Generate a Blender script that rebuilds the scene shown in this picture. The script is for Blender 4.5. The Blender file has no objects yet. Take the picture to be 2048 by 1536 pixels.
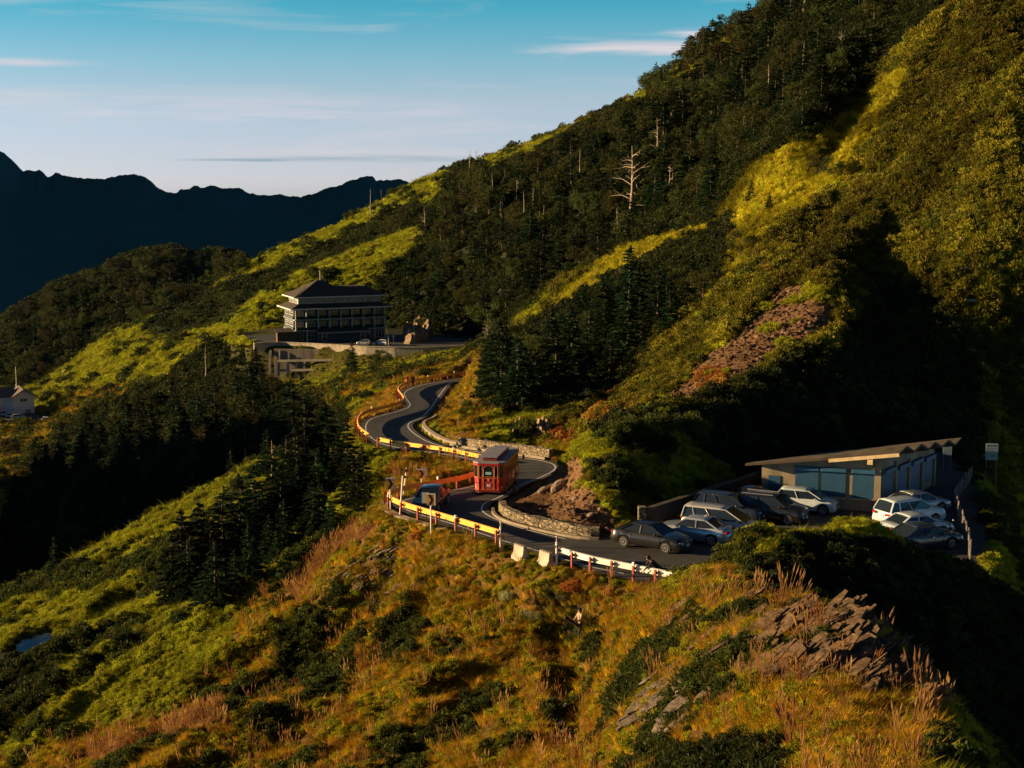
import bpy, bmesh, math, random
import numpy as np
from mathutils import Vector, Matrix, Euler
random.seed(7); RNG = np.random.RandomState(11)
R = math.radians
# ---------------------------------------------------------------- camera
F = 2844.0; W2, H2 = 1024.0, 768.0; PIT = R(8.0)
CP, SP = math.cos(PIT), math.sin(PIT)
scn = bpy.context.scene
col = scn.collection
cd = bpy.data.cameras.new("camera"); cam = bpy.data.objects.new("camera", cd); col.objects.link(cam)
cd.sensor_width = 36.0; cd.lens = 36.0 * F / 2048.0; cd.clip_end = 30000; cd.clip_start = 0.5
cam.location = (0, 0, 0); cam.rotation_euler = (R(90) - PIT, 0, 0)
scn.camera = cam
scn.view_settings.view_transform = 'Standard'; scn.view_settings.look = 'None'
scn.view_settings.gamma = 1.0; scn.view_settings.exposure = 1.4
# ---------------------------------------------------------------- sun and sky
SUN_AZ = R(-88.0)      # clockwise from +Y (view direction); -90 is left
SUN_EL = R(10.0)
sd = bpy.data.lights.new("sun", 'SUN'); sun = bpy.data.objects.new("sun", sd); col.objects.link(sun)
sd.energy = 5.0; sd.angle = R(0.5); sd.color = (1.0, 0.66, 0.31)
sv = Vector((math.sin(SUN_AZ) * math.cos(SUN_EL), math.cos(SUN_AZ) * math.cos(SUN_EL), math.sin(SUN_EL)))
sun.rotation_euler = (-sv).to_track_quat('-Z', 'Y').to_euler()
sun.location = (-300, -50, 120)
wd = bpy.data.worlds.new("World"); scn.world = wd; wd.use_nodes = True
nt = wd.node_tree; N = nt.nodes; L = nt.links; N.clear()
def nn(tree, typ, **kw):
    n = tree.nodes.new(typ)
    for k, v in kw.items():
        if k in n.inputs.keys() if isinstance(k, str) else False: n.inputs[k].default_value = v
        else: setattr(n, k, v)
    return n
def ramp(tree, stops, interp='LINEAR'):
    n = tree.nodes.new('ShaderNodeValToRGB'); cr = n.color_ramp; cr.interpolation = interp
    while len(cr.elements) < len(stops): cr.elements.new(0.5)
    for e, (p, c) in zip(cr.elements, stops):
        e.position = p; e.color = (c[0], c[1], c[2], 1) if len(c) == 3 else c
    return n
sky = nn(nt, 'ShaderNodeTexSky', sky_type='NISHITA', sun_disc=False, sun_elevation=SUN_EL,
         sun_rotation=SUN_AZ, altitude=3000.0, air_density=1.0, dust_density=0.6, ozone_density=1.0)
bg = nn(nt, 'ShaderNodeBackground'); out = nn(nt, 'ShaderNodeOutputWorld')
geo = nn(nt, 'ShaderNodeTexCoord'); sep = nn(nt, 'ShaderNodeSeparateXYZ')
L.new(geo.outputs['Generated'], sep.inputs[0])
# the air's own tint with height: rose-white haze band at the horizon, turquoise above
gr = ramp(nt, [(0.0, (0.35, 0.34, 0.42)), (0.40, (0.8, 0.9, 1.5)), (0.441, (1.01, 1.073, 1.837)), (0.4625, (1.049, 1.066, 1.652)), (0.51, (1.186, 1.158, 1.394)), (0.5425, (0.88, 1.215, 1.353)), (0.5875, (0.326, 1.174, 1.277)), (0.64, (0.16, 0.80, 0.95)), (0.72, (0.10, 0.42, 0.62)), (1.0, (0.06, 0.20, 0.36))])
mr = nn(nt, 'ShaderNodeMapRange'); mr.inputs[1].default_value = -0.35; mr.inputs[2].default_value = 0.45
L.new(sep.outputs[2], mr.inputs[0]); L.new(mr.outputs[0], gr.inputs[0])
mul = nn(nt, 'ShaderNodeMix', data_type='RGBA', blend_type='MULTIPLY'); mul.inputs[0].default_value = 1.0
L.new(sky.outputs[0], mul.inputs[6]); L.new(gr.outputs[0], mul.inputs[7])
# thin cirrus streaks
mp = nn(nt, 'ShaderNodeMapping'); mp.inputs['Scale'].default_value = (3.0, 1.2, 26.0); mp.inputs['Rotation'].default_value = (0, R(-1.5), 0)
L.new(geo.outputs['Generated'], mp.inputs[0])
ns = nn(nt, 'ShaderNodeTexNoise'); ns.inputs['Scale'].default_value = 1.6; ns.inputs['Detail'].default_value = 7; ns.inputs['Roughness'].default_value = 0.55
ns.inputs['Distortion'].default_value = 0.5
L.new(mp.outputs[0], ns.inputs[0])
cr_ = ramp(nt, [(0.53, (0, 0, 0)), (0.63, (0.18, 0.18, 0.18)), (0.78, (0.6, 0.6, 0.6))]); L.new(ns.outputs[0], cr_.inputs[0])
cm = nn(nt, 'ShaderNodeMix', data_type='RGBA'); cm.inputs[7].default_value = (7.6, 6.6, 6.6, 1)
L.new(cr_.outputs[0], cm.inputs[0]); L.new(mul.outputs[2], cm.inputs[6])
def streak(src, a0, e0, wa, he, col_, amt, sc=9.0):
    d1 = nn(nt, 'ShaderNodeMath', operation='DIVIDE'); L.new(sep.outputs[0], d1.inputs[0]); L.new(sep.outputs[1], d1.inputs[1])
    mpn = nn(nt, 'ShaderNodeMapping'); mpn.inputs['Scale'].default_value = (sc, sc, sc * 14); L.new(geo.outputs['Generated'], mpn.inputs[0])
    nz = nn(nt, 'ShaderNodeTexNoise'); nz.inputs['Scale'].default_value = 1.5; nz.inputs['Detail'].default_value = 6; nz.inputs['Distortion'].default_value = 0.4; L.new(mpn.outputs[0], nz.inputs[0])
    def M(op, x, y, z=None):
        n = nn(nt, 'ShaderNodeMath', operation=op)
        for k, q in enumerate((x, y) if z is None else (x, y, z)):
            if isinstance(q, (int, float)): n.inputs[k].default_value = q
            else: L.new(q, n.inputs[k])
        return n.outputs[0]
    da = M('MULTIPLY', M('SUBTRACT', d1.outputs[0], a0), 1 / wa)
    wv = M('MULTIPLY', M('SUBTRACT', nz.outputs[0], 0.5), he * 1.6)
    de = M('MULTIPLY', M('SUBTRACT', M('ADD', sep.outputs[2], wv), e0), 1 / he)
    r2 = M('ADD', M('MULTIPLY', da, da), M('MULTIPLY', de, de)); fo = M('MAXIMUM', M('SUBTRACT', 1.0, M('MULTIPLY', r2, 0.6)), 0.0); k = M('MULTIPLY', M('MULTIPLY', fo, fo), M('MAXIMUM', M('MULTIPLY_ADD', nz.outputs[0], 3.2, -1.0), 0.0)); k = M('MINIMUM', M('MAXIMUM', M('MULTIPLY', k, amt), 0.0), 0.85)
    front = M('GREATER_THAN', sep.outputs[1], 0.2); k = M('MULTIPLY', k, front)
    m = nn(nt, 'ShaderNodeMix', data_type='RGBA'); m.inputs[7].default_value = (*col_, 1); L.new(k, m.inputs[0]); L.new(src, m.inputs[6]); return m.outputs[2]
c_ = streak(cm.outputs[2], 0.088, 0.0915, 0.075, 0.0055, (7.4, 6.6, 6.9), 1.3)
c_ = streak(c_, 0.13, 0.102, 0.03, 0.003, (6.6, 6.4, 6.9), 1.0)
c_ = streak(c_, -0.36, 0.079, 0.075, 0.003, (6.6, 6.3, 6.9), 0.8)
c_ = streak(c_, -0.20, 0.052, 0.20, 0.010, (7.2, 6.6, 7.2), 0.55)
c_ = streak(c_, -0.095, 0.0175, 0.09, 0.0028, (3.0, 4.0, 4.7), 1.0)
c_ = streak(c_, -0.19, 0.0165, 0.045, 0.0012, (2.8, 3.8, 4.6), 1.0)
c_ = streak(c_, -0.09, 0.0225, 0.07, 0.0016, (7.0, 6.6, 6.8), 1.0)
L.new(c_, bg.inputs[0]); bg.inputs[1].default_value = 0.0402
L.new(bg.outputs[0], out.inputs[0])
# ---------------------------------------------------------------- helpers
def ray(px, py):
    u = (px - W2) / F; v = (H2 - py) / F
    return u, CP + v * SP, -SP + v * CP
def Pd(px, py, d):
    x, y, z = ray(px, py); k = d / y
    return Vector((x * k, d, z * k))
def Pz(px, py, z):
    x, y, zz = ray(px, py); k = z / zz
    return Vector((x * k, y * k, z))
def proj(x, y, z):
    x = np.asarray(x, float); y = np.asarray(y, float); z = np.asarray(z, float)
    f = y * CP - z * SP; v = y * SP + z * CP
    return W2 + F * x / f, H2 - F * v / f
def tag(o, label=None, cat=None, group=None, kind=None):
    if label: o["label"] = label
    if cat: o["category"] = cat
    if group: o["group"] = group
    if kind: o["kind"] = kind
    return o
def empty(name, loc=(0, 0, 0), rz=0.0):
    o = bpy.data.objects.new(name, None); col.objects.link(o); o.location = loc; o.rotation_euler = (0, 0, rz)
    o.empty_display_size = 0.2
    return o
def meshobj(name, verts, faces, mat=None, parent=None, smooth=False, mats=None, midx=None):
    me = bpy.data.meshes.new(name)
    me.from_pydata([tuple(v) for v in verts], [], faces)
    if mats:
        for m in mats: me.materials.append(m)
        if midx is not None: me.polygons.foreach_set('material_index', midx)
    elif mat: me.materials.append(mat)
    if smooth: me.polygons.foreach_set('use_smooth', [True] * len(me.polygons))
    me.update()
    o = bpy.data.objects.new(name, me); col.objects.link(o)
    if parent: o.parent = parent
    return o
class MB:
    """collects shapes that become one mesh object"""
    def __init__(s): s.v = []; s.f = []
    def add(s, vs, fs):
        n = len(s.v); s.v += [tuple(v) for v in vs]; s.f += [tuple(i + n for i in f) for f in fs]; return s
    def box(s, c, d, rz=0.0, M=None):
        hx, hy, hz = d[0] / 2, d[1] / 2, d[2] / 2
        vs = [Vector((a * hx, b * hy, e * hz)) for a in (-1, 1) for b in (-1, 1) for e in (-1, 1)]
        if M is None: M = Matrix.Rotation(rz, 4, 'Z')
        vs = [M @ v + Vector(c) for v in vs]
        return s.add(vs, [(0, 1, 3, 2), (4, 6, 7, 5), (0, 4, 5, 1), (2, 3, 7, 6), (0, 2, 6, 4), (1, 5, 7, 3)])
    def bar(s, a, b, w, h=None):
        a, b = Vector(a), Vector(b); h = h or w; d = b - a
        q = d.to_track_quat('X', 'Z').to_matrix().to_4x4()
        return s.box((a + b) / 2, (d.length, w, h), M=q)
    def tube(s, pts, rad, n=8, cap=True):
        pts = [Vector(p) for p in pts]; rs = rad if isinstance(rad, (list, tuple)) else [rad] * len(pts)
        base = len(s.v)
        up = Vector((0, 0, 1))
        for i, p in enumerate(pts):
            t = (pts[min(i + 1, len(pts) - 1)] - pts[max(i - 1, 0)]).normalized()
            a = t.cross(up if abs(t.z) < 0.95 else Vector((1, 0, 0))).normalized(); b = a.cross(t)
            for k in range(n):
                an = 2 * math.pi * k / n
                s.v.append(tuple(p + (a * math.cos(an) + b * math.sin(an)) * rs[i]))
        for i in range(len(pts) - 1):
            for k in range(n):
                k2 = (k + 1) % n
                s.f.append((base + i * n + k, base + i * n + k2, base + (i + 1) * n + k2, base + (i + 1) * n + k))
        if cap:
            s.f.append(tuple(base + k for k in reversed(range(n))))
            s.f.append(tuple(base + (len(pts) - 1) * n + k for k in range(n)))
        return s
    def cyl(s, a, b, r, n=12, r2=None): return s.tube([a, b], [r, r if r2 is None else r2], n)
    def prism(s, poly, axis_a, axis_b, org, ext):
        """polygon (2D) spanned by axis_a, axis_b at org, extruded by ext"""
        A, B, O, E = Vector(axis_a), Vector(axis_b), Vector(org), Vector(ext); n = len(poly)
        vs = [O + A * p[0] + B * p[1] for p in poly] + [O + A * p[0] + B * p[1] + E for p in poly]
        fs = [tuple(range(n))[::-1], tuple(range(n, 2 * n))] + [(i, (i + 1) % n, (i + 1) % n + n, i + n) for i in range(n)]
        return s.add(vs, fs)
    def build(s, name, mat, parent=None, smooth=False, bevel=0.0):
        o = meshobj(name, s.v, s.f, mat, parent, smooth)
        if bevel:
            m = o.modifiers.new('bevel', 'BEVEL'); m.width = bevel; m.segments = 2; m.limit_method = 'ANGLE'
        return o
# ---------------------------------------------------------------- materials
def mat(name, c, rough=0.8, metal=0.0, var=0.0, scale=4.0, spec=0.4, bump=0.0, coat=0.0, c2=None, stretch=None, detail=6):
    m = bpy.data.materials.new(name); m.use_nodes = True; t = m.node_tree
    b = t.nodes['Principled BSDF']; b.inputs['Roughness'].default_value = rough; b.inputs['Metallic'].default_value = metal
    b.inputs['Specular IOR Level'].default_value = spec
    if coat: b.inputs['Coat Weight'].default_value = coat; b.inputs['Coat Roughness'].default_value = 0.08
    b.inputs['Base Color'].default_value = (*c, 1)
    if var or bump or c2:
        tc = nn(t, 'ShaderNodeTexCoord'); mpp = nn(t, 'ShaderNodeMapping')
        if stretch: mpp.inputs['Scale'].default_value = stretch
        t.links.new(tc.outputs['Object'], mpp.inputs[0])
        nz = nn(t, 'ShaderNodeTexNoise'); nz.inputs['Scale'].default_value = scale; nz.inputs['Detail'].default_value = detail
        nz.inputs['Roughness'].default_value = 0.65
        t.links.new(mpp.outputs[0], nz.inputs[0])
        lo = tuple(max(0, x * (1 - var)) for x in c); hi = tuple(min(1, x * (1 + var)) for x in (c2 or c))
        rp = ramp(t, [(0.32, lo), (0.68, hi)]); t.links.new(nz.outputs[0], rp.inputs[0])
        t.links.new(rp.outputs[0], b.inputs['Base Color'])
        if bump:
            bp = nn(t, 'ShaderNodeBump'); bp.inputs['Strength'].default_value = bump; bp.inputs['Distance'].default_value = 0.1
            t.links.new(nz.outputs[0], bp.inputs['Height']); t.links.new(bp.outputs[0], b.inputs['Normal'])
    return m
# ---------------------------------------------------------------- noise
def _hash(ix, iy, s):
    h = (ix.astype(np.int64) * 374761393 + iy.astype(np.int64) * 668265263 + s * 1442695041) & 0xffffffff
    h = ((h ^ (h >> 13)) * 1274126177) & 0xffffffff
    return ((h ^ (h >> 16)) & 0xffff) / 65535.0
def vnoise(x, y, s=0):
    ix = np.floor(x); iy = np.floor(y); fx = x - ix; fy = y - iy
    fx = fx * fx * (3 - 2 * fx); fy = fy * fy * (3 - 2 * fy)
    a = _hash(ix, iy, s); b = _hash(ix + 1, iy, s); c = _hash(ix, iy + 1, s); d = _hash(ix + 1, iy + 1, s)
    return (a * (1 - fx) + b * fx) * (1 - fy) + (c * (1 - fx) + d * fx) * fy
def fbm(x, y, s=0, oc=5, g=0.5):
    r = 0; a = 1.0; t = 0
    for i in range(oc):
        r = r + a * vnoise(x, y, s + i * 17); t += a; a *= g; x = x * 2.03 + 13.7; y = y * 2.03 + 7.1
    return r / t
def pchip(xs, ys, xq):
    xs = np.asarray(xs, float); ys = np.asarray(ys, float)
    h = np.diff(xs); dl = np.diff(ys) / h; n = len(xs)
    m = np.zeros(n)
    for i in range(1, n - 1):
        if dl[i - 1] * dl[i] > 0:
            w1 = 2 * h[i] + h[i - 1]; w2 = h[i] + 2 * h[i - 1]
            m[i] = (w1 + w2) / (w1 / dl[i - 1] + w2 / dl[i])
    m[0] = dl[0]; m[-1] = dl[-1]
    xq = np.clip(xq, xs[0], xs[-1])
    i = np.clip(np.searchsorted(xs, xq) - 1, 0, n - 2)
    t = (xq - xs[i]) / h[i]
    return ((2 * t**3 - 3 * t**2 + 1) * ys[i] + (t**3 - 2 * t**2 + t) * h[i] * m[i] + (-2 * t**3 + 3 * t**2) * ys[i + 1] + (t**3 - t**2) * h[i] * m[i + 1])
# ---------------------------------------------------------------- the mountain: profile lines (px, py, distance) from near to far
CUR = [
 # at the photographer's feet (hidden below the frame)
 [(-900, 2050, 12), (600, 2050, 10), (1500, 1950, 9), (1900, 1900, 9), (2048, 1900, 10), (2950, 2000, 12)],
 # bottom of frame
 [(-900, 1750, 75), (-300, 1640, 98), (0, 1580, 83), (400, 1560, 67), (800, 1550, 60), (1000, 1560, 54), (1150, 1570, 47), (1300, 1565, 37), (1500, 1560, 28),
  (1700, 1550, 25), (1880, 1570, 25), (2048, 1600, 34), (2300, 1650, 45), (2950, 1700, 60)],
 # foreground face, middle; on the right the slate spine
 [(-900, 1600, 92), (-300, 1500, 118), (0, 1420, 101), (400, 1370, 85), (700, 1330, 79), (900, 1300, 76), (1060, 1300, 72), (1150, 1362, 68), (1200, 1330, 63), (1250, 1275, 61),
  (1330, 1190, 62), (1440, 1148, 58), (1560, 1200, 50), (1690, 1268, 43), (1800, 1340, 38), (1880, 1395, 35), (1960, 1500, 36), (2048, 1560, 44), (2300, 1600, 62), (2950, 1660, 80)],
 # hollow behind the spine / slope below the rail
 [(-900, 1520, 100), (-300, 1420, 128), (0, 1350, 111), (300, 1290, 97), (540, 1200, 93), (700, 1150, 89), (850, 1120, 85), (1000, 1140, 80), (1110, 1190, 76.5), (1170, 1230, 74.5),
  (1250, 1190, 73.5), (1345, 1165, 71), (1450, 1140, 62), (1560, 1210, 56), (1690, 1290, 54), (1800, 1345, 52), (1900, 1400, 51), (2048, 1500, 56), (2300, 1500, 72), (2950, 1600, 95)],
 # rail line; on the right the crest of the scrubby hump
 [(-900, 1480, 112), (-300, 1370, 140), (0, 1310, 123), (300, 1235, 109), (450, 1190, 104), (540, 1160, 100), (640, 1098, 97), (720, 1062, 95), (772, 1046, 93.5), (850, 1050, 89), (1000, 1092, 80.8),
  (1110, 1122, 77.8), (1200, 1146, 76), (1345, 1176, 73.2), (1430, 1120, 68), (1500, 1080, 64), (1600, 1064, 66), (1700, 1046, 69), (1760, 1072, 70), (1850, 1112, 71), (1920, 1150, 70),
  (2048, 1290, 70), (2300, 1420, 82), (2950, 1560, 110)],
 # road and car park
 [(-900, 1430, 128), (-300, 1330, 152), (0, 1262, 136), (300, 1180, 124), (450, 1120, 118), (540, 1085, 114), (640, 1050, 110), (720, 1035, 104), (772, 1015, 97.5), (850, 1030, 93), (1000, 1060, 87),
  (1110, 1090, 82.5), (1200, 1112, 80.5), (1345, 1130, 79), (1430, 1130, 78.5), (1500, 1128, 78), (1700, 1125, 79), (1850, 1130, 79), (1950, 1150, 79), (2000, 1190, 79), (2048, 1260, 82), (2300, 1360, 105), (2950, 1500, 140)],
 # foot of the scree and of the bank behind the car park
 [(-900, 1380, 145), (-300, 1290, 164), (0, 1222, 149), (150, 1160, 143), (300, 1105, 137), (450, 1040, 130), (540, 1000, 128), (640, 985, 124), (720, 990, 114), (780, 985, 103), (860, 985, 100.5), (940, 975, 101),
  (985, 1008, 96), (1010, 1040, 90), (1061, 1052, 87.5), (1152, 1072, 84.5), (1240, 1062, 86), (1300, 1040, 88.5), (1400, 1012, 93), (1510, 985, 98), (1650, 965, 101), (1760, 950, 104), (1860, 935, 107), (1950, 980, 108), (2048, 1040, 112), (2300, 1150, 128), (2950, 1300, 165)],
 # spur crest on the left, near edge of the second leg, crest of the scree
 [(-900, 1330, 160), (-300, 1250, 176), (0, 1182, 160), (150, 1118, 156), (300, 1045, 154), (440, 965, 154), (540, 915, 160), (600, 900, 162), (650, 905, 150), (715, 896, 139), (776, 906, 127), (896, 925, 118), (960, 930, 116),
  (1020, 965, 104), (1060, 960, 101), (1127, 922, 104), (1180, 884, 99), (1240, 858, 97.5), (1300, 860, 99), (1400, 856, 103), (1510, 880, 106), (1650, 850, 111), (1760, 840, 116), (1860, 835, 120), (1950, 860, 122), (2048, 900, 126), (2300, 980, 140), (2950, 1100, 190)],
 # far edge of the second leg; out of frame left, a ridge added to shade the valley
 [(-900, 600, 190), (-650, 640, 188), (-300, 1290, 192), (0, 1222, 182), (150, 1170, 172), (300, 1110, 172), (440, 1030, 176), (540, 960, 178), (600, 930, 180), (660, 905, 168), (722, 866, 148), (800, 866, 143), (858, 880, 133), (934, 899, 124), (1010, 909, 122),
  (1076, 918, 120), (1127, 915, 119), (1180, 880, 117), (1240, 850, 113), (1320, 818, 110), (1400, 790, 113), (1480, 758, 116), (1580, 735, 119), (1650, 715, 122), (1760, 703, 127), (1860, 692, 127.5), (1950, 692, 128), (2048, 695, 129.5), (2300, 720, 142), (2950, 850, 220)],
 # bend of the road, golden cutting, bank above the bus; far left, the unseen added ridge goes on
 [(-900, 580, 240), (-650, 620, 235), (-300, 1120, 225), (0, 1110, 222), (150, 1080, 222), (300, 1030, 218), (440, 970, 215), (540, 925, 210), (600, 905, 206), (680, 860, 178), (730, 838, 161), (800, 818, 166), (850, 838, 156), (940, 870, 140), (1010, 872, 136), (1080, 862, 136),
  (1127, 850, 136), (1200, 820, 142), (1260, 795, 142), (1330, 770, 130), (1400, 728, 127), (1480, 680, 128), (1580, 630, 130), (1660, 570, 133), (1760, 553, 139), (1860, 520, 136), (1950, 480, 133.5), (2048, 440, 132), (2300, 330, 131), (2950, 700, 240)],
 # walkers' stretch, golden hill crest
 [(-900, 820, 320), (-300, 990, 310), (0, 960, 300), (150, 960, 290), (300, 930, 280), (440, 890, 265), (540, 850, 250), (600, 825, 240), (680, 800, 216), (740, 788, 203), (800, 776, 198), (860, 764, 203), (905, 748, 204), (940, 722, 200), (975, 705, 194), (1010, 698, 192),
  (1080, 690, 190), (1150, 678, 188), (1230, 665, 185), (1320, 640, 172), (1400, 595, 162), (1480, 535, 157), (1580, 475, 157), (1660, 415, 158), (1760, 368, 160), (1860, 330, 155.5), (1950, 277, 151), (2048, 217, 148), (2300, 100, 146), (2950, 540, 260)],
 # below the hotel terrace, lodge shelf
 [(-900, 945, 470), (-300, 895, 465), (0, 866, 458), (60, 862, 452), (130, 846, 440), (200, 830, 420), (300, 820, 390), (400, 815, 350), (520, 800, 320), (600, 790, 305), (700, 765, 292), (800, 745, 285), (905, 735, 280), (960, 722, 268), (1010, 690, 252),
  (1080, 640, 238), (1150, 590, 232), (1230, 550, 226), (1320, 490, 220), (1400, 440, 208), (1480, 376, 195), (1580, 296, 188), (1660, 236, 186), (1760, 172, 186), (1860, 107, 182), (1950, 46, 178), (2048, -20, 175), (2300, -150, 172), (2950, 260, 280)],
 # hotel terrace front edge, lodge yard
 [(-900, 900, 520), (-300, 850, 510), (0, 832, 498), (60, 828, 490), (130, 800, 480), (200, 785, 470), (300, 760, 440), (400, 740, 410), (520, 752, 373), (600, 762, 367), (700, 736, 363), (800, 720, 362), (905, 712, 358), (960, 696, 352), (1010, 640, 320),
  (1080, 580, 300), (1150, 520, 290), (1230, 470, 280), (1320, 400, 270), (1400, 340, 256), (1480, 268, 240), (1580, 188, 226), (1660, 108, 218), (1760, 28, 213), (1860, -62, 208), (1950, -142, 204), (2048, -220, 202), (2300, -330, 200), (2950, 0, 300)],
 # terrace back, foot of grass ridges
 [(-900, 880, 570), (-300, 830, 560), (0, 800, 545), (60, 790, 540), (130, 770, 525), (200, 750, 500), (300, 700, 480), (420, 694, 445), (480, 688, 440), (560, 684, 436), (640, 682, 434), (700, 681, 432), (790, 660, 430), (905, 600, 420), (960, 560, 410), (1010, 520, 400),
  (1080, 480, 380), (1150, 420, 370), (1230, 360, 360), (1320, 300, 350), (1400, 240, 340), (1480, 172, 330), (1580, 92, 320), (1660, -20, 315), (1760, -100, 310), (1860, -150, 305), (1950, -180, 300), (2048, -200, 300), (2300, -200, 310), (2950, -150, 340)],
 # front grass ridge (above the hotel)
 [(-900, 870, 620), (-300, 820, 610), (0, 790, 590), (60, 780, 580), (130, 745, 565), (200, 715, 545), (300, 685, 525), (420, 684, 470), (480, 640, 480), (560, 580, 492), (640, 538, 500), (720, 504, 506), (840, 455, 512), (905, 430, 512), (960, 400, 512), (1010, 370, 510),
  (1080, 345, 505), (1150, 310, 495), (1230, 265, 480), (1320, 214, 460), (1400, 166, 445), (1480, 106, 430), (1580, 28, 410), (1660, -110, 400), (1760, -200, 390), (1860, -250, 380), (1950, -280, 370), (2048, -300, 360), (2300, -300, 370), (2950, -260, 400)],
 # saddle between the two grass ridges
 [(-900, 890, 680), (-300, 840, 660), (0, 800, 630), (60, 790, 620), (130, 752, 600), (200, 718, 585), (300, 680, 570), (420, 650, 560), (480, 625, 560), (560, 585, 565), (640, 545, 570), (720, 505, 575), (840, 440, 580), (905, 405, 580), (960, 375, 580), (1010, 350, 580),
  (1080, 330, 575), (1150, 295, 570), (1230, 255, 560), (1320, 206, 545), (1400, 156, 530), (1480, 98, 510), (1580, 18, 490), (1760, -210, 470), (2048, -330, 440), (2950, -300, 470)],
 # back grass ridge: the skyline
 [(-900, 900, 720), (-300, 850, 690), (0, 800, 650), (62, 775, 640), (150, 718, 640), (220, 668, 640), (300, 640, 640), (400, 600, 650), (468, 546, 660), (560, 500, 670), (690, 447, 690), (760, 410, 700), (820, 373, 720), (905, 342, 730), (960, 325, 740), (1030, 303, 750),
  (1120, 270, 750), (1190, 240, 745), (1250, 217, 740), (1350, 178, 730), (1450, 122, 710), (1560, 48, 690), (1660, -100, 660), (1800, -230, 620), (2048, -380, 560), (2950, -380, 560)],
 # behind it the ground falls away
 [(-900, 960, 780), (-300, 920, 750), (0, 870, 700), (62, 850, 700), (150, 810, 700), (300, 720, 700), (468, 640, 720), (690, 560, 760), (820, 520, 800), (1030, 450, 830), (1250, 380, 830), (1450, 250, 800), (1660, 60, 760), (2048, -100, 700), (2950, -100, 700)],
 # dark wooded hill on the left
 [(-900, 1000, 900), (-300, 760, 900), (0, 645, 900), (60, 612, 905), (120, 575, 910), (160, 560, 920), (200, 545, 930), (240, 520, 940), (290, 502, 950), (350, 498, 955), (390, 512, 960), (440, 506, 965), (500, 528, 970), (600, 560, 980), (700, 600, 990), (820, 620, 1000), (1250, 560, 1050), (1660, 400, 1000), (2048, 200, 950), (2950, 200, 950)],
 # valley beyond
 [(-900, 1200, 1300), (0, 900, 1300), (500, 800, 1300), (1250, 700, 1350), (2048, 500, 1300), (2950, 500, 1300)],
]
NA, NR = 1180, 1260
au = np.linspace(-1, 1, NA); A = 0.42 * au + 0.42 * np.sign(au) * np.clip(np.abs(au) - 0.88, 0, 1) * 7.0   # dense inside the frame
LD = np.linspace(math.log(6.0), math.log(1290.0), NR)
# denser rows between 22 and 260 m
wgt = 1.0 + 2.2 * np.exp(-((LD - math.log(85)) / 0.85) ** 2); cw = np.cumsum(1 / (1 / wgt * 0 + 1) * wgt); 
LD = np.interp(np.linspace(cw[0], cw[-1], NR), cw, LD)
DD = np.exp(LD)
KD = np.zeros((len(CUR), NA)); KZ = np.zeros((len(CUR), NA))
for k, c in enumerate(CUR):
    c = np.array(c, float); x, y, z = (c[:, 0] - W2) / F, CP + (H2 - c[:, 1]) / F * SP, -SP + (H2 - c[:, 1]) / F * CP
    a = x / y; t = z / y
    KD[k] = np.exp(pchip(a, np.log(c[:, 2]), A)); KZ[k] = KD[k] * pchip(a, t, A)
Z = np.zeros((NR, NA))
for j in range(NA):
    kd = KD[:, j].copy()
    for i in range(1, len(kd)): kd[i] = max(kd[i], kd[i - 1] * 1.012)
    Z[:, j] = pchip(np.log(kd), KZ[:, j], LD)
X = DD[:, None] * A[None, :]; Y = np.repeat(DD[:, None], NA, 1)
# a light blur across columns softens facets of the profile lines
for _ in range(3): Z[:, 1:-1] = 0.25 * Z[:, :-2] + 0.5 * Z[:, 1:-1] + 0.25 * Z[:, 2:]
_px, _py = proj(X, Y, Z)
def soft(x, a, b): return np.clip((x - a) / (b - a), 0, 1)
calm = 1 - 0.8 * (soft(_px, 985, 1010) * (1 - soft(_px, 1215, 1250)) * soft(Y, 84, 88) * (1 - soft(Y, 104, 110)) + soft(_px, 1320, 1380) * (1 - soft(_px, 1640, 1680)) * soft(Y, 108, 113) * (1 - soft(Y, 135, 145)))
# gullies, humps and hummocks
w_far = np.clip((DD - 110) / 250, 0, 1)[:, None]
rot = 0.7
Xr = X * math.cos(rot) + Y * math.sin(rot); Yr = -X * math.sin(rot) + Y * math.cos(rot)
near = np.clip(DD / 40, 0.3, 1)[:, None]
Z += calm * near * (1 - w_far) * ((fbm(X / 9, Y / 9, 3, 4) - 0.5) * 1.9 + (fbm(X / 2.3, Y / 2.3, 5, 3) - 0.5) * 1.25)
_s = (X * .72 + Y * .69) / 15; _t = (-X * .69 + Y * .72) / 4.2
_px, _py = proj(X, Y, Z)
def soft(x, a, b): return np.clip((x - a) / (b - a), 0, 1)
Z += soft(Y, 52, 68) * (1 - soft(Y, 140, 165)) * (1 - soft(_px, 1090, 1200)) * (1 - soft(_px, 700, 1100) * .45) * (fbm(_s, _t, 61, 4) - 0.5) * 4.6
wood_w = soft(_px, 780, 900) * (1 - soft(_px, 1650, 1900)) * soft(Y, 230, 280) * (1 - soft(Y, 560, 640)) * soft(_py, 20, 120)
Z += wood_w * (fbm(Xr / 70, Yr / 26, 33, 4) - 0.5) * 26
Z += soft(_px, 1480, 1650) * soft(Y, 120, 150) * (1 - soft(Y, 300, 380)) * (1 - soft(_py, 470, 560) * (1 - soft(_px, 1680, 1760))) * (fbm((X * .86 - Y * .5) / 13, (X * .5 + Y * .86) / 75, 55, 4) - 0.5) * 17
Z += w_far * ((fbm(Xr / 60, Yr / 30, 9, 5) - 0.5) * 6.0 + (fbm(X / 9, Y / 9, 21, 3) - 0.5) * 2.0)
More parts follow.
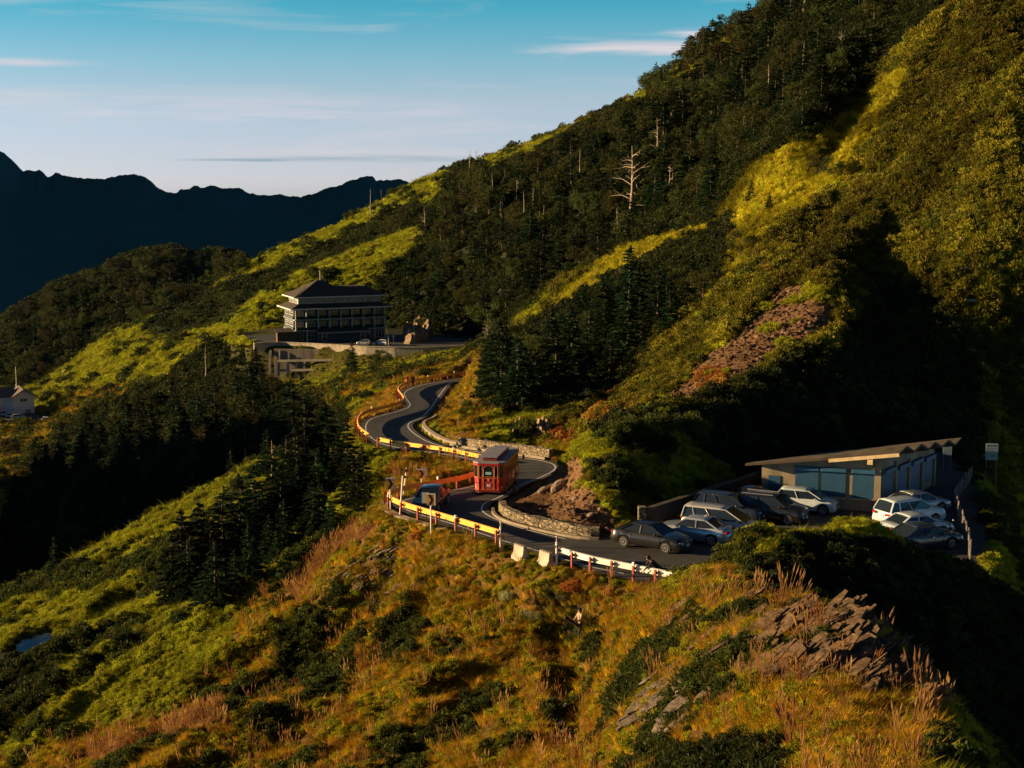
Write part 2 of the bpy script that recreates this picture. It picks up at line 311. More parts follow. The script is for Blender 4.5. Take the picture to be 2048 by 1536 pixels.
# ---------------------------------------------------------------- road edges: (left px,py, right px,py, level)
RP = [(1520, 1215, 1330, 1060, -21.2), (1430, 1192, 1300, 1066, -21.2), (1345, 1172, 1262, 1074, -21.2), (1250, 1152, 1215, 1082, -21.2), (1165, 1134, 1152, 1078, -21.2), (1074, 1105, 1061, 1058, -21.3), (1000, 1084, 1010, 1042, -21.4),
      (900, 1052, 984, 1027, -21.5), (815, 1027, 977, 1016, -21.65), (785, 1010, 985, 1005, -21.75), (800, 999, 1002, 999, -21.85), (860, 986, 1030, 985, -22.0),
      (930, 974, 1058, 968, -22.2), (975, 958, 1092, 955, -22.4), (1000, 944, 1122, 938, -22.6), (1000, 935, 1112, 925, -22.8), (975, 929, 1060, 915, -23.0), (950, 924, 1010, 909, -23.2), (896, 912, 934, 898, -23.7),
      (820, 902, 883, 889, -24.2), (759, 890, 853, 877, -24.6), (728, 871, 832, 862, -25.0), (722, 853, 825, 852, -25.4), (733, 838, 830, 844, -25.7), (762, 829, 848, 837, -25.95),
      (796, 820, 860, 826, -26.2), (813, 811, 870, 815, -26.5), (808, 800, 877, 804, -26.9), (801, 789, 886, 791, -27.3), (810, 779, 894, 780, -27.7), (836, 770, 902, 770, -28.1), (870, 763.5, 912, 764, -28.5),
      (908, 757.5, 935, 761, -28.9), (950, 751, 965, 756, -29.4)]
LL = np.array([Pz(a, b, z) for a, b, c, d, z in RP]); RR = np.array([Pz(c, d, z) for a, b, c, d, z in RP])
def smooth_path(P, n=10):
    P = np.asarray(P, float); out = []
    for i in range(len(P) - 1):
        p0 = P[max(i - 1, 0)]; p1 = P[i]; p2 = P[i + 1]; p3 = P[min(i + 2, len(P) - 1)]
        for t in np.linspace(0, 1, n, endpoint=False):
            out.append(0.5 * ((2 * p1) + (-p0 + p2) * t + (2 * p0 - 5 * p1 + 4 * p2 - p3) * t * t + (-p0 + 3 * p1 - 3 * p2 + p3) * t ** 3))
    out.append(P[-1]); return np.array(out)
LS = smooth_path(LL, 8); RS = smooth_path(RR, 8)
for _ in range(4):
    LS[1:-1] = 0.25 * LS[:-2] + 0.5 * LS[1:-1] + 0.25 * LS[2:]; RS[1:-1] = 0.25 * RS[:-2] + 0.5 * RS[1:-1] + 0.25 * RS[2:]
def inpoly(x, y, poly):
    r = np.zeros(np.shape(x), bool); n = len(poly); j = n - 1
    for i in range(n):
        xi, yi = poly[i][0], poly[i][1]; xj, yj = poly[j][0], poly[j][1]
        if yi != yj:
            r ^= ((yi > y) != (yj > y)) & (x < (xj - xi) * (y - yi) / (yj - yi) + xi)
        j = i
    return r
def seg_dist(px, py, P):
    """distance to a polyline, and its z there"""
    best = np.full(px.shape, 1e9); bz = np.zeros(px.shape)
    for i in range(len(P) - 1):
        ax, ay, az = P[i]; bx, by, bz_ = P[i + 1]; dx, dy = bx - ax, by - ay; l2 = dx * dx + dy * dy + 1e-9
        t = np.clip(((px - ax) * dx + (py - ay) * dy) / l2, 0, 1)
        d = np.hypot(px - ax - t * dx, py - ay - t * dy); m = d < best
        best[m] = d[m]; bz[m] = (az + t * (bz_ - az))[m]
    return best, bz
def flatten(poly, zf, fall, extra=0.0, drop=0.14):
    """levels the ground inside a polygon (world xy) and blends outside over `fall` metres; zf None: follow the polygon's own z"""
    global Z
    poly = np.asarray(poly, float); x0, y0 = poly[:, 0].min() - fall - 2, poly[:, 1].min() - fall - 2; x1, y1 = poly[:, 0].max() + fall + 2, poly[:, 1].max() + fall + 2
    m = (X > x0) & (X < x1) & (Y > y0) & (Y < y1); px, py = X[m], Y[m]
    closed = np.vstack([poly, poly[:1]])
    d, ez = seg_dist(px, py, closed); ins = inpoly(px, py, poly)
    d = np.where(ins, 0, d - extra); zt = (ez if zf is None else zf) - drop
    w = np.clip(1 - d / fall, 0, 1); w = w * w * (3 - 2 * w)
    z = Z[m]; Z[m] = z * (1 - w) + zt * w
def road_stamp():
    C = np.array([(LS[i] + RS[i]) / 2 for i in range(len(LS))])
    x0, x1, y0, y1 = C[:, 0].min() - 14, C[:, 0].max() + 14, C[:, 1].min() - 14, C[:, 1].max() + 14
    m = (X > x0) & (X < x1) & (Y > y0) & (Y < y1); px, py = X[m], Y[m]
    ins = np.zeros(px.shape, bool); zr = np.zeros(px.shape); 
    dl, zl = seg_dist(px, py, LS); dr, zrr = seg_dist(px, py, RS); dc, zc = seg_dist(px, py, C)
    for i in range(len(LS) - 1):
        q = [LS[i], LS[i + 1], RS[i + 1], RS[i]]; mm = inpoly(px, py, q); ins |= mm
    d = np.where(ins, 0, np.minimum(dl, dr)); zt = np.where(dl < dr, zl, zrr); zt = np.where(ins, zc, zt) - 0.16
    ex = np.where(dl < dr, 0.9, 0.9); fall = np.where(dl < dr, 2.6, 2.2)
    w = np.clip(1 - (d - ex) / fall, 0, 1); w = w * w * (3 - 2 * w)
    z = Z[m]; Z[m] = z * (1 - w) + zt * w
    return
ZLOT, ZHOT, ZLODGE = -21.2, -42.0, -79.5
lot = [Pz(a, b, ZLOT) for a, b in [(1152, 1078), (1240, 1078), (1292, 1052), (1515, 982), (1640, 930), (1760, 905), (1900, 900), (1965, 985), (1985, 1090), (1940, 1150), (1850, 1152), (1700, 1152), (1600, 1156), (1500, 1172), (1430, 1184), (1345, 1176), (1165, 1138)]]
hot = [Pz(a, b, ZHOT) for a, b in [(505, 690), (540, 691), (600, 693), (720, 698), (850, 701), (965, 693), (985, 678), (900, 668), (800, 655), (560, 652), (470, 664)]]
ldg = [Pz(a, b, ZLODGE) for a, b in [(-260, 850), (0, 842), (45, 845), (95, 852), (125, 848), (118, 836), (75, 826), (62, 806), (0, 780), (-260, 780)]]
flatten(lot, ZLOT, 2.5, 0.3); flatten(hot, ZHOT, 2.2, 0.3); flatten(ldg, ZLODGE, 8, 0.5); road_stamp()
_x, _y, _z = ray(72, 1284); _j = int(np.interp(_x / _y, A, np.arange(NA))); _i = np.where((Z[:, _j] / DD >= _z / _y) & (DD > 80))[0][0]
pondc = Vector((_x / _y * DD[_i], DD[_i], Z[_i, _j])); PONDZ = pondc.z
pr = np.hypot((X - pondc.x) / 1.0, (Y - pondc.y) / 1.7); w = np.clip((4.2 - pr) / 1.6, 0, 1); w = w * w * (3 - 2 * w)
Z = Z * (1 - w) + (PONDZ - 0.5 + 0.5 * np.clip(pr - 1.1, 0, 1)) * w
TAN = Z / Y
RUNMAX = np.maximum.accumulate(TAN, axis=0)
def ground(x, y):
    """height, running sight line and (row, col) of the terrain at world x, y"""
    x = np.asarray(x, float); y = np.asarray(y, float)
    fi = np.interp(np.log(y), LD, np.arange(NR)); fj = np.interp(x / y, A, np.arange(NA))
    i = np.clip(fi.astype(int), 0, NR - 2); j = np.clip(fj.astype(int), 0, NA - 2); a = fi - i; b = fj - j
    z = (Z[i, j] * (1 - a) + Z[i + 1, j] * a) * (1 - b) + (Z[i, j + 1] * (1 - a) + Z[i + 1, j + 1] * a) * b
    return z, RUNMAX[np.maximum(i - 1, 0), j]
def gz(x, y): return float(ground(np.array([x]), np.array([y]))[0][0])
def hit(px, py, dmin=0, dmax=1e9):
    """first ground point seen through a pixel of the photograph"""
    x, y, z = ray(px, py); a = x / y; t = z / y; j = int(np.interp(a, A, np.arange(NA)))
    c = TAN[:, j]; ok = np.where((c >= t) & (DD > dmin) & (DD < dmax))[0]
    i = ok[0] if len(ok) else NR - 1
    return Vector((a * DD[i], DD[i], Z[i, j]))
# ---------------------------------------------------------------- what grows where, painted on the ground as numbers: 0 bamboo green, 1 dry gold, 2 russet, 3 scree, 4 rock, 5 dark forest floor and dark cover painting in shade beyond the woods, 6 bare road shoulder
def POLY(px, py, poly): return inpoly(px, py, poly)
CLS = [  # (class, polygon in photograph px, min distance, max distance)
 (1, [(500, 1190), (650, 1090), (770, 1045), (1000, 1100), (1200, 1160), (1345, 1190), (1440, 1120), (1560, 1180), (1700, 1260), (1900, 1380), (1800, 1700), (-100, 1700), (-100, 1560), (150, 1480), (330, 1420), (430, 1330)], 0, 95),
 (2, [(560, 1180), (640, 1095), (720, 1062), (770, 1050), (740, 1080), (650, 1130), (590, 1200)], 80, 110),
 (2, [(140, 1510), (260, 1465), (430, 1420), (470, 1450), (300, 1480), (180, 1530)], 0, 130),
 (3, [(990, 1010), (1030, 985), (1127, 920), (1150, 905), (1170, 960), (1200, 1000), (1240, 1050), (1235, 1085), (1150, 1075), (1060, 1045)], 84, 112),
 (3, [(1310, 818), (1390, 730), (1470, 650), (1560, 585), (1655, 560), (1655, 640), (1610, 705), (1480, 760), (1400, 795)], 105, 215),
 (5, [(1190, 850), (1320, 822), (1345, 900), (1330, 1010), (1290, 1045), (1235, 1060), (1215, 1000), (1235, 930)], 95, 130),  # gap beside the scree, its shade painted as dark cover
 (5, [(1500, 1110), (1750, 1085), (1950, 1170), (2300, 1300), (2300, 1700), (2000, 1620), (1900, 1400), (1720, 1285), (1580, 1215), (1500, 1165)], 46, 90),  # hump face beyond the spine, shadow put into the plant colour
 (5, [(1085, 1160), (1130, 1172), (1185, 1235), (1205, 1300), (1175, 1335), (1130, 1260), (1060, 1200)], 60, 85),  # gully, filled with the same dark cover
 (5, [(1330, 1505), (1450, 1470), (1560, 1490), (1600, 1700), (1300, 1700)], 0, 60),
 (5, [(-400, 1310), (60, 1305), (120, 1320), (130, 1370), (70, 1435), (0, 1480), (-400, 1600)], 70, 160),  # bottom-left corner, given dark shrubs and soil
 (7, [(1100, 600), (1200, 520), (1300, 470), (1420, 425), (1470, 360), (1600, 265), (1720, 190), (1840, 140), (1830, 200), (1740, 300), (1640, 390), (1560, 470), (1480, 545), (1410, 590), (1320, 560), (1200, 600), (1120, 640)], 135, 300),  # sunlit ridge band, its brightness put into the plant colour
 (1, [(860, 830), (900, 770), (945, 690), (990, 730), (1000, 800), (960, 880), (900, 885)], 120, 230),
 (1, [(690, 850), (730, 800), (800, 770), (860, 760), (800, 800), (810, 820), (720, 850)], 130, 230),
 (1, [(770, 960), (800, 905), (960, 930), (950, 950), (860, 975), (780, 1000)], 96, 130),
 (1, [(0, 850), (60, 835), (130, 790), (220, 765), (300, 770), (250, 830), (120, 900), (0, 1000)], 260, 560),
 (1, [(700, 760), (960, 700), (960, 740), (800, 765), (640, 820), (560, 800)], 200, 380),
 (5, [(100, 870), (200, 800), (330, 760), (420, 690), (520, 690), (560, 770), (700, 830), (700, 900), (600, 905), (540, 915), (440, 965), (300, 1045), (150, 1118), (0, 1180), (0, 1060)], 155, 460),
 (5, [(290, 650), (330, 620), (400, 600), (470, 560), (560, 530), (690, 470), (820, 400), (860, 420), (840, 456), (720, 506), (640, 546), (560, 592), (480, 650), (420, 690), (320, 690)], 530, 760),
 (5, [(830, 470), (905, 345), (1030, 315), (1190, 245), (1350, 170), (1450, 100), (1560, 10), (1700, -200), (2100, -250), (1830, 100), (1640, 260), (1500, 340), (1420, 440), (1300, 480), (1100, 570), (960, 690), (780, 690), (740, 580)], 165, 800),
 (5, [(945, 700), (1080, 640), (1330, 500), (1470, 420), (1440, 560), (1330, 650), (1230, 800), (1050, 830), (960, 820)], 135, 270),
 (5, [(1290, 1000), (1310, 870), (1340, 830), (1480, 765), (1640, 705), (1700, 620), (1780, 560), (1900, 620), (1950, 760), (1960, 1000), (1500, 960)], 100, 200),  # bowl facing away from the sun, shade painted in as dark cover
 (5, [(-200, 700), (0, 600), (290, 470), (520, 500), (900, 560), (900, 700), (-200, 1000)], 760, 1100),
]
PXI, PYI = proj(X, Y, Z)
KL = np.zeros(Z.shape, np.int8)
wob = (fbm(X / (Y * 0.03 + 1), Y / (Y * 0.06 + 1), 77, 3) - 0.5)
for c, pol, d0, d1 in CLS:
    pol = np.array(pol, float); m = (Y >= d0) & (Y <= d1)
    KL[m & POLY(PXI + wob * 40, PYI + wob * 30, pol)] = c
def klass(x, y):
    i = np.clip(np.rint(np.interp(np.log(y), LD, np.arange(NR))).astype(int), 0, NR - 1); j = np.clip(np.rint(np.interp(x / y, A, np.arange(NA))).astype(int), 0, NA - 1)
    return KL[i, j], i, j
# keep-out mask: roads, yards (no plants)
KO = np.zeros(Z.shape, bool)
m_ = (X > -30) & (X < 60) & (Y > 60) & (Y < 235)
px_, py_ = X[m_], Y[m_]; ko = inpoly(px_, py_, [(p.x, p.y) for p in lot])
for i in range(len(LS) - 1): ko |= inpoly(px_, py_, [LS[i], LS[i + 1], RS[i + 1], RS[i]])
dl_, _ = seg_dist(px_, py_, LS); dr_, _ = seg_dist(px_, py_, RS); ko |= (np.minimum(dl_, dr_) < 0.75)
KO[m_] = ko
KO |= inpoly(X, Y, [(p.x, p.y) for p in hot]) | inpoly(X, Y, [(p.x, p.y) for p in ldg]) | (pr < 1.7) | ((np.abs(X - pondc.x) < 1.8) & (Y < pondc.y) & (Y > pondc.y - 4.5))
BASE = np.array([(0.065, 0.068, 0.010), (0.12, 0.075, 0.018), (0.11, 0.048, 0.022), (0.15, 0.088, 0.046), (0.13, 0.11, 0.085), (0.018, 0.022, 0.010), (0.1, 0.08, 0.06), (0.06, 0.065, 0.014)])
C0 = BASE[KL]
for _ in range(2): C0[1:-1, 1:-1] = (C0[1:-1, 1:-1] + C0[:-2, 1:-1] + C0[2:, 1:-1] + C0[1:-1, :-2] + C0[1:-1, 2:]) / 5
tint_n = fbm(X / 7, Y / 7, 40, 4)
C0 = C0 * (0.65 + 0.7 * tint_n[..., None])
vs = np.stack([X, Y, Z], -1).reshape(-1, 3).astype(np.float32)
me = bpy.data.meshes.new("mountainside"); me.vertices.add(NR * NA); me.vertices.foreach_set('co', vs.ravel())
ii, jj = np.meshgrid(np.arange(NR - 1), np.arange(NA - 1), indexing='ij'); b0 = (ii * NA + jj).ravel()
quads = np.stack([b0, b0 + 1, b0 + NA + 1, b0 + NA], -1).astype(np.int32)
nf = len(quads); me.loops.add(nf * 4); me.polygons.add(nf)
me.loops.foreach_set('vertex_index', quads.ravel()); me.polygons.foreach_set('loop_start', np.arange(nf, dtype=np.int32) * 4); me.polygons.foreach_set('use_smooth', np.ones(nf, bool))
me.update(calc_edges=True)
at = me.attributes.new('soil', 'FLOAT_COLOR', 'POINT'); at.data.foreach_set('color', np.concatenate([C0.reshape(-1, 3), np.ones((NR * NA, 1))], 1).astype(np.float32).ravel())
mt = bpy.data.materials.new('hillside_soil'); mt.use_nodes = True; t = mt.node_tree; b = t.nodes['Principled BSDF']; b.inputs['Roughness'].default_value = 0.95; b.inputs['Specular IOR Level'].default_value = 0.15
an = nn(t, 'ShaderNodeAttribute', attribute_name='soil'); g = nn(t, 'ShaderNodeNewGeometry')
n1 = nn(t, 'ShaderNodeTexNoise'); n1.inputs['Scale'].default_value = 2.2; n1.inputs['Detail'].default_value = 9; n1.inputs['Roughness'].default_value = 0.7
t.links.new(g.outputs['Position'], n1.inputs[0]); r1 = ramp(t, [(0.3, (0.45, 0.45, 0.45)), (0.7, (1.6, 1.5, 1.4))]); t.links.new(n1.outputs[0], r1.inputs[0])
mx = nn(t, 'ShaderNodeMix', data_type='RGBA', blend_type='MULTIPLY'); mx.inputs[0].default_value = 1; t.links.new(an.outputs['Color'], mx.inputs[6]); t.links.new(r1.outputs[0], mx.inputs[7]); t.links.new(mx.outputs[2], b.inputs['Base Color'])
bp = nn(t, 'ShaderNodeBump'); bp.inputs['Strength'].default_value = 0.9; bp.inputs['Distance'].default_value = 0.35; t.links.new(n1.outputs[0], bp.inputs['Height']); t.links.new(bp.outputs[0], b.inputs['Normal'])
me.materials.append(mt)
o = bpy.data.objects.new("mountainside", me); col.objects.link(o); tag(o, kind='structure')
# ---------------------------------------------------------------- distant range (6 km), unseen left end made tall to keep the rest in shade
prof = [(-2200, -700), (-1500, -520), (-900, -300), (-500, -60), (-200, 170), (-60, 270), (8, 305), (25, 322), (48, 345), (78, 340), (95, 352), (110, 346), (135, 350), (180, 357), (210, 360), (240, 352), (282, 351), (300, 362), (320, 380), (350, 386), (385, 374), (420, 372), (440, 376), (485, 378), (500, 388),
        (540, 392), (560, 387), (590, 396), (620, 388), (680, 372), (725, 351), (745, 351), (752, 360), (800, 358), (830, 366), (900, 370), (1100, 390), (1500, 420), (2400, 400), (3400, 420)]
pf = np.array(prof, float); nxm = 900; pxs = np.concatenate([np.linspace(-2200, -20, 160), np.linspace(-18, 900, 620), np.linspace(905, 3400, 120)])
ys0 = np.interp(pxs, pf[:, 0], pf[:, 1]); ysm = np.convolve(np.pad(ys0, 40, mode='edge'), np.ones(81) / 81, 'valid'); crest_n = (fbm(pxs / 14, pxs * 0, 60, 4) - 0.5) * 11 * (np.abs(pxs - 400) < 600)
rows = [(-0.5, 1.0), (0, 1.0)] ; D0 = 6200.0
V = []; nrow = 70
for r in range(nrow):
    s = r / (nrow - 1)          # 0 crest .. 1 valley, towards the camera; first rows go behind the crest
    for k, px in enumerate(pxs):
        top = Pd(px, (ys0[k] + crest_n[k]) * (1 - min(1, s * 9)) + ysm[k] * min(1, s * 9), D0); dep = 1150.0 * s
        x = top.x * (1 - 0.32 * s) ; y = D0 - 2300 * s
        zz = top.z - dep * (0.9 + 0.1 * s)
        V.append((x, y, zz))
V = np.array(V).reshape(nrow, len(pxs), 3)
s_ = np.linspace(0, 1, nrow)[:, None]
rg = np.abs(fbm(V[..., 0] / 420, V[..., 1] / 600, 90, 5) - 0.5) * 2
V[..., 2] += s_ * (1 - s_) * 4 * (0.5 - rg) * 130 * np.minimum(1, s_ * 3)
back = V[0].copy()[None]; back[..., 1] += 900; back[..., 2] -= 900
V = np.concatenate([back, V], 0); nr2, nc2 = V.shape[:2]
ii, jj = np.meshgrid(np.arange(nr2 - 1), np.arange(nc2 - 1), indexing='ij'); b0 = (ii * nc2 + jj).ravel()
fm = np.stack([b0, b0 + nc2, b0 + nc2 + 1, b0 + 1], -1)
M_far = mat('far_forest', (0.020, 0.036, 0.055), 1.0, var=0.25, scale=0.004, spec=0.0)
o = meshobj('distant_mountains', V.reshape(-1, 3), fm.tolist(), M_far, smooth=True); tag(o, kind='structure')
# ---------------------------------------------------------------- road surface and markings
M_asph = mat('asphalt', (0.045, 0.046, 0.050), 0.86, var=0.28, scale=0.9, spec=0.35, bump=0.05)
M_line = mat('white_road_paint', (0.62, 0.62, 0.60), 0.6, var=0.2, scale=3)
M_conc = mat('weathered_concrete', (0.36, 0.32, 0.26), 0.9, var=0.35, scale=1.3, bump=0.3, stretch=(1, 1, 0.35))
M_concd = mat('stained_concrete', (0.24, 0.21, 0.17), 0.92, var=0.5, scale=0.5, bump=0.4, stretch=(1, 1, 0.25))
def strip(name, P, Q, m, lift=0.0, cross=1, parent=None):
    vs = []; n = len(P)
    for i in range(n):
        for k in range(cross + 1):
            t = k / cross; p = P[i] * (1 - t) + Q[i] * t; vs.append((p[0], p[1], p[2] + lift))
    fs = [(i * (cross + 1) + k, i * (cross + 1) + k + 1, (i + 1) * (cross + 1) + k + 1, (i + 1) * (cross + 1) + k) for i in range(n - 1) for k in range(cross)]
    return meshobj(name, vs, fs, m, parent)
M_road = mat('road_asphalt', (0.045, 0.046, 0.050), 0.86, var=0.28, scale=0.9, spec=0.35, bump=0.05)
def _roadwear():
    t = M_road.node_tree; b = t.nodes['Principled BSDF']; src = b.inputs['Base Color'].links[0].from_socket; a = nn(t, 'ShaderNodeAttribute', attribute_name='across')
    rp = ramp(t, [(0.0, (1.35, 1.3, 1.2)), (0.06, (1, 1, 1)), (0.20, (0.95, .95, .95)), (0.27, (0.72, 0.72, 0.72)), (0.34, (1.0, 1, 1)), (0.48, (1.12, 1.1, 1.05)), (0.62, (1, 1, 1)), (0.70, (0.74, 0.74, 0.74)), (0.78, (1, 1, 1)), (0.95, (1.05, 1.05, 1.0)), (1.0, (1.4, 1.3, 1.15))])
    g = nn(t, 'ShaderNodeNewGeometry'); nz = nn(t, 'ShaderNodeTexNoise'); nz.inputs['Scale'].default_value = .35; nz.inputs['Detail'].default_value = 4; t.links.new(g.outputs['Position'], nz.inputs[0])
    ad = nn(t, 'ShaderNodeMath', operation='MULTIPLY_ADD'); ad.inputs[1].default_value = .22; t.links.new(nz.outputs[0], ad.inputs[0]); sb = nn(t, 'ShaderNodeMath', operation='SUBTRACT'); sb.inputs[1].default_value = .11; t.links.new(a.outputs['Fac'], ad.inputs[2]); t.links.new(ad.outputs[0], sb.inputs[0]); t.links.new(sb.outputs[0], rp.inputs[0])
    v = nn(t, 'ShaderNodeTexVoronoi', feature='DISTANCE_TO_EDGE'); v.inputs['Scale'].default_value = .28; t.links.new(g.outputs['Position'], v.inputs[0]); r2 = ramp(t, [(0, (.45, .45, .45)), (0.012, (1, 1, 1))]); t.links.new(v.outputs['Distance'], r2.inputs[0])
    m1 = nn(t, 'ShaderNodeMix', data_type='RGBA', blend_type='MULTIPLY'); m1.inputs[0].default_value = 1; m2 = nn(t, 'ShaderNodeMix', data_type='RGBA', blend_type='MULTIPLY'); m2.inputs[0].default_value = 1
    t.links.new(src, m1.inputs[6]); t.links.new(rp.outputs[0], m1.inputs[7]); t.links.new(m1.outputs[2], m2.inputs[6]); t.links.new(r2.outputs[0], m2.inputs[7]); t.links.new(m2.outputs[2], b.inputs['Base Color'])
_roadwear()
o = strip('road', LS, RS, M_road, 0.0, 16); ac = o.data.attributes.new('across', 'FLOAT', 'POINT'); ac.data.foreach_set('value', np.tile(np.arange(17) / 16.0, len(LS)).astype(np.float32)); tag(o, kind='structure')
lotv = [(p.x, p.y, p.z - 0.006) for p in lot]
cen = np.mean([(p.x, p.y) for p in lot], 0)
o = meshobj('car_park', lotv, [tuple(range(len(lotv)))], M_asph); tag(o, kind='structure')
def offs(P, Q, a):   # point a metres in from P towards Q
    d = Q - P; l = np.linalg.norm(d, axis=1, keepdims=True); return P + d / l * a
mb = MB()
for P, Q, s0, s1 in ((LS, RS, 24, len(LS)), (RS, LS, 34, len(LS))):
    a_, b_ = offs(P, Q, 0.42), offs(P, Q, 0.56); n0 = len(mb.v)
    for i in range(s0, s1): mb.v += [(a_[i][0], a_[i][1], a_[i][2] + 0.006), (b_[i][0], b_[i][1], b_[i][2] + 0.006)]
    for i in range(s1 - s0 - 1): mb.f.append((n0 + 2 * i, n0 + 2 * i + 1, n0 + 2 * i + 3, n0 + 2 * i + 2))
o = mb.build('road_markings', M_line); tag(o, kind='structure')
o_lotp = [Pz(a, b, ZHOT) for a, b in [(515, 689.0), (600, 692.5), (720, 696.5), (850, 700), (965, 692), (965, 680), (800, 668), (560, 668), (480, 672)]]
o = meshobj('terrace_paving', [(p.x, p.y, p.z + 0.0) for p in o_lotp], [tuple(range(len(o_lotp)))], M_asph); tag(o, kind='structure')
o_l2 = [Pz(a, b, ZLODGE) for a, b in [(-240, 849), (0, 841), (45, 844), (95, 850.5), (118, 847), (112, 837), (72, 827), (60, 808), (0, 800), (-240, 800)]]
o = meshobj('lodge_yard', [(p.x, p.y, p.z) for p in o_l2], [tuple(range(len(o_l2)))], M_asph); tag(o, kind='structure')
# path-following wall: cross-section (offset outwards, z) swept along points
def sweep(P, prof, closed_ends=True, zoff=0.0, flip=False):
    P = np.asarray(P, float); n = len(P); k = len(prof); vs = []
    for i in range(n):
        t = P[min(i + 1, n - 1)] - P[max(i - 1, 0)]; t = t[:2] / (np.hypot(*t[:2]) + 1e-9); nx, ny = t[1], -t[0]
        if flip: nx, ny = -nx, -ny
        for a, z in prof: vs.append((P[i][0] + nx * a, P[i][1] + ny * a, P[i][2] + z + zoff))
    fs = [(i * k + j, i * k + (j + 1) % k, (i + 1) * k + (j + 1) % k, (i + 1) * k + j) for i in range(n - 1) for j in range(k)]
    if closed_ends: fs += [tuple(range(k))[::-1], tuple((n - 1) * k + j for j in range(k))]
    return vs, fs
def arclen(P): return np.concatenate([[0], np.cumsum(np.linalg.norm(np.diff(P, axis=0), axis=1))])
def resamp(P, step=None, n=None):
    P = np.asarray(P, float); s = arclen(P); n = n or max(2, int(round(s[-1] / step)) + 1); q = np.linspace(0, s[-1], n)
    return np.stack([np.interp(q, s, P[:, k]) for k in range(3)], 1)
def near_idx(P, px, py):
    a, b = proj(P[:, 0], P[:, 1], P[:, 2]); return int(np.argmin((a - px) ** 2 + (b - py) ** 2))
# rubble masonry
def stone_mat(name, c, sc):
    m = bpy.data.materials.new(name); m.use_nodes = True; t = m.node_tree; b = t.nodes['Principled BSDF']; b.inputs['Roughness'].default_value = 0.9
    tc = nn(t, 'ShaderNodeTexCoord'); mp_ = nn(t, 'ShaderNodeMapping'); mp_.inputs['Scale'].default_value = (1, 1, 1.5); t.links.new(tc.outputs['Object'], mp_.inputs[0])
    v = nn(t, 'ShaderNodeTexVoronoi'); v.inputs['Scale'].default_value = sc; t.links.new(mp_.outputs[0], v.inputs[0])
    v2 = nn(t, 'ShaderNodeTexVoronoi', feature='DISTANCE_TO_EDGE'); v2.inputs['Scale'].default_value = sc; t.links.new(mp_.outputs[0], v2.inputs[0])
    sp = nn(t, 'ShaderNodeSeparateXYZ'); t.links.new(v.outputs['Color'], sp.inputs[0])
    r = ramp(t, [(0, tuple(x * 0.55 for x in c)), (1, tuple(min(1, x * 1.5) for x in c))]); t.links.new(sp.outputs[0], r.inputs[0])
    r2 = ramp(t, [(0, (0.22, 0.2, 0.17)), (0.09, (1, 1, 1))]); t.links.new(v2.outputs['Distance'], r2.inputs[0])
    x = nn(t, 'ShaderNodeMix', data_type='RGBA', blend_type='MULTIPLY'); x.inputs[0].default_value = 1; t.links.new(r.outputs[0], x.inputs[6]); t.links.new(r2.outputs[0], x.inputs[7]); t.links.new(x.outputs[2], b.inputs['Base Color'])
    bp = nn(t, 'ShaderNodeBump'); bp.inputs['Distance'].default_value = 0.12; bp.inputs['Strength'].default_value = 1; t.links.new(r2.outputs[0], bp.inputs['Height']); t.links.new(bp.outputs[0], b.inputs['Normal'])
    return m
M_rub = stone_mat('rubble_masonry', (0.19, 0.155, 0.10), 3.2)
M_cop = mat('wall_coping', (0.20, 0.17, 0.13), 0.9, var=0.3, scale=2)
# inner bend wall: along the right edge
a0, a1 = near_idx(RS, 1200, 1083), near_idx(RS, 984, 1027)
Pw = offs(RS, LS, -0.75)[a0:a1 + 5:1]
def wall_thing(label, P, h, th, coping=True, flip=False, jitter=0.05):
    P = resamp(P, 0.5); r = np.random.RandomState(3)
    root = empty('stone_wall', tuple(P[0])); Q = P - P[0]
    vs, fs = sweep(Q, [(0, -0.5), (0, h * 0.5), (0.04, h), (th, h), (th, -0.5)], flip=flip)
    vs = [(x + r.uniform(-jitter, jitter), y + r.uniform(-jitter, jitter), z + r.uniform(-jitter, jitter)) for x, y, z in vs]
    meshobj('masonry', vs, fs, M_rub, root)
    g0, g1 = sweep(Q, [(-0.5, -0.3), (-0.5, 0.13), (-0.3, 0.13), (-0.3, -0.3)], flip=flip); meshobj('kerb', g0, g1, M_cop, root)
    tag(root, label, 'wall'); return root
wall_thing('low rubble stone wall with pale kerb around the foot of the scree bend', Pw, 0.62, 0.45)
b0_, b1_ = near_idx(RS, 1080, 919), near_idx(RS, 900, 893)
Pw2 = offs(RS, LS, -0.9)[b0_:b1_]
wall_thing('low rubble stone wall at the cutting foot along the upper road leg behind the bus', Pw2, 0.75, 0.45)
c0_, c1_ = b1_, near_idx(RS, 856, 829)
Pk = resamp(offs(RS, LS, -1.0)[c0_:c1_], 0.6); rt = empty('roadside_kerb', tuple(Pk[0])); g0, g1 = sweep(Pk - Pk[0], [(0, -0.3), (0, 0.22), (0.35, 0.3), (0.35, -0.3)]); meshobj('kerb_stone', g0, g1, M_cop, rt)
tag(rt, 'pale curved roadside kerb below the golden cutting at the far bend', 'kerb')
# retaining wall under the near guardrail
i0, i1 = near_idx(LS, 905, 1053), near_idx(LS, 788, 1004)
Pr_ = offs(LS, RS, -0.95)[i0:i1 + 3]; Pr_ = resamp(Pr_, 0.6)
rt = empty('retaining_wall', tuple(Pr_[0])); Q = Pr_ - Pr_[0]
vs, fs = sweep(Q, [(0, -3.2), (0, -0.03), (-0.55, -0.03), (-0.62, -3.2)], flip=True); meshobj('wall_body', vs, fs, M_conc, rt)
tag(rt, 'pale concrete retaining wall carrying the orange guardrail at the sharp bend', 'wall')
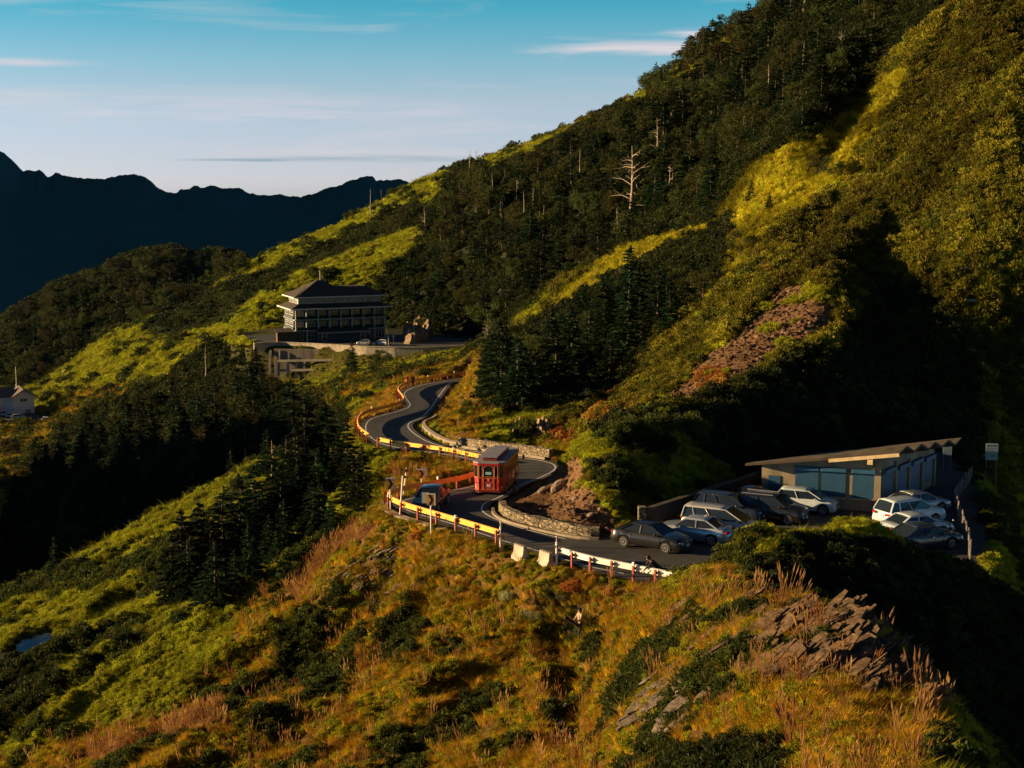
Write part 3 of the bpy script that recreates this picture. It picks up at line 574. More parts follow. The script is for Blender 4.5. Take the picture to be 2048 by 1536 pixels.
# ---------------------------------------------------------------- guardrails
M_yel = mat('yellow_rail_paint', (0.83, 0.42, 0.07), 0.5, var=0.18, scale=2, spec=0.5)
M_gal = mat('galvanised_rail', (0.72, 0.70, 0.68), 0.42, metal=0.35, var=0.12, scale=3)
M_redp = mat('red_post_paint', (0.27, 0.045, 0.028), 0.55, var=0.25, scale=4)
M_whp = mat('white_post_paint', (0.75, 0.73, 0.70), 0.55, var=0.15, scale=4)
M_dk = mat('black_rubber', (0.012, 0.012, 0.013), 0.7)
WB = [(0.0, 0.50), (0.055, 0.53), (0.055, 0.60), (0.0, 0.645), (0.0, 0.665), (0.055, 0.71), (0.055, 0.78), (0.0, 0.81), (-0.02, 0.81), (-0.02, 0.50)]
def guardrail(label, P, mbeam, mpost, step=2.0, side=1, hs=1.0, reflect=True, bw=0.11):
    P = resamp(P, step); root = empty('guardrail', tuple(P[0])); Q = P - P[0]; fine = resamp(Q, step / 3)
    vs, fs = sweep(fine, [(a * side * 1.3, (z - 0.1) * 1.2 * hs) for a, z in WB]); meshobj('rail_beam', vs, fs, mbeam, root)
    for i in range(len(Q)):
        t = Q[min(i + 1, len(Q) - 1)] - Q[max(i - 1, 0)]; an = math.atan2(t[1], t[0]); n = Vector((t[1], -t[0], 0)).normalized() * side
        c = Vector(Q[i]) + n * 0.22
        p = MB().box(c + Vector((0, 0, 0.16 * hs)), (bw, bw, 1.35 * hs), rz=an).build('post', mpost, root)
        mb = MB().box(c - n * 0.11 + Vector((0, 0, 0.66 * hs)), (0.07, 0.16, 0.14 * hs), rz=an).build('spacer', M_dk, p)
        if reflect and i % 4 == 2: MB().box(c + Vector((0, 0, 0.93 * hs)), (0.12, 0.12, 0.2 * hs), rz=an).build('post_cap', M_whp, p)
    tag(root, label, 'guardrail', 'guardrails along the mountain road'); return root
j0, j1 = near_idx(LS, 1352, 1173), near_idx(LS, 1113, 1119)
RO = offs(LS, RS, -0.35)
g1_ = guardrail('white metal guardrail beside the crouching person at the car park entrance', RO[j0:j1 + 1], M_gal, M_redp, 1.45, side=-1, hs=1.0)
k0, k1 = near_idx(LS, 1003, 1085), near_idx(LS, 975, 958)
g2_ = guardrail('yellow orange guardrail with red posts around the sharp bend in front of the bus', RO[k0:k1 + 1], M_yel, M_redp, 2.2, side=-1)
m0, m1 = near_idx(LS, 970, 928), near_idx(LS, 766, 892)
g3_ = guardrail('yellow orange guardrail running behind the bus roof along the upper road leg', RO[m0:m1 + 1], M_yel, M_redp, 2.7, side=-1)
n0_, n1_ = near_idx(LS, 745, 884), near_idx(LS, 950, 751)
g4_ = guardrail('winding orange guardrail with red posts round the far bend up to the two walkers', RO[n0_:n1_ + 1], M_yel, M_redp, 2.3, side=-1)
# concrete barrier blocks in the gap of the rail
for k, (px, py) in enumerate([(1041, 1117), (1092, 1130)]):
    p = Pz(px, py, -21.32); root = empty('concrete_barrier', p, R(-58))
    prof_ = [(-0.32, -0.1), (-0.32, 0.12), (-0.17, 0.34), (-0.12, 0.76), (0.12, 0.76), (0.17, 0.34), (0.32, 0.12), (0.32, -0.1)]
    MB().prism(prof_, (0, 1, 0), (0, 0, 1), (-0.52, 0, 0), (1.04, 0, 0)).build('block', M_conc, root, bevel=0.02)
    m_ = MB()
    for q in range(5): m_.box((-0.42 + q * 0.21, 0, 0.79), (0.11, 0.2, 0.06))
    m_.build('lifting_lugs', M_conc, root)
    tag(root, ['pale concrete barrier block next to the end of the yellow guardrail', 'pale concrete barrier block next to the end of the white guardrail'][k], 'barrier', 'concrete barrier blocks in the guardrail gap')
# striped end posts
def post_thing(name, label, cat, px, py, z, h, r=0.05, lean=(0, 0), m=None, heads=True):
    p = Pz(px, py, z); root = empty(name, p)
    MB().cyl((0, 0, -0.3), (lean[0], lean[1], h), r, 10).build('pole', m or M_whp, root)
    if heads:
        MB().box((lean[0] * 0.9, lean[1] * 0.9, h * 0.90), (0.16, 0.1, 0.26)).build('reflector', M_yel if heads == 2 else M_redp, root)
        MB().box((lean[0] * 0.6, lean[1] * 0.6, h * 0.66), (0.15, 0.1, 0.16)).build('band', M_dk, root)
    tag(root, label, cat); return root
post_thing('delineator_post', 'striped marker post at the end of the yellow guardrail', 'marker post', 1001, 1101, -21.4, 1.75, 0.06, heads=2)
post_thing('delineator_post', 'pale marker post at the end of the white guardrail', 'marker post', 1113, 1133, -21.3, 1.75, 0.06)
post_thing('marker_pole', 'slim white pole standing in front of the orange guardrail at the bend apex', 'pole', 799, 1032, -21.8, 2.7, 0.055, lean=(0.25, 0.0), heads=False)
post_thing('marker_pole', 'short leaning white pole with a dark red tip behind the bend guardrail', 'pole', 806, 988, -22.0, 1.9, 0.05, lean=(0.28, 0.0))
# chevron signs
M_chy = mat('sign_yellow', (0.72, 0.36, 0.05), 0.5, var=0.08, scale=3); M_blk = mat('sign_black', (0.012, 0.012, 0.012), 0.5); M_sgn = mat('sign_white', (0.72, 0.72, 0.70), 0.5, var=0.05, scale=4); M_grey = mat('sign_grey_back', (0.5, 0.52, 0.5), 0.5, metal=0.2)
def chevron(label, px, pyb, z, hpole, w, h, rz, back=None):
    p = Pz(px, pyb, z); root = empty('chevron_sign', p, rz)
    pl = MB().cyl((0, 0, -0.6), (0, 0, hpole), 0.045, 10)
    pl.cyl((0, 0, hpole - 0.02), (-0.16, 0.02, hpole + 0.3), 0.03, 8).cyl((0, 0, hpole - 0.02), (0.16, 0.02, hpole + 0.3), 0.03, 8); pl.build('pole', M_whp, root)
    c = hpole + 0.1 + h / 2
    bd = MB().box((0, 0, c), (w, 0.03, h)).build('sign_panel', M_chy, root)
    a = w * 0.40; b = h * 0.5
    poly = [(-a * 0.85, b * 0.97), (-a * 0.1, b * 0.97), (a * 0.95, 0), (-a * 0.1, -b * 0.97), (-a * 0.85, -b * 0.97), (a * 0.1, 0)]
    MB().prism(poly, (1, 0, 0), (0, 0, 1), (0, -0.017, c), (0, -0.008, 0)).build('chevron_mark', M_blk, bd)
    fr = MB(); fr.box((0, 0, c + h / 2 + 0.03), (w + 0.1, 0.08, 0.06)); fr.box((w / 2 + 0.025, 0, c), (0.05, 0.08, h)); fr.build('frame', M_sgn, root)
    if back: MB().box((back[0], 0.2, c + back[1]), (w * 0.95, 0.03, h * 1.0)).build('rear_panel', M_grey, root)
    tag(root, label, 'road sign', 'chevron signs on the sharp bend'); return root
chevron('yellow sign with black chevron on the left of the leaning white poles', 781, 1020, -21.8, 1.35, 0.52, 0.70, R(0))
chevron('yellow sign with black chevron standing on the grass above the dark car', 843, 979, -22.0, 0.75, 0.50, 0.60, R(4), (0.2, 0.12))
chevron('yellow chevron sign with pale grey panel behind it in front of the dark car', 862, 1062, -21.5, 1.55, 0.50, 0.68, R(-6), (-0.36, 0.08))
# ---------------------------------------------------------------- plants: prototypes
def leaf_mat(name, trans=0.25, rough=0.6, base=None, rnd=0.5, attr=True, hue=0.03):
    m = bpy.data.materials.new(name); m.use_nodes = True; t = m.node_tree; b = t.nodes['Principled BSDF']
    b.inputs['Roughness'].default_value = rough; b.inputs['Specular IOR Level'].default_value = 0.12
    oi = nn(t, 'ShaderNodeObjectInfo'); hv = nn(t, 'ShaderNodeHueSaturation')
    if attr:
        a = nn(t, 'ShaderNodeAttribute', attribute_name='tint', attribute_type='INSTANCER'); t.links.new(a.outputs['Color'], hv.inputs['Color'])
    else: hv.inputs['Color'].default_value = (*base, 1)
    g = nn(t, 'ShaderNodeNewGeometry'); nz = nn(t, 'ShaderNodeTexNoise'); nz.inputs['Scale'].default_value = 1.3; nz.inputs['Detail'].default_value = 3; t.links.new(g.outputs['Position'], nz.inputs[0])
    m1 = nn(t, 'ShaderNodeMath', operation='MULTIPLY_ADD'); m1.inputs[1].default_value = rnd; m1.inputs[2].default_value = 1 - rnd / 2; t.links.new(oi.outputs['Random'], m1.inputs[0])
    m2 = nn(t, 'ShaderNodeMath', operation='MULTIPLY_ADD'); m2.inputs[1].default_value = 1.1; m2.inputs[2].default_value = 0.45; t.links.new(nz.outputs[0], m2.inputs[0])
    m3 = nn(t, 'ShaderNodeMath', operation='MULTIPLY'); t.links.new(m1.outputs[0], m3.inputs[0]); t.links.new(m2.outputs[0], m3.inputs[1]); t.links.new(m3.outputs[0], hv.inputs['Value'])
    m4 = nn(t, 'ShaderNodeMath', operation='MULTIPLY_ADD'); m4.inputs[1].default_value = hue; m4.inputs[2].default_value = 0.5 - hue / 2; t.links.new(oi.outputs['Random'], m4.inputs[0]); t.links.new(m4.outputs[0], hv.inputs['Hue'])
    t.links.new(hv.outputs[0], b.inputs['Base Color'])
    if trans:
        tr = nn(t, 'ShaderNodeBsdfTranslucent'); mx = nn(t, 'ShaderNodeMixShader'); mx.inputs[0].default_value = trans
        t.links.new(hv.outputs[0], tr.inputs[0]); t.links.new(b.outputs[0], mx.inputs[1]); t.links.new(tr.outputs[0], mx.inputs[2]); t.links.new(mx.outputs[0], t.nodes['Material Output'].inputs[0])
    return m
M_tint = leaf_mat('leaves_and_grass', 0.36)
M_bark = mat('bark', (0.11, 0.08, 0.055), 0.95, var=0.35, scale=3, stretch=(4, 4, 1))
M_dead = mat('bleached_deadwood', (0.27, 0.22, 0.165), 0.85, var=0.25, scale=3, stretch=(4, 4, 1))
M_fir = leaf_mat('fir_needles', 0.12, 0.7, (0.016, 0.034, 0.010), 0.9, attr=False, hue=0.07)
M_brd = leaf_mat('autumn_leaves', 0.2, 0.7, (0.050, 0.056, 0.012), 1.0, attr=False, hue=0.10)
def quads_mesh(name, c, ax, ay, mats_, sm=False):
    """many small leaf quads: centres c, half axes ax (length) and ay (width); leaf shape pointed at the far end"""
    n = len(c); v = np.empty((n, 4, 3)); v[:, 0] = c - ax - ay * 0.55; v[:, 1] = c - ax + ay * 0.55; v[:, 2] = c + ax * 0.35 + ay; v[:, 3] = c + ax - ay * 0.25
    me = bpy.data.meshes.new(name); me.vertices.add(n * 4); me.vertices.foreach_set('co', v.astype(np.float32).ravel()); me.loops.add(n * 4); me.polygons.add(n)
    me.loops.foreach_set('vertex_index', np.arange(n * 4, dtype=np.int32)); me.polygons.foreach_set('loop_start', np.arange(n, dtype=np.int32) * 4)
    me.update(calc_edges=True)
    for m in mats_: me.materials.append(m)
    return me
def unit(v): return v / (np.linalg.norm(v, axis=-1, keepdims=True) + 1e-9)
def rnd_perp(a, r):
    b = r.normal(size=a.shape); b -= (b * a).sum(-1, keepdims=True) * a; return unit(b)
def clump_mesh(name, seed, n, rad, h, ll, lw, upw=0.8, nsub=7, sub=0.45):
    """leafy dome built of several sub-clumps, leaves pointing out and up"""
    r = np.random.RandomState(seed); sc = r.normal(size=(nsub, 3)); sc = unit(sc); sc[:, 2] = np.abs(sc[:, 2]) * 0.9
    sc = sc * np.array([rad, rad, h]) * r.uniform(0.35, 0.8, (nsub, 1)); k = r.randint(0, nsub, n)
    d = unit(r.normal(size=(n, 3))); d[:, 2] = np.abs(d[:, 2]) * 1.0 - 0.25; sr = sub * (rad + h) / 2 * r.uniform(0.7, 1.25, nsub)
    c = sc[k] + d * sr[k][:, None] * r.uniform(0.55, 1.0, (n, 1)) ; c[:, 2] = np.maximum(c[:, 2], -0.05 * h)
    a = unit(d + np.array([0, 0, upw]) + r.normal(size=(n, 3)) * 0.45); b = rnd_perp(a, r)
    return quads_mesh(name, c, a * ll * r.uniform(0.6, 1.3, (n, 1)) / 2, b * lw * r.uniform(0.7, 1.2, (n, 1)) / 2, [M_tint])
def tuft_mesh(name, seed, n, rad, h, w, lean=0.5):
    r = np.random.RandomState(seed); an = r.uniform(0, 2 * np.pi, n); rr = rad * np.sqrt(r.uniform(0, 1, n)); base = np.stack([np.cos(an) * rr, np.sin(an) * rr, np.full(n, -0.08)], -1)
    ln = lean * (0.3 + rr / rad) * r.uniform(0.5, 1.3, n); hh = h * r.uniform(0.55, 1.1, n); dirx = np.stack([np.cos(an + r.normal(size=n) * 0.5), np.sin(an + r.normal(size=n) * 0.5), np.zeros(n)], -1)
    mid = base + np.array([0, 0, 1]) * (hh * 0.6)[:, None] + dirx * (ln * hh * 0.3)[:, None]; tip = base + np.array([0, 0, 1]) * hh[:, None] + dirx * (ln * hh)[:, None]
    sd_ = np.stack([-dirx[:, 1], dirx[:, 0], np.zeros(n)], -1) * w / 2
    v = np.stack([base - sd_, base + sd_, mid + sd_ * 0.8, mid - sd_ * 0.8, tip], 1)
    fs = []; [fs.extend([(5 * i, 5 * i + 1, 5 * i + 2, 5 * i + 3), (5 * i + 3, 5 * i + 2, 5 * i + 4)]) for i in range(n)]
    me = bpy.data.meshes.new(name); me.from_pydata(v.reshape(-1, 3).tolist(), [], fs); me.materials.append(M_tint); me.update(); return me
def plume_mesh(name, seed, n):
    r = np.random.RandomState(seed); V = []; Fc = []
    for i in range(n):
        an = r.uniform(0, 6.28); b = np.array([math.cos(an), math.sin(an), 0]) * r.uniform(0, 0.15); h = r.uniform(0.7, 1.15); dr = np.array([r.uniform(-0.3, 0.3), r.uniform(-0.3, 0.3), 1.0]); dr /= np.linalg.norm(dr)
        for sdv in (np.array([1, 0, 0]), np.array([0, 1, 0])):
            k = len(V); p = b; q = b + dr * h * 0.72; tp = b + dr * h
            V += [p - sdv * .006, p + sdv * .006, q + sdv * .006, q - sdv * .006]; Fc.append((k, k + 1, k + 2, k + 3)); k = len(V)
            V += [q, q + dr * h * .1 + sdv * .028, tp, q + dr * h * .1 - sdv * .028]; Fc.append((k, k + 1, k + 2, k + 3))
    me = bpy.data.meshes.new(name); me.from_pydata([tuple(v) for v in V], [], Fc); me.materials.append(M_tint); me.update(); return me
def stone_mesh(name, seed, flat=0.7):
    r = np.random.RandomState(seed); bm = bmesh.new(); bmesh.ops.create_icosphere(bm, subdivisions=1, radius=0.5)
    for v in bm.verts: v.co = Vector((v.co.x * (1 + r.uniform(-.3, .3)), v.co.y * (1 + r.uniform(-.3, .3)) * 0.8, v.co.z * flat * (1 + r.uniform(-.3, .3))))
    me = bpy.data.meshes.new(name); bm.to_mesh(me); bm.free(); me.materials.append(M_tint); return me
def proto(name, me): return bpy.data.objects.new(name, me)    # never linked to the scene: only a pattern
PT = {'scrub': [proto('scrub_pattern', clump_mesh('scrub', 10 + i, 300, 0.42, 0.42, 0.15, 0.045, 0.9)) for i in range(4)],
      'bush': [proto('bush_pattern', clump_mesh('bush', 30 + i, 620, 0.5, 0.55, 0.10, 0.055, 0.4, 9, 0.42)) for i in range(4)],
      'tuft': [proto('tuft_pattern', tuft_mesh('tuft', 50 + i, 75, 0.22, 0.62, 0.022, 0.75)) for i in range(4)],
      'plume': [proto('plume_pattern', plume_mesh('plume', 70 + i, 9)) for i in range(3)],
      'stone': [proto('stone_pattern', stone_mesh('stone', 90 + i)) for i in range(4)]}
def scatter(name, protos, pos, rot, scl, tint, kindv='stuff', label=None):
    n = len(pos); me = bpy.data.meshes.new(name); me.vertices.add(n); me.vertices.foreach_set('co', np.asarray(pos, np.float32).ravel())
    for nm, ty, key, val in (('rot', 'FLOAT_VECTOR', 'vector', rot), ('scl', 'FLOAT_VECTOR', 'vector', scl)):
        a = me.attributes.new(nm, ty, 'POINT'); a.data.foreach_set(key, np.asarray(val, np.float32).ravel())
    a = me.attributes.new('vi', 'INT', 'POINT'); a.data.foreach_set('value', RNG.randint(0, len(protos), n).astype(np.int32))
    if tint is not None:
        a = me.attributes.new('tint', 'FLOAT_COLOR', 'POINT'); a.data.foreach_set('color', np.concatenate([tint, np.ones((n, 1))], 1).astype(np.float32).ravel())
    ob = bpy.data.objects.new(name, me); col.objects.link(ob)
    gt = bpy.data.node_groups.new(name + '_spread', 'GeometryNodeTree'); gt.interface.new_socket('Geometry', in_out='INPUT', socket_type='NodeSocketGeometry'); gt.interface.new_socket('Geometry', in_out='OUTPUT', socket_type='NodeSocketGeometry')
    gi = gt.nodes.new('NodeGroupInput'); go = gt.nodes.new('NodeGroupOutput'); ip = gt.nodes.new('GeometryNodeInstanceOnPoints'); jn = gt.nodes.new('GeometryNodeJoinGeometry')
    for p in protos:
        oi = gt.nodes.new('GeometryNodeObjectInfo'); oi.inputs['Object'].default_value = p; oi.inputs['As Instance'].default_value = True; gt.links.new(oi.outputs['Geometry'], jn.inputs[0])
    def attr(nm, dt):
        a = gt.nodes.new('GeometryNodeInputNamedAttribute'); a.data_type = dt; a.inputs['Name'].default_value = nm; return a.outputs['Attribute']
    gt.links.new(gi.outputs[0], ip.inputs['Points']); gt.links.new(jn.outputs[0], ip.inputs['Instance']); ip.inputs['Pick Instance'].default_value = True
    gt.links.new(attr('vi', 'INT'), ip.inputs['Instance Index']); gt.links.new(attr('rot', 'FLOAT_VECTOR'), ip.inputs['Rotation']); gt.links.new(attr('scl', 'FLOAT_VECTOR'), ip.inputs['Scale'])
    gt.links.new(ip.outputs[0], go.inputs[0]); md = ob.modifiers.new('spread', 'NODES'); md.node_group = gt
    tag(ob, label, None, None, kindv); return ob
# ---------------------------------------------------------------- ground cover
cellA = np.gradient(Y, axis=0) * np.gradient(X, axis=1)
vis = (TAN >= np.concatenate([np.full((1, NA), -9.0), RUNMAX[:-1]], 0) - 1.2 / Y)
# widen the visible set a little, so a step to the side still finds plants
vw = vis.copy()
for s_h in (3, 6, 10): vw |= np.roll(vis, s_h, 0) | np.roll(vis, -s_h, 0)
inside = (PXI > -500) & (PXI < 2550) & (PYI < 1750)
base_ok = vw & inside & ~KO & (Y < 1000)
size = np.clip(0.50 * (Y / 60) ** 0.75, 0.38, 3.2)
dens = np.where(KL == 3, 2.2, 1.0) * np.where(Y > 140, 4.0, 4.6) * np.where((PXI > 1450) & (Y > 120), 1.7, 1.0) / size ** 2 * np.where((PXI > -60) & (PXI < 2110), 1.0, 0.35)
steep = np.sqrt(1 + np.gradient(Z, axis=0) ** 2 / np.gradient(Y, axis=0) ** 2)
lam = cellA * dens * np.minimum(steep, 1.8) * base_ok
cnt = RNG.poisson(np.clip(lam, 0, 6)); ci, cj = np.nonzero(cnt); rep = cnt[ci, cj]; ci = np.repeat(ci, rep); cj = np.repeat(cj, rep)
ly = np.interp(ci + RNG.uniform(-.5, .5, len(ci)), np.arange(NR), LD); la = np.interp(cj + RNG.uniform(-.5, .5, len(cj)), np.arange(NA), A)
gy = np.exp(ly); gx = la * gy; gzz, _ = ground(gx, gy); kc = KL[ci, cj]; sz = size[ci, cj]; NP = len(gx)
print('ground cover', NP)
patch = fbm(gx / 5 + gy * 0.05, gy / 7, 101, 4); patch2 = fbm(gx / 2.2, gy / 3.2, 111, 3); big = fbm(gx / (gy * .12), gy / (gy.mean() * .3), 131, 3)
ru = RNG.uniform(0, 1, NP); typ = np.full(NP, 0)   # 0 scrub 1 bush 2 tuft 3 plume 4 stone 5 none
gpx, gpy = proj(gx, gy, gzz)
c7 = kc == 7; typ[c7 & (ru < .4)] = 2
c0 = kc == 0; typ[c0 & (ru < 0.25)] = 2; typ[c0 & (((patch > 0.60) & ((gy < 250) | (patch > .68))) | ((gy > 108) & (gy < 260) & (gpx > 1100) & (ru > 0.5)))] = 1
c1 = kc == 1; typ[c1] = 2; typ[c1 & (ru < 0.28 + .6 * np.clip(patch2 * 2 - .7, 0, 1))] = 0; typ[c1 & (ru > 0.965)] = 3; bshn = fbm(gx / 2.6, gy / 3.4, 151, 3) + (patch - .5) * .5; typ[c1 & (bshn > 0.615)] = 1
c2_ = kc == 2; typ[c2_] = 2; typ[c2_ & (ru < 0.35)] = 3
c3 = kc == 3; typ[c3] = 5; typ[c3 & (ru < 0.6)] = 4; typ[c3 & (patch > 0.66)] = 0
typ[(kc == 4)] = 5; c5 = kc == 5; typ[c5] = 1; typ[c5 & (ru < 0.3)] = 0
n3 = RNG.uniform(0, 1, (NP, 1)); nb = np.clip(patch[:, None] * 2 - 0.5, 0, 1)
def mixc(a, b, t): return np.array(a) * (1 - t) + np.array(b) * t
G1, G2, GD = (0.150, 0.170, 0.009), (0.27, 0.275, 0.013), (0.030, 0.045, 0.010)
Y1, Y2, Y3 = (0.44, 0.275, 0.016), (0.57, 0.31, 0.024), (0.28, 0.265, 0.012)
R1, R2 = (0.30, 0.15, 0.05), (0.42, 0.26, 0.10)
tint = mixc(G1, G2, n3) * (0.55 + 0.9 * patch2[:, None]) * np.where(gy > 250, 1.35, 1.2)[:, None]
t1 = np.where(n3 < 0.55, mixc(Y1, Y2, nb), mixc(Y3, Y1, n3)) * (0.6 + 0.8 * patch2[:, None])
tint = np.where(c7[:, None], mixc((0.30, 0.30, .014), (0.42, 0.36, .018), n3) * (0.6 + .7 * patch2[:, None]), tint)
tint = np.where(c1[:, None] & (typ == 2)[:, None], t1, tint); tint = np.where((c1 & (typ == 0))[:, None], mixc(G1, Y3, n3) * 1.0, tint)
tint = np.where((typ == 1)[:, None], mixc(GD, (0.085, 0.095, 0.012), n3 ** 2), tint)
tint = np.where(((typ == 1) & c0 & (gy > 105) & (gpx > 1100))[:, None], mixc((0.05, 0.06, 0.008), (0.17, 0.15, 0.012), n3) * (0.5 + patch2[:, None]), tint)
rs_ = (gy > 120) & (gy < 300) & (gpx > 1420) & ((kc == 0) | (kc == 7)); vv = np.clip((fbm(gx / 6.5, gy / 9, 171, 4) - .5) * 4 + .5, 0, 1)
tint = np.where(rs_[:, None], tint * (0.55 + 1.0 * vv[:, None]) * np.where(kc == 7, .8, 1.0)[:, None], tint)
tint = np.where((c2_ | (typ == 3))[:, None], mixc(R1, R2, n3), tint); tint = np.where((typ == 4)[:, None], mixc((0.085, 0.050, 0.026), (0.24, 0.15, 0.085), n3 ** 3), tint)
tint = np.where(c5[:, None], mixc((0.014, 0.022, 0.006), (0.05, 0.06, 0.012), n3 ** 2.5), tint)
# autumn red shrubs here and there by the road
for (qx, qy, qr, d0, d1) in [(1160, 1165, 45, 70, 84), (840, 1050, 30, 84, 96), (1060, 935, 26, 96, 112), (1100, 890, 60, 110, 140), (1230, 830, 60, 112, 150), (1520, 640, 45, 140, 200), (1420, 760, 30, 110, 160), (1290, 1170, 30, 70, 80), (850, 950, 40, 96, 125)]:
    m = (np.hypot(gpx - qx, (gpy - qy) * 1.3) < qr) & (gy > d0) & (gy < d1) & (RNG.uniform(0, 1, NP) < 0.36) & (typ != 4)
    tint[m] = mixc((0.24, 0.085, 0.02), (0.36, 0.2, 0.03), n3[m]); typ[m] = np.where(typ[m] == 5, 0, typ[m])
rd_ = np.full(NP, 99.0); mm_ = (gx > -30) & (gx < 40) & (gy > 70) & (gy < 235); d1_, _ = seg_dist(gx[mm_], gy[mm_], LS[::2]); d2_, _ = seg_dist(gx[mm_], gy[mm_], RS[::2]); rd_[mm_] = np.minimum(d1_, d2_)
nr_ = (rd_ < 5.5) & (typ == 1); tint[nr_] = mixc(Y3, Y1, n3[nr_]) * .8; typ[nr_] = 2
sz = np.where((gy > 296) & (gy < 373) & (gpx > 500) & (gpx < 990), np.minimum(sz, 0.7), sz)
sz = np.where(rd_ < 6, np.minimum(sz, 0.40 + rd_ * .06), sz)
rotv = np.stack([RNG.normal(0, .13, NP), RNG.normal(0, .13, NP), RNG.uniform(0, 6.28, NP)], -1)
jit = np.clip(np.exp(RNG.normal(0, .3, NP)), .4, 1.7) * sz / 0.5
for tname, ti, k, hz in (('scrub', 0, 0.62, 0.9), ('bush', 1, 0.80, 0.95), ('tuft', 2, 0.70, 0.74), ('plume', 3, 0.95, 1.0), ('stone', 4, 0.20, 1)):
    m = typ == ti
    if ti == 1: m &= (RNG.uniform(0, 1, NP) < 0.55) | ((gy > 115) & (gpx > 1450))
    sc_ = jit[m] * k * (1.0 if ti != 4 else 1)
    if ti == 3: sc_ = np.clip(sc_, 0.5, 1.3)
    if ti == 2: sc_ = np.where(gy[m] < 90, np.clip(sc_, 0.5, 1.1), sc_)
    if ti == 4: sc_ = np.clip(sc_ * .55 * np.exp(RNG.normal(0, 0.6, m.sum())), 0.05, 0.8)
    if ti == 1: sc_ *= np.where(gy[m] < 105, 1.15, 1.25)
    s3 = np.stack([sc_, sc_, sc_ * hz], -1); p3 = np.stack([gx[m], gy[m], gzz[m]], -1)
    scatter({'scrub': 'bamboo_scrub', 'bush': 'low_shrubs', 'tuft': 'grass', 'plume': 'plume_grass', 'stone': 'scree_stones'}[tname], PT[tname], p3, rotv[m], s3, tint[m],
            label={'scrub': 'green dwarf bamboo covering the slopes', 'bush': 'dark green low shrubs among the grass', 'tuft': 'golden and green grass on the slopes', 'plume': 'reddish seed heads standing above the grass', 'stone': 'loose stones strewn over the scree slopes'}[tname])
    print(tname, m.sum())
# ---------------------------------------------------------------- trees
def quads_cat(name, parts, mats_):
    c = np.concatenate([p[0] for p in parts]); a = np.concatenate([p[1] for p in parts]); b = np.concatenate([p[2] for p in parts]); return quads_mesh(name, c, a, b, mats_)
def fir_crown(seed, width=0.24, base=0.12, tiers=19, flat=False, dens=1.0, leaf=0.033):
    """unit-height conifer crown: layered, slightly drooping boughs with gaps between the layers"""
    r = np.random.RandomState(seed); parts = []
    for t in range(tiers):
        f = (t + r.uniform(-.25, .25)) / tiers; z = base + (1 - base) * f
        prof = (1 - f) ** 0.72 if not flat else (0.75 * math.sin(min(1, (f + 0.12) * 1.1) * math.pi) ** 0.5 + 0.25)
        prof = max(prof, 0.05); nb = max(3, int(7 * (0.5 + 0.5 * prof)) + r.randint(-1, 2)); a0 = r.uniform(0, 6.28)
        for q in range(nb):
            if r.uniform() < 0.13: continue
            an = a0 + 6.283 * q / nb + r.normal() * 0.2; L_ = width * prof * r.uniform(0.62, 1.22)
            d = np.array([math.cos(an), math.sin(an), 0]); sdv = np.array([-d[1], d[0], 0]); n = int(max(8, 46 * L_ / width) * dens); s = r.uniform(0.12, 1, n) ** 0.75; zj = r.normal() * 0.013
            wd_ = L_ * 0.34 * (1.08 - s) + 0.008; off = r.uniform(-1, 1, n) * wd_; lift = 0.10 if f > 0.5 else 0.0
            c = d * (s * L_)[:, None] + sdv * off[:, None]; c[:, 2] = z + zj + lift * s * L_ * 1.4 - 0.28 * (s ** 2) * L_ + 0.10 * (s ** 3) * L_ + r.normal(size=n) * 0.006 - np.abs(off) * 0.25
            ax = unit(d + sdv * (off / (wd_ + 1e-6) * 0.9)[:, None] + np.stack([np.zeros(n), np.zeros(n), r.normal(size=n) * 0.22 - 0.05], -1))
            ay = unit(np.cross(ax, np.array([0, 0, 1.0])) + r.normal(size=(n, 3)) * 0.42)
            parts.append((c, ax * leaf * r.uniform(0.6, 1.3, (n, 1)), ay * leaf * 0.42 * r.uniform(0.7, 1.2, (n, 1))))
    n = 26; s = r.uniform(0, 1, n); c = np.stack([r.normal(size=n) * 0.004, r.normal(size=n) * 0.004, 0.93 + 0.08 * s], -1); ax = unit(np.stack([r.normal(size=n) * .6, r.normal(size=n) * .6, np.ones(n)], -1)); parts.append((c, ax * leaf * .7, rnd_perp(ax, r) * leaf * .25))
    return quads_cat('crown', parts, [M_fir])
def broad_crown(seed):
    r = np.random.RandomState(seed); k = 26; sc = unit(r.normal(size=(k, 3))) * r.uniform(0.25, 1, (k, 1)) ** 0.5; sc = sc * np.array([0.36, 0.36, 0.30]) + np.array([0, 0, 0.64]); n = 2600
    i = r.randint(0, k, n); d = unit(r.normal(size=(n, 3))); c = sc[i] + d * (0.10 * r.uniform(0.5, 1, (n, 1))); a = unit(d + r.normal(size=(n, 3)) * .6 + np.array([0, 0, .3]))
    return quads_mesh('crown', c, a * 0.017, rnd_perp(a, r) * 0.010, [M_brd])
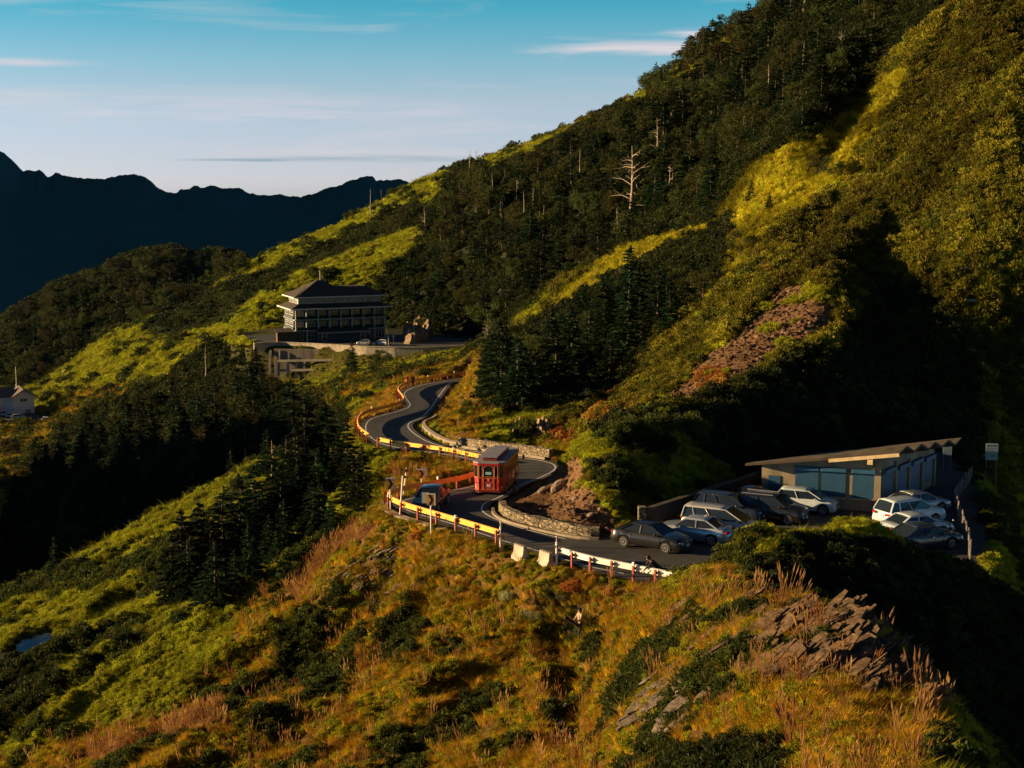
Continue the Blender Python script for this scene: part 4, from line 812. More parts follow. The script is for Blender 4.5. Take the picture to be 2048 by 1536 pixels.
def trunk_mesh(seed, r0=0.017, hh=0.97, limbs=5, bend=0.01, m=None, stub=0.0, nlimb_len=0.1, name='trunk'):
    r = np.random.RandomState(seed); mb = MB(); cb = np.cumsum(r.normal(size=(7, 2)), 0) * bend * 0.45
    pts = [(cb[k][0], cb[k][1], -0.05 + (hh + 0.05) * k / 6) for k in range(7)]
    mb.tube(pts, [r0 * (1.25 - 1.1 * k / 6) for k in range(7)], 7)
    for q in range(limbs):
        f = r.uniform(0.25, 0.92); k = int(f * 6); p = Vector(pts[k]).lerp(Vector(pts[k + 1]), f * 6 - k); an = r.uniform(0, 6.28); l = nlimb_len * r.uniform(.5, 1.3) * (1.1 - f * .6)
        e = p + Vector((math.cos(an) * l, math.sin(an) * l, l * r.uniform(-.1, .5))); mid = (p + e) / 2 + Vector((0, 0, l * .12)); mb.tube([p, mid, e], [r0 * .4, r0 * .25, r0 * .1], 5, cap=False)
        if stub:
            e2 = mid + Vector((math.cos(an + 1) * l * .4, math.sin(an + 1) * l * .4, l * .3)); mb.tube([mid, e2], [r0 * .2, r0 * .08], 4, cap=False)
    me = bpy.data.meshes.new(name); me.from_pydata(mb.v, [], mb.f); me.materials.append(m or M_bark); me.polygons.foreach_set('use_smooth', [True] * len(me.polygons)); return me
FIR = [(fir_crown(200 + i, width=w, base=bs, tiers=t), trunk_mesh(300 + i)) for i, (w, bs, t) in enumerate([(0.25, .08, 25), (0.21, .06, 27), (0.28, .12, 22), (0.23, .18, 23), (0.19, .05, 28), (0.30, .15, 20)])]
FIRN = [(fir_crown(240 + i, width=w, base=bs, tiers=t, dens=2.6, leaf=0.024), trunk_mesh(340 + i)) for i, (w, bs, t) in enumerate([(0.27, .08, 20), (0.23, .10, 22), (0.30, .14, 18)])]
FLAT = [(fir_crown(220 + i, width=0.2, base=0.42, tiers=9, flat=True), trunk_mesh(320 + i, bend=.02, limbs=8)) for i in range(3)]
BRD = [(broad_crown(260 + i), trunk_mesh(360 + i, hh=0.7, limbs=7, bend=.02, nlimb_len=.25)) for i in range(3)]
SNAG = [trunk_mesh(380 + i, r0=0.021, hh=0.98, limbs=l, bend=0.012, m=M_dead, stub=1, nlimb_len=ll) for i, (l, ll) in enumerate([(14, .17), (5, .08), (20, .26), (3, .05)])]
def put(name, pair, loc, h, rz, label, cat, group=None, wf=1.0):
    root = empty(name, loc, rz); root.scale = (h * wf, h * wf, h)
    for nm, me in zip(('crown', 'trunk'), pair):
        if me is None: continue
        c = bpy.data.objects.new(nm, me); col.objects.link(c); c.parent = root
    tag(root, label, cat, group); return root
# --- hand-placed conifers on the left spur: (px of stem, py of tip, py of foot, distance, kind, label)
SPUR = 'tall dark fir in the grove on the left spur, one of many alike'
def by_px(px, ytop, dist, name, pair, label, cat, group=None, wf=1.0, rz=None, ybase=None):
    if ybase is not None:
        p = hit(px, ybase, dist * 0.86, dist * 1.18)
        if abs(p.y - dist) > dist * 0.2: p = Vector((Pd(px, ybase, dist).x, dist, 0)); 
    else: p = Pd(px, ytop, dist)
    z = gz(p.x, p.y) - 0.15; top = Pd(px, ytop, p.y).z
    h = max(1.5, top - z); return put(name, pair, (p.x, p.y, z), h, random.uniform(0, 6.28) if rz is None else rz, label, cat, group, wf)
for k, (px, yt, yb, d) in enumerate([(575, 872, 1020, 140), (612, 800, 985, 150), (655, 812, 985, 150), (692, 835, 975, 146), (545, 905, 1040, 135), (600, 868, 1020, 138), (640, 900, 1030, 132), (482, 950, 1110, 128),
     (452, 975, 1140, 124), (402, 1000, 1165, 121), (366, 1020, 1185, 118), (432, 1085, 1215, 111), (520, 985, 1120, 126), (500, 1045, 1175, 115), (626, 960, 1085, 118), (664, 1000, 1075, 114), (345, 1105, 1215, 110), (570, 1000, 1110, 122), (700, 900, 1010, 128), (536, 860, 960, 152),
     (590, 850, 970, 150), (555, 1060, 1135, 114), (470, 1100, 1190, 112), (716, 940, 1020, 118), (736, 960, 1022, 110), (605, 1040, 1100, 113), (630, 850, 960, 148), (595, 930, 1040, 136), (675, 870, 985, 140), (560, 940, 1060, 130), (640, 965, 1060, 124), (510, 930, 1075, 134), (420, 1040, 1180, 117), (385, 1075, 1205, 113), (540, 1030, 1130, 120), (725, 890, 985, 126)]):
    by_px(px, yt, d, 'fir_tree', FIRN[k % 3], SPUR, 'tree', 'firs in the grove on the left spur', wf=random.uniform(1.15, 1.5), ybase=yb)
for px, yt, yb, d, lb in [(110, 1075, 1140, 150, 'small lone fir on the lit crest of the left spur'), (126, 1018, 1075, 185, 'lone fir in the dark hollow just above the small crest fir'), (246, 973, 1035, 190, 'lone slender fir in the dark hollow above the middle of the left spur'),
     (464, 895, 945, 178, 'small fir standing just behind the spur crest left of the grove'), (515, 845, 905, 190, 'slender fir standing behind the spur crest against the grove edge'), (40, 1140, 1190, 150, 'squat fir at the left frame edge on the spur crest')]:
    by_px(px, yt, d, 'fir_tree', FIR[1], lb, 'tree', ybase=yb)
by_px(548, 878, 141, 'dead_tree', (None, SNAG[1]), 'thin grey dead trunk with one bent limb standing in front of the fir grove', 'dead tree', ybase=1010)
# --- the woods: regions in the photograph, with distances
WOODS = [ # polygon, dmin, dmax, spacing m, height m, kinds(fir, flat, broad), label, group
 ([(830, 462), (900, 352), (960, 335), (1030, 318), (1190, 250), (1250, 222), (1350, 140), (1450, 55), (1560, -50), (1700, -260), (2060, -250), (2050, 20), (1900, 40), (1820, 110), (1640, 255), (1510, 330), (1430, 430), (1300, 478), (1110, 565), (960, 688), (800, 690), (785, 610), (790, 540), (840, 500)], 168, 800, 6.4, (6.5, 12.5), (.72, .12, .16), 'dark conifer in the forest right of the hotel, one of many alike', 'forest trees right of the hotel'),
 ([(945, 700), (1010, 640), (1090, 640), (1160, 590), (1240, 525), (1330, 540), (1440, 500), (1440, 600), (1350, 680), (1240, 775), (1100, 800), (1020, 825), (960, 800)], 140, 262, 4.4, (6.5, 11), (.85, .05, .10), 'dark conifer in the belt above the bus, one of many alike', 'firs above the road cutting'),
 ([(290, 655), (330, 625), (400, 604), (470, 562), (560, 535), (690, 480), (800, 400), (850, 415), (830, 470), (720, 512), (640, 552), (560, 600), (480, 655), (420, 690), (330, 690)], 548, 760, 7.0, (7, 12), (.8, .08, .12), 'dark conifer in the hollow between the grass ridges behind the hotel', 'trees between the grass ridges'),
 ([(60, 915), (200, 818), (300, 768), (400, 750), (430, 694), (515, 694), (545, 785), (690, 810), (690, 900), (600, 900), (540, 912), (440, 962), (300, 1040), (150, 1112), (60, 1130), (20, 1000)], 180, 440, 5.6, (7, 12), (.9, .03, .07), 'dark fir in the shadowed valley below the hotel, one of many alike', 'firs in the shadowed valley'),
 ([(-150, 700), (0, 632), (120, 560), (240, 515), (290, 498), (440, 502), (520, 530), (560, 545), (440, 600), (330, 640), (220, 680), (60, 790), (-150, 800)], 640, 1000, 8.5, (9, 15), (.9, .02, .08), 'dark conifer on the wooded hill at the far left, one of many', 'trees on the wooded hill'),
 ([(700, 690), (770, 690), (775, 740), (700, 765), (660, 770)], 300, 362, 6, (3, 5), (.8, .05, .15), 'fir on the bank just below the hotel terrace wall, one of several alike', 'trees below the terrace wall'),
 ([(1440, 440), (1500, 350), (1640, 270), (1700, 330), (1600, 420), (1500, 520), (1440, 560)], 145, 260, 6.5, (3.5, 6.5), (.0, .0, 1.0), 'bushy dark tree between the top right forest and the scree', 'bushy trees on the upper slope'),
 ([(-40, 900), (60, 880), (130, 930), (120, 1040), (40, 1080), (-40, 1080)], 220, 420, 9, (6, 10), (.95, .0, .05), 'dark fir standing in the lit grass at the far left, one of several alike', 'firs at the far left'),
]
cand = []
for wi, (pol, d0, d1, sp, hr, kinds, lb, gp) in enumerate(WOODS):
    y = np.sqrt(RNG.uniform(d0 ** 2, d1 ** 2, 120000)); pol = np.array(pol, float); a0_ = (pol[:, 0].min() - 20 - W2) / F; a1_ = (pol[:, 0].max() + 20 - W2) / F
    narea = 0.5 * (d1 ** 2 - d0 ** 2) * (a1_ - a0_) / (sp * sp) * 2.6; n = int(min(120000, narea)); y = y[:n]; a = RNG.uniform(a0_, a1_, n); x = a * y
    z, rm = ground(x, y); ppx, ppy = proj(x, y, z); hh0 = RNG.uniform(hr[0], hr[1], len(x)) * np.where(RNG.uniform(0, 1, len(x)) < .35, .62, 1) * (np.clip(y / 300, .55, 1) if wi == 0 else 1); qpx, qpy = proj(x, y, z + hh0 * (1.05 if wi == 2 else np.where(ppx > 1300, .1, .72) if wi == 0 else .72)); w_ = (fbm(x / 9, y / 9, 400 + wi, 3) - .5) * 36; m = inpoly(ppx + w_, ppy + w_ * .6, pol) & inpoly(qpx + w_ * .3, qpy, pol)
    kk, ii_, jj_ = klass(x, y); m &= ~KO[ii_, jj_]; m &= ~((y > 335) & (y < 425) & (ppx > 300) & (ppx < 800))
    x, y, z, rm, h = x[m], y[m], z[m], rm[m], hh0[m]; visb = (z + h) / y > rm + 0.0008
    x, y, z, h = x[visb], y[visb], z[visb], h[visb]
    grid = {}; 
    for q in range(len(x)):
        s2 = sp * (0.6 if h[q] < hr[0] else 0.85); c = (int(x[q] // sp), int(y[q] // (sp * 1.15))); ok = True
        for dx_ in (-1, 0, 1):
            for dy_ in (-1, 0, 1):
                for e in grid.get((c[0] + dx_, c[1] + dy_), ()):
                    if (x[q] - x[e]) ** 2 + (y[q] - y[e]) ** 2 < s2 * s2: ok = False; break
                if not ok: break
            if not ok: break
        if ok: grid.setdefault(c, []).append(q); cand.append((h[q] / y[q] * F, x[q], y[q], z[q], h[q], wi))
cand.sort(key=lambda c: -c[0]); print('woods', len(cand))
NIND = 250
stuffp = []
for q, (s_, x, y, z, h, wi) in enumerate(cand):
    kinds, lb, gp = WOODS[wi][5:8]; u = random.random(); fam = 'fir' if u < kinds[0] else ('flat' if u < kinds[0] + kinds[1] else 'broad')
    if q < NIND:
        pr_ = random.choice({'fir': FIR, 'flat': FLAT, 'broad': BRD}[fam]); hh = h * (0.62 if fam == 'broad' else 1)
        put({'fir': 'fir_tree', 'flat': 'fir_tree', 'broad': 'broadleaf_tree'}[fam], pr_, (x, y, z - .2), hh, random.uniform(0, 6.28), lb.replace('fir', 'tree').replace('conifer', 'tree'), 'tree', gp, random.uniform(1.1, 1.5))
    else: stuffp.append((x, y, z, h * (0.62 if fam == 'broad' else 1), {'fir': random.randint(0, 5), 'flat': 6 + random.randint(0, 2), 'broad': 9 + random.randint(0, 2)}[fam]))
def joined(pair):
    a = pair[0]; b = pair[1]; na = len(a.vertices); v = np.empty(na * 3, np.float32); a.vertices.foreach_get('co', v); vb = np.empty(len(b.vertices) * 3, np.float32); b.vertices.foreach_get('co', vb)
    me = bpy.data.meshes.new('tree_pattern'); fa = [(4 * i, 4 * i + 1, 4 * i + 2, 4 * i + 3) for i in range(na // 4)]; fb = [tuple(k + na for k in p.vertices) for p in b.polygons]
    me.from_pydata(np.concatenate([v, vb]).reshape(-1, 3).tolist(), [], fa + fb); me.materials.append(a.materials[0]); me.materials.append(M_bark); me.polygons.foreach_set('material_index', [0] * len(fa) + [1] * len(fb)); me.update(); return me
tp = [proto('tree_pattern', joined(p)) for p in FIR + FLAT + BRD]
sp_ = np.array(stuffp); fo = scatter('forest', tp, sp_[:, :3] - [0, 0, .2], np.stack([RNG.normal(0, .03, len(sp_)), RNG.normal(0, .03, len(sp_)), RNG.uniform(0, 6.28, len(sp_))], -1), sp_[:, 3:4] * np.stack([RNG.uniform(1.1, 1.5, len(sp_))] * 2 + [np.ones(len(sp_))], -1), None, label='dense far forest of dark conifers')
fo.data.attributes['vi'].data.foreach_set('value', sp_[:, 4].astype(np.int32))
# --- trees the photograph singles out
for px, yt, d, h_pix, fam, k, lb, cat, nm in [
  (1420, 96, 470, 0, FLAT, 0, 'tall bare-stemmed pine with a small flat crown breaking the skyline high on the right', 'tree', 'pine_tree'),
  (1283, 188, 600, 0, FLAT, 1, 'small wind-shaped pine on the skyline of the bare grass ridge', 'tree', 'pine_tree'),
  (1328, 170, 620, 0, FLAT, 2, 'low bushy pine on the skyline between the flat-topped pine and the forest edge', 'tree', 'pine_tree'),
  (1470, 62, 470, 0, FIR, 3, 'pointed fir on the skyline just above the flat-crowned pine', 'tree', 'fir_tree'),
  (1532, 14, 450, 0, FIR, 1, 'highest pointed fir on the right skyline near the top of the frame', 'tree', 'fir_tree'),
  (1183, 236, 690, 0, FIR, 4, 'tiny lone tree on the bare grass skyline left of the forest', 'tree', 'fir_tree')]:
    by_px(px, yt, d, nm, fam[k % len(fam)], lb, cat)
for px, yt, d, yb, k, lb in [(1262, 288, 300, 455, 2, 'big bleached dead tree with broken limbs in the middle of the dark forest'), (1403, 256, 300, 318, 1, 'bleached dead trunk with a forked top right of the big dead tree'), (849, 412, 480, 474, 0, 'bare pale dead tree at the top end of the grass ridge above the hotel'),
  (741, 376, 660, 402, 3, 'thin pale mast-like dead trunk left of the saddle skyline'), (763, 378, 660, 398, 3, 'shorter thin pale dead trunk beside the mast-like one'), (939, 298, 620, 330, 1, 'thin dead top poking over the forest skyline, the left one of two'), (953, 300, 620, 335, 0, 'bushy dead top poking over the forest skyline, the right one of two'),
  (1536, 128, 240, 200, 1, 'short bleached dead trunk high in the right-hand forest'), (1682, 60, 212, 106, 2, 'grey dead tree with side limbs near the top right forest edge'), (1606, 80, 225, 150, 3, 'straight pale dead trunk in the shaded forest at the top right'), (1555, 140, 225, 190, 3, 'second straight pale dead trunk in the shaded forest at the top right'), (412, 690, 340, 765, 1, 'pale dead trunk rising from the shadowed valley wood'),
  (1488, 225, 245, 285, 0, 'grey dead tree with fine twigs below the top right forest'), (985, 345, 480, 385, 3, 'pale bare trunk in the forest below the skyline')]:
    by_px(px, yt, d, 'dead_tree', (None, SNAG[k]), lb, 'dead tree', wf=1.15, ybase=yb if k != 3 or d < 400 else None)
sn_y = np.sqrt(RNG.uniform(260 ** 2, 520 ** 2, 900)); sn_a = RNG.uniform(-.02, .2, 900); sn_n = 0
for y_, a_ in zip(sn_y, sn_a):
    x_ = a_ * y_; z_, rm_ = ground(np.array([x_]), np.array([y_])); qx, qy = proj(x_, y_, z_[0]); h_ = random.uniform(6, 10)
    if inpoly(np.array([qx]), np.array([qy]), np.array(WOODS[0][0], float))[0] and (z_[0] + h_ * .6) / y_ > rm_[0] and sn_n < 20 and not (qy < 260 and qx < 1600):
        put('dead_tree', (None, SNAG[random.choice((0, 1, 3))]), (x_, y_, z_[0] - .2), h_, random.uniform(0, 6), 'thin pale dead trunk among the dark forest trees right of the hotel', 'dead tree', 'thin dead trunks in the forest', 1.0); sn_n += 1
by_px(705, 680, 330, 'fir_tree', FIR[0], 'dark fir standing in front of the hotel terrace wall', 'tree', ybase=745)

# --- rounded bushes that stand out on their own
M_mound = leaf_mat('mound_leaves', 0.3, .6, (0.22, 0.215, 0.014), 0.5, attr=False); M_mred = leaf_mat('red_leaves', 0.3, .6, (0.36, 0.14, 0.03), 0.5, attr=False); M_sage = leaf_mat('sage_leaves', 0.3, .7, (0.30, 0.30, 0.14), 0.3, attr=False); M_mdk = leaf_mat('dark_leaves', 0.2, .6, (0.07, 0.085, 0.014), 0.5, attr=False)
def mound(seed, m, n=4200, ll=.085, lw=.04, up=.5, ns=16): 
    me = clump_mesh('leaves', seed, n, 0.8, 0.85, ll, lw, up, ns, 0.40); me.materials.clear(); me.materials.append(m); return me
MND = {'g': [mound(700 + i, M_mound) for i in range(3)], 'r': [mound(710, M_mred)], 's': [mound(720 + i, M_sage, 4200, .16, .016, 1.3, 10) for i in range(2)], 'd': [mound(730 + i, M_mdk) for i in range(2)]}
def bush(k, px, py, d, s_, label, group, hz=.8):
    p = hit(px, py, d * .86, d * 1.2); 
    if abs(p.y - d) > .14 * d: p = Pd(px, py, d); p.z = gz(p.x, p.y)
    o = bpy.data.objects.new({'g': 'rounded_bush', 'r': 'red_bush', 's': 'sage_bush', 'd': 'dark_bush'}[k], random.choice(MND[k])); col.objects.link(o); o.location = (p.x, p.y, p.z - .1); o.scale = (s_, s_, s_ * hz); o.rotation_euler = (0, 0, random.uniform(0, 6)); tag(o, label, 'bush', group)
GH = 'lit bushes on the crest of the shaded hump'
for px, py, d, s_, lb in [(1462, 1108, 68, .85, 'lit bush lowest and leftmost on the crest of the shaded hump'), (1498, 1085, 66, .9, 'lit bush hiding the front of the silver minivan'), (1545, 1072, 65, .8, 'lit bush on the hump crest below the black SUV'), (1590, 1062, 66, .75, 'lit bush on the hump crest below the white hatchback'), (1640, 1056, 67, .85, 'lit bush on the hump crest below the middle shutter'),
    (1688, 1048, 68, .85, 'highest lit bush on the hump crest below the right front shutter'), (1815, 1105, 71, .6, 'lit bush just below the dark sedan in the right row'), (1865, 1122, 71, .65, 'lit bush at the right end of the hump crest'), (1905, 1145, 70, .5, 'small lit bush where the hump crest drops into the dark')]:
    bush('g', px, py, d, s_, lb, GH)
GM = 'rounded bushes between the two screes'
for px, py, d, s_, lb in [(1208, 895, 105, 1.7, 'big rounded bush at the top right of the lower scree'), (1238, 930, 103, 1.1, 'rounded bush hanging below the big one beside the dark gap'), (1190, 955, 101, 1.2, 'rounded bush on the right edge of the lower scree, upper one'), (1215, 1000, 97, 1.3, 'rounded bush on the right edge of the lower scree, lower one'), (1240, 955, 99, .8, 'small brown-green bush in the dark gap'), (1312, 925, 101, 1.2, 'rounded bush at the left edge of the dark bowl, upper one'), (1318, 975, 96, 1.0, 'rounded bush on the dark bowl edge just above the stone pier'), (1300, 850, 108, 1.1, 'rounded bush where the dark gap meets the upper scree')]:
    bush('g', px, py, d, s_, lb, GM)
bush('s', 1065, 1238, 74, 1.0, 'pale sage green bush standing alone beside the dark gully', 'sage bushes by the gully', 1.0); bush('s', 1020, 1195, 76, .95, 'pale spiky sage bush just up the slope from the lone one', 'sage bushes by the gully', .9)
bush('r', 1150, 1178, 75, 1.0, 'red and orange shrub below the left end of the white guardrail', 'red shrubs', .8); bush('r', 838, 1078, 87, .9, 'orange shrub at the foot of the concrete retaining wall', 'red shrubs', .9); bush('r', 1222, 1190, 73, .7, 'reddish shrub in front of the white guardrail posts', 'red shrubs', .7)
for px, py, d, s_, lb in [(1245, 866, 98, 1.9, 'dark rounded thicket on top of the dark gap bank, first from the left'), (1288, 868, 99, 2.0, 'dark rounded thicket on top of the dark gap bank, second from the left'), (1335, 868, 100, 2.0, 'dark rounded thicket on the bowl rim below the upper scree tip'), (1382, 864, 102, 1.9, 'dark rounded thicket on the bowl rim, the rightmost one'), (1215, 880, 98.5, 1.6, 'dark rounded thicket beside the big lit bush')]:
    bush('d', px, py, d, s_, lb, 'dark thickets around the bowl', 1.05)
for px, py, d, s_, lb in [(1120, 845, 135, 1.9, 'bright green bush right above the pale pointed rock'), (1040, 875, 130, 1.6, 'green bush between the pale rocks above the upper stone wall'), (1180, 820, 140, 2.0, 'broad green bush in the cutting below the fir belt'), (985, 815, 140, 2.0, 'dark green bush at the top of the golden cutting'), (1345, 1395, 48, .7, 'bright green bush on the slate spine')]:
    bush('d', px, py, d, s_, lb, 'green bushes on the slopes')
# ---------------------------------------------------------------- slate outcrops and boulders
def rock_mat(name, a, b, stretch, sc=2.5):
    return mat(name, a, 0.9, var=0.45, scale=sc, c2=b, bump=1.0, stretch=stretch, detail=9, spec=0.25)
M_slate = rock_mat('slate', (0.026, 0.018, 0.011), (0.125, 0.080, 0.044), (1, 1, 4))
M_slated = rock_mat('dark_slate', (0.04, 0.034, 0.028), (0.16, 0.13, 0.10), (1, 1, 3))
M_crag = rock_mat('crag_rock', (0.12, 0.085, 0.055), (0.30, 0.22, 0.14), (3, 3, 0.6), 1.6)
M_boul = rock_mat('boulder_rock', (0.11, 0.08, 0.06), (0.26, 0.2, 0.15), (1, 1, 1), 3)
def slab(bm, c, L_, Wd, T, u, v, n, r):
    """an irregular thin slab with broken ends"""
    k = 7; top = []; bot = []
    for i in range(k):
        s = -L_ / 2 + L_ * i / (k - 1); w0 = -Wd / 2 * (1 - 0.35 * r.uniform()) * (1 if 0 < i < k - 1 else .5); w1 = Wd / 2 * (1 - 0.35 * r.uniform()) * (1 if 0 < i < k - 1 else .5); t = T * r.uniform(.7, 1.2)
        for w_, lst in ((w0, 0), (w1, 1)):
            p = Vector(c) + u * (s + r.uniform(-.06, .06) * L_ / 3) + v * w_
            top.append(bm.verts.new(p + n * t / 2)); bot.append(bm.verts.new(p - n * t / 2))
    for i in range(k - 1):
        a = 2 * i
        bm.faces.new((top[a], top[a + 2], top[a + 3], top[a + 1])); bm.faces.new((bot[a], bot[a + 1], bot[a + 3], bot[a + 2]))
        bm.faces.new((top[a], bot[a], bot[a + 2], top[a + 2])); bm.faces.new((top[a + 1], top[a + 3], bot[a + 3], bot[a + 1]))
    bm.faces.new((top[0], top[1], bot[1], bot[0])); e = 2 * k - 2; bm.faces.new((top[e], bot[e], bot[e + 1], top[e + 1]))
def outcrop(label, px, py, wpx, hpx, dguess, m, n=60, seed=0, th=0.12, tilt=None, ln=1.9, group=None, name='slate_outcrop'):
    r = np.random.RandomState(500 + seed); p0 = hit(px, py, dguess * .8, dguess * 1.3)
    root = empty(name, p0); bm = bmesh.new()
    u, v, nn_ = tilt or (Vector((0.80, 0.34, 0.49)), None, Vector((-0.55, -0.28, 0.79)))
    u = u.normalized(); nn_ = (nn_ - u * nn_.dot(u)).normalized(); v = u.cross(nn_)
    for q in range(n):
        s = r.uniform(-1, 1); t_ = r.uniform(-1, 1) * math.sqrt(max(0.05, 1 - s * s * .7)); p = hit(px + s * wpx / 2 + t_ * wpx * 0.12, py + t_ * hpx / 2 - s * hpx * 0.2, dguess * .75, dguess * 1.35)
        if abs(p.y - p0.y) > dguess * .25: continue
        du = Vector([r.normal() * .09 for _ in range(3)]); uu = (u + du).normalized(); n2 = (nn_ + Vector([r.normal() * .13 for _ in range(3)])); n2 = (n2 - uu * n2.dot(uu)).normalized()
        slab(bm, p - p0 + nn_ * r.uniform(-.16, .14) , ln * r.uniform(.25, 1.3), ln * .17 * r.uniform(.35, 2.2), th * r.uniform(.6, 1.7), uu, uu.cross(n2), n2, r)
    me = bpy.data.meshes.new('rock_face'); bm.normal_update(); bm.to_mesh(me); bm.free(); me.materials.append(m); c = bpy.data.objects.new('rock_face', me); col.objects.link(c); c.parent = root
    tag(root, label, 'rock outcrop', group or 'slate outcrops on the foreground spine'); return root
outcrop('largest tilted slate outcrop low in the middle of the right foreground spine', 1590, 1300, 230, 130, 47, M_slate, 340, 1, 0.05, ln=2.0)
outcrop('tilted slate outcrop with grass between, just above and left of the largest one', 1450, 1240, 120, 90, 54, M_slate, 95, 2, 0.06, ln=1.3)
outcrop('small dark slate rib near the top of the foreground spine below the guardrail end', 1378, 1215, 70, 90, 60, M_slated, 60, 3, 0.07, ln=1.1)
outcrop('long dark slate rib low on the lit grass left of the largest outcrop', 1330, 1390, 150, 110, 46, M_slated, 110, 4, 0.06, ln=1.5)
outcrop('jagged reddish slate outcrop on the crest of the right foreground spine', 1765, 1350, 130, 90, 40, M_slate, 190, 5, 0.045, ln=1.3)
outcrop('last jagged slate outcrop at the right end of the foreground spine', 1840, 1390, 80, 70, 36, M_slate, 90, 6, 0.05, ln=0.9)
outcrop('low slate ledge at the bottom left of the foreground spine', 1140, 1450, 60, 120, 48, M_slated, 60, 7, 0.09, ln=1.1)
outcrop('dark broken slate patch on the left slope below the concrete retaining wall', 745, 1150, 110, 110, 86, M_slated, 150, 8, 0.09, ln=1.4)
outcrop('pale pointed rock standing in the cutting above the upper stone wall', 1082, 872, 22, 34, 126, M_crag, 22, 9, 0.35, (Vector((0.15, 0.2, 1)), None, Vector((-0.6, -0.8, 0.1))), ln=2.0, group='rocks in the road cutting', name='pale_rock')
outcrop('rough pale rock rib in the cutting left of the pointed rock', 1030, 850, 20, 50, 128, M_crag, 20, 10, 0.25, (Vector((0.3, 0.2, 1)), None, Vector((-0.6, -0.8, 0.1))), ln=1.3, group='rocks in the road cutting', name='pale_rock')
outcrop('golden rock crag at the right end of the hotel terrace', 832, 672, 44, 36, 400, M_crag, 70, 11, 1.0, (Vector((0.35, 0.2, 1)), None, Vector((-0.5, -0.8, 0.1))), ln=6.0, group='crag by the hotel', name='rock_crag')
outcrop('dark rock crack high on the lit slope at the right', 1805, 225, 26, 70, 195, M_slated, 40, 12, 0.4, (Vector((0.5, 0.4, .7)), None, Vector((-0.6, -0.5, 0.5))), ln=2.4, group='rocks on the upper slope', name='rock_rib')
outcrop('reddish bare rock streak above the upper scree', 1700, 420, 24, 90, 163, M_crag, 34, 13, 0.3, (Vector((0.5, 0.4, .7)), None, Vector((-0.6, -0.5, 0.5))), ln=1.8, group='rocks on the upper slope', name='rock_rib')
def boulder(label, px, py, d, s, seed, st=(1, .7, .6), rz=0.0):
    r = np.random.RandomState(seed); p = hit(px, py, d * .85, d * 1.2); bm = bmesh.new(); bmesh.ops.create_icosphere(bm, subdivisions=3, radius=0.5)
    for v in bm.verts:
        c = v.co; n = 0
        for q in range(5): 
            dd_ = Vector(unit(np.random.RandomState(seed * 7 + q).normal(size=3))); n = max(n, c.dot(dd_) - .33)
        v.co = c * (1 - n * .9) + Vector((r.uniform(-.03, .03), r.uniform(-.03, .03), r.uniform(-.03, .03))); v.co = Vector((v.co.x * st[0], v.co.y * st[1], v.co.z * st[2])) * s
    me = bpy.data.meshes.new('boulder'); bm.to_mesh(me); bm.free(); me.materials.append(M_boul); o = bpy.data.objects.new('boulder', me); col.objects.link(o); o.location = p + Vector((0, 0, s * .12)); o.rotation_euler = (0.2, -0.5, rz)
    tag(o, label, 'boulder', 'boulders on the scree slopes')
boulder('large tilted boulder in the middle of the lower scree', 1118, 980, 99, 1.5, 1, (1, .5, .5), .6)
boulder('flat pale boulder left of the large tilted one on the lower scree', 1085, 985, 98, .9, 2, (1, .6, .3), .5)
boulder('boulder at the road edge just right of the bus', 1030, 985, 97, 1.0, 3, (.7, .6, .8), 0)
boulder('small boulder near the bottom of the lower scree above the stone wall', 1180, 1035, 90, 0.6, 4)
boulder('rounded boulder half way down the lower scree', 1150, 1000, 95, .55, 5)
boulder('boulder near the right edge of the lower scree', 1200, 985, 97, .5, 6)
# ---------------------------------------------------------------- the shop beside the car park
M_cream = mat('stained_shaded_cream', (0.23, 0.19, 0.13), 0.92, var=0.35, scale=0.7, bump=0.2, stretch=(1, 1, 0.6))  # base darkened to put the shop front's shade into the wall colour
M_roofc = mat('shaded_roof_concrete', (0.06, 0.048, 0.036), 0.95, var=0.5, scale=1.1, bump=0.5)  # roof colour kept dark to stand in for missing shade
M_shut = mat('blue_shutter', (0.017, 0.07, 0.14), 0.55, var=0.15, scale=1.5, metal=0.1)  # blue deepened for the same painted-in shade
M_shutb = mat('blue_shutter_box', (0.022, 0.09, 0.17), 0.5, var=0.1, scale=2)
M_edge = mat('roof_edge_paint', (0.62, 0.48, 0.27), 0.85, var=0.25, scale=2)
Ab, Bb, Cb = Pz(1522, 1008, ZLOT), Pz(1757, 1024, ZLOT), Pz(1866, 970, ZLOT)
uS = (Bb - Ab); LSH = uS.length; uS.normalize(); wS = (Cb - Bb); WSH = wS.length; wS.normalize(); angS = math.atan2(uS.y, uS.x)
wp = Vector((-uS.y, uS.x, 0))            # building depth direction, square to the front
if wp.dot(wS) < 0: wp = -wp
shop = empty('shop_building', Bb, angS); tag(shop, 'low shuttered shop with cream walls and folded concrete roof beside the car park', 'building')
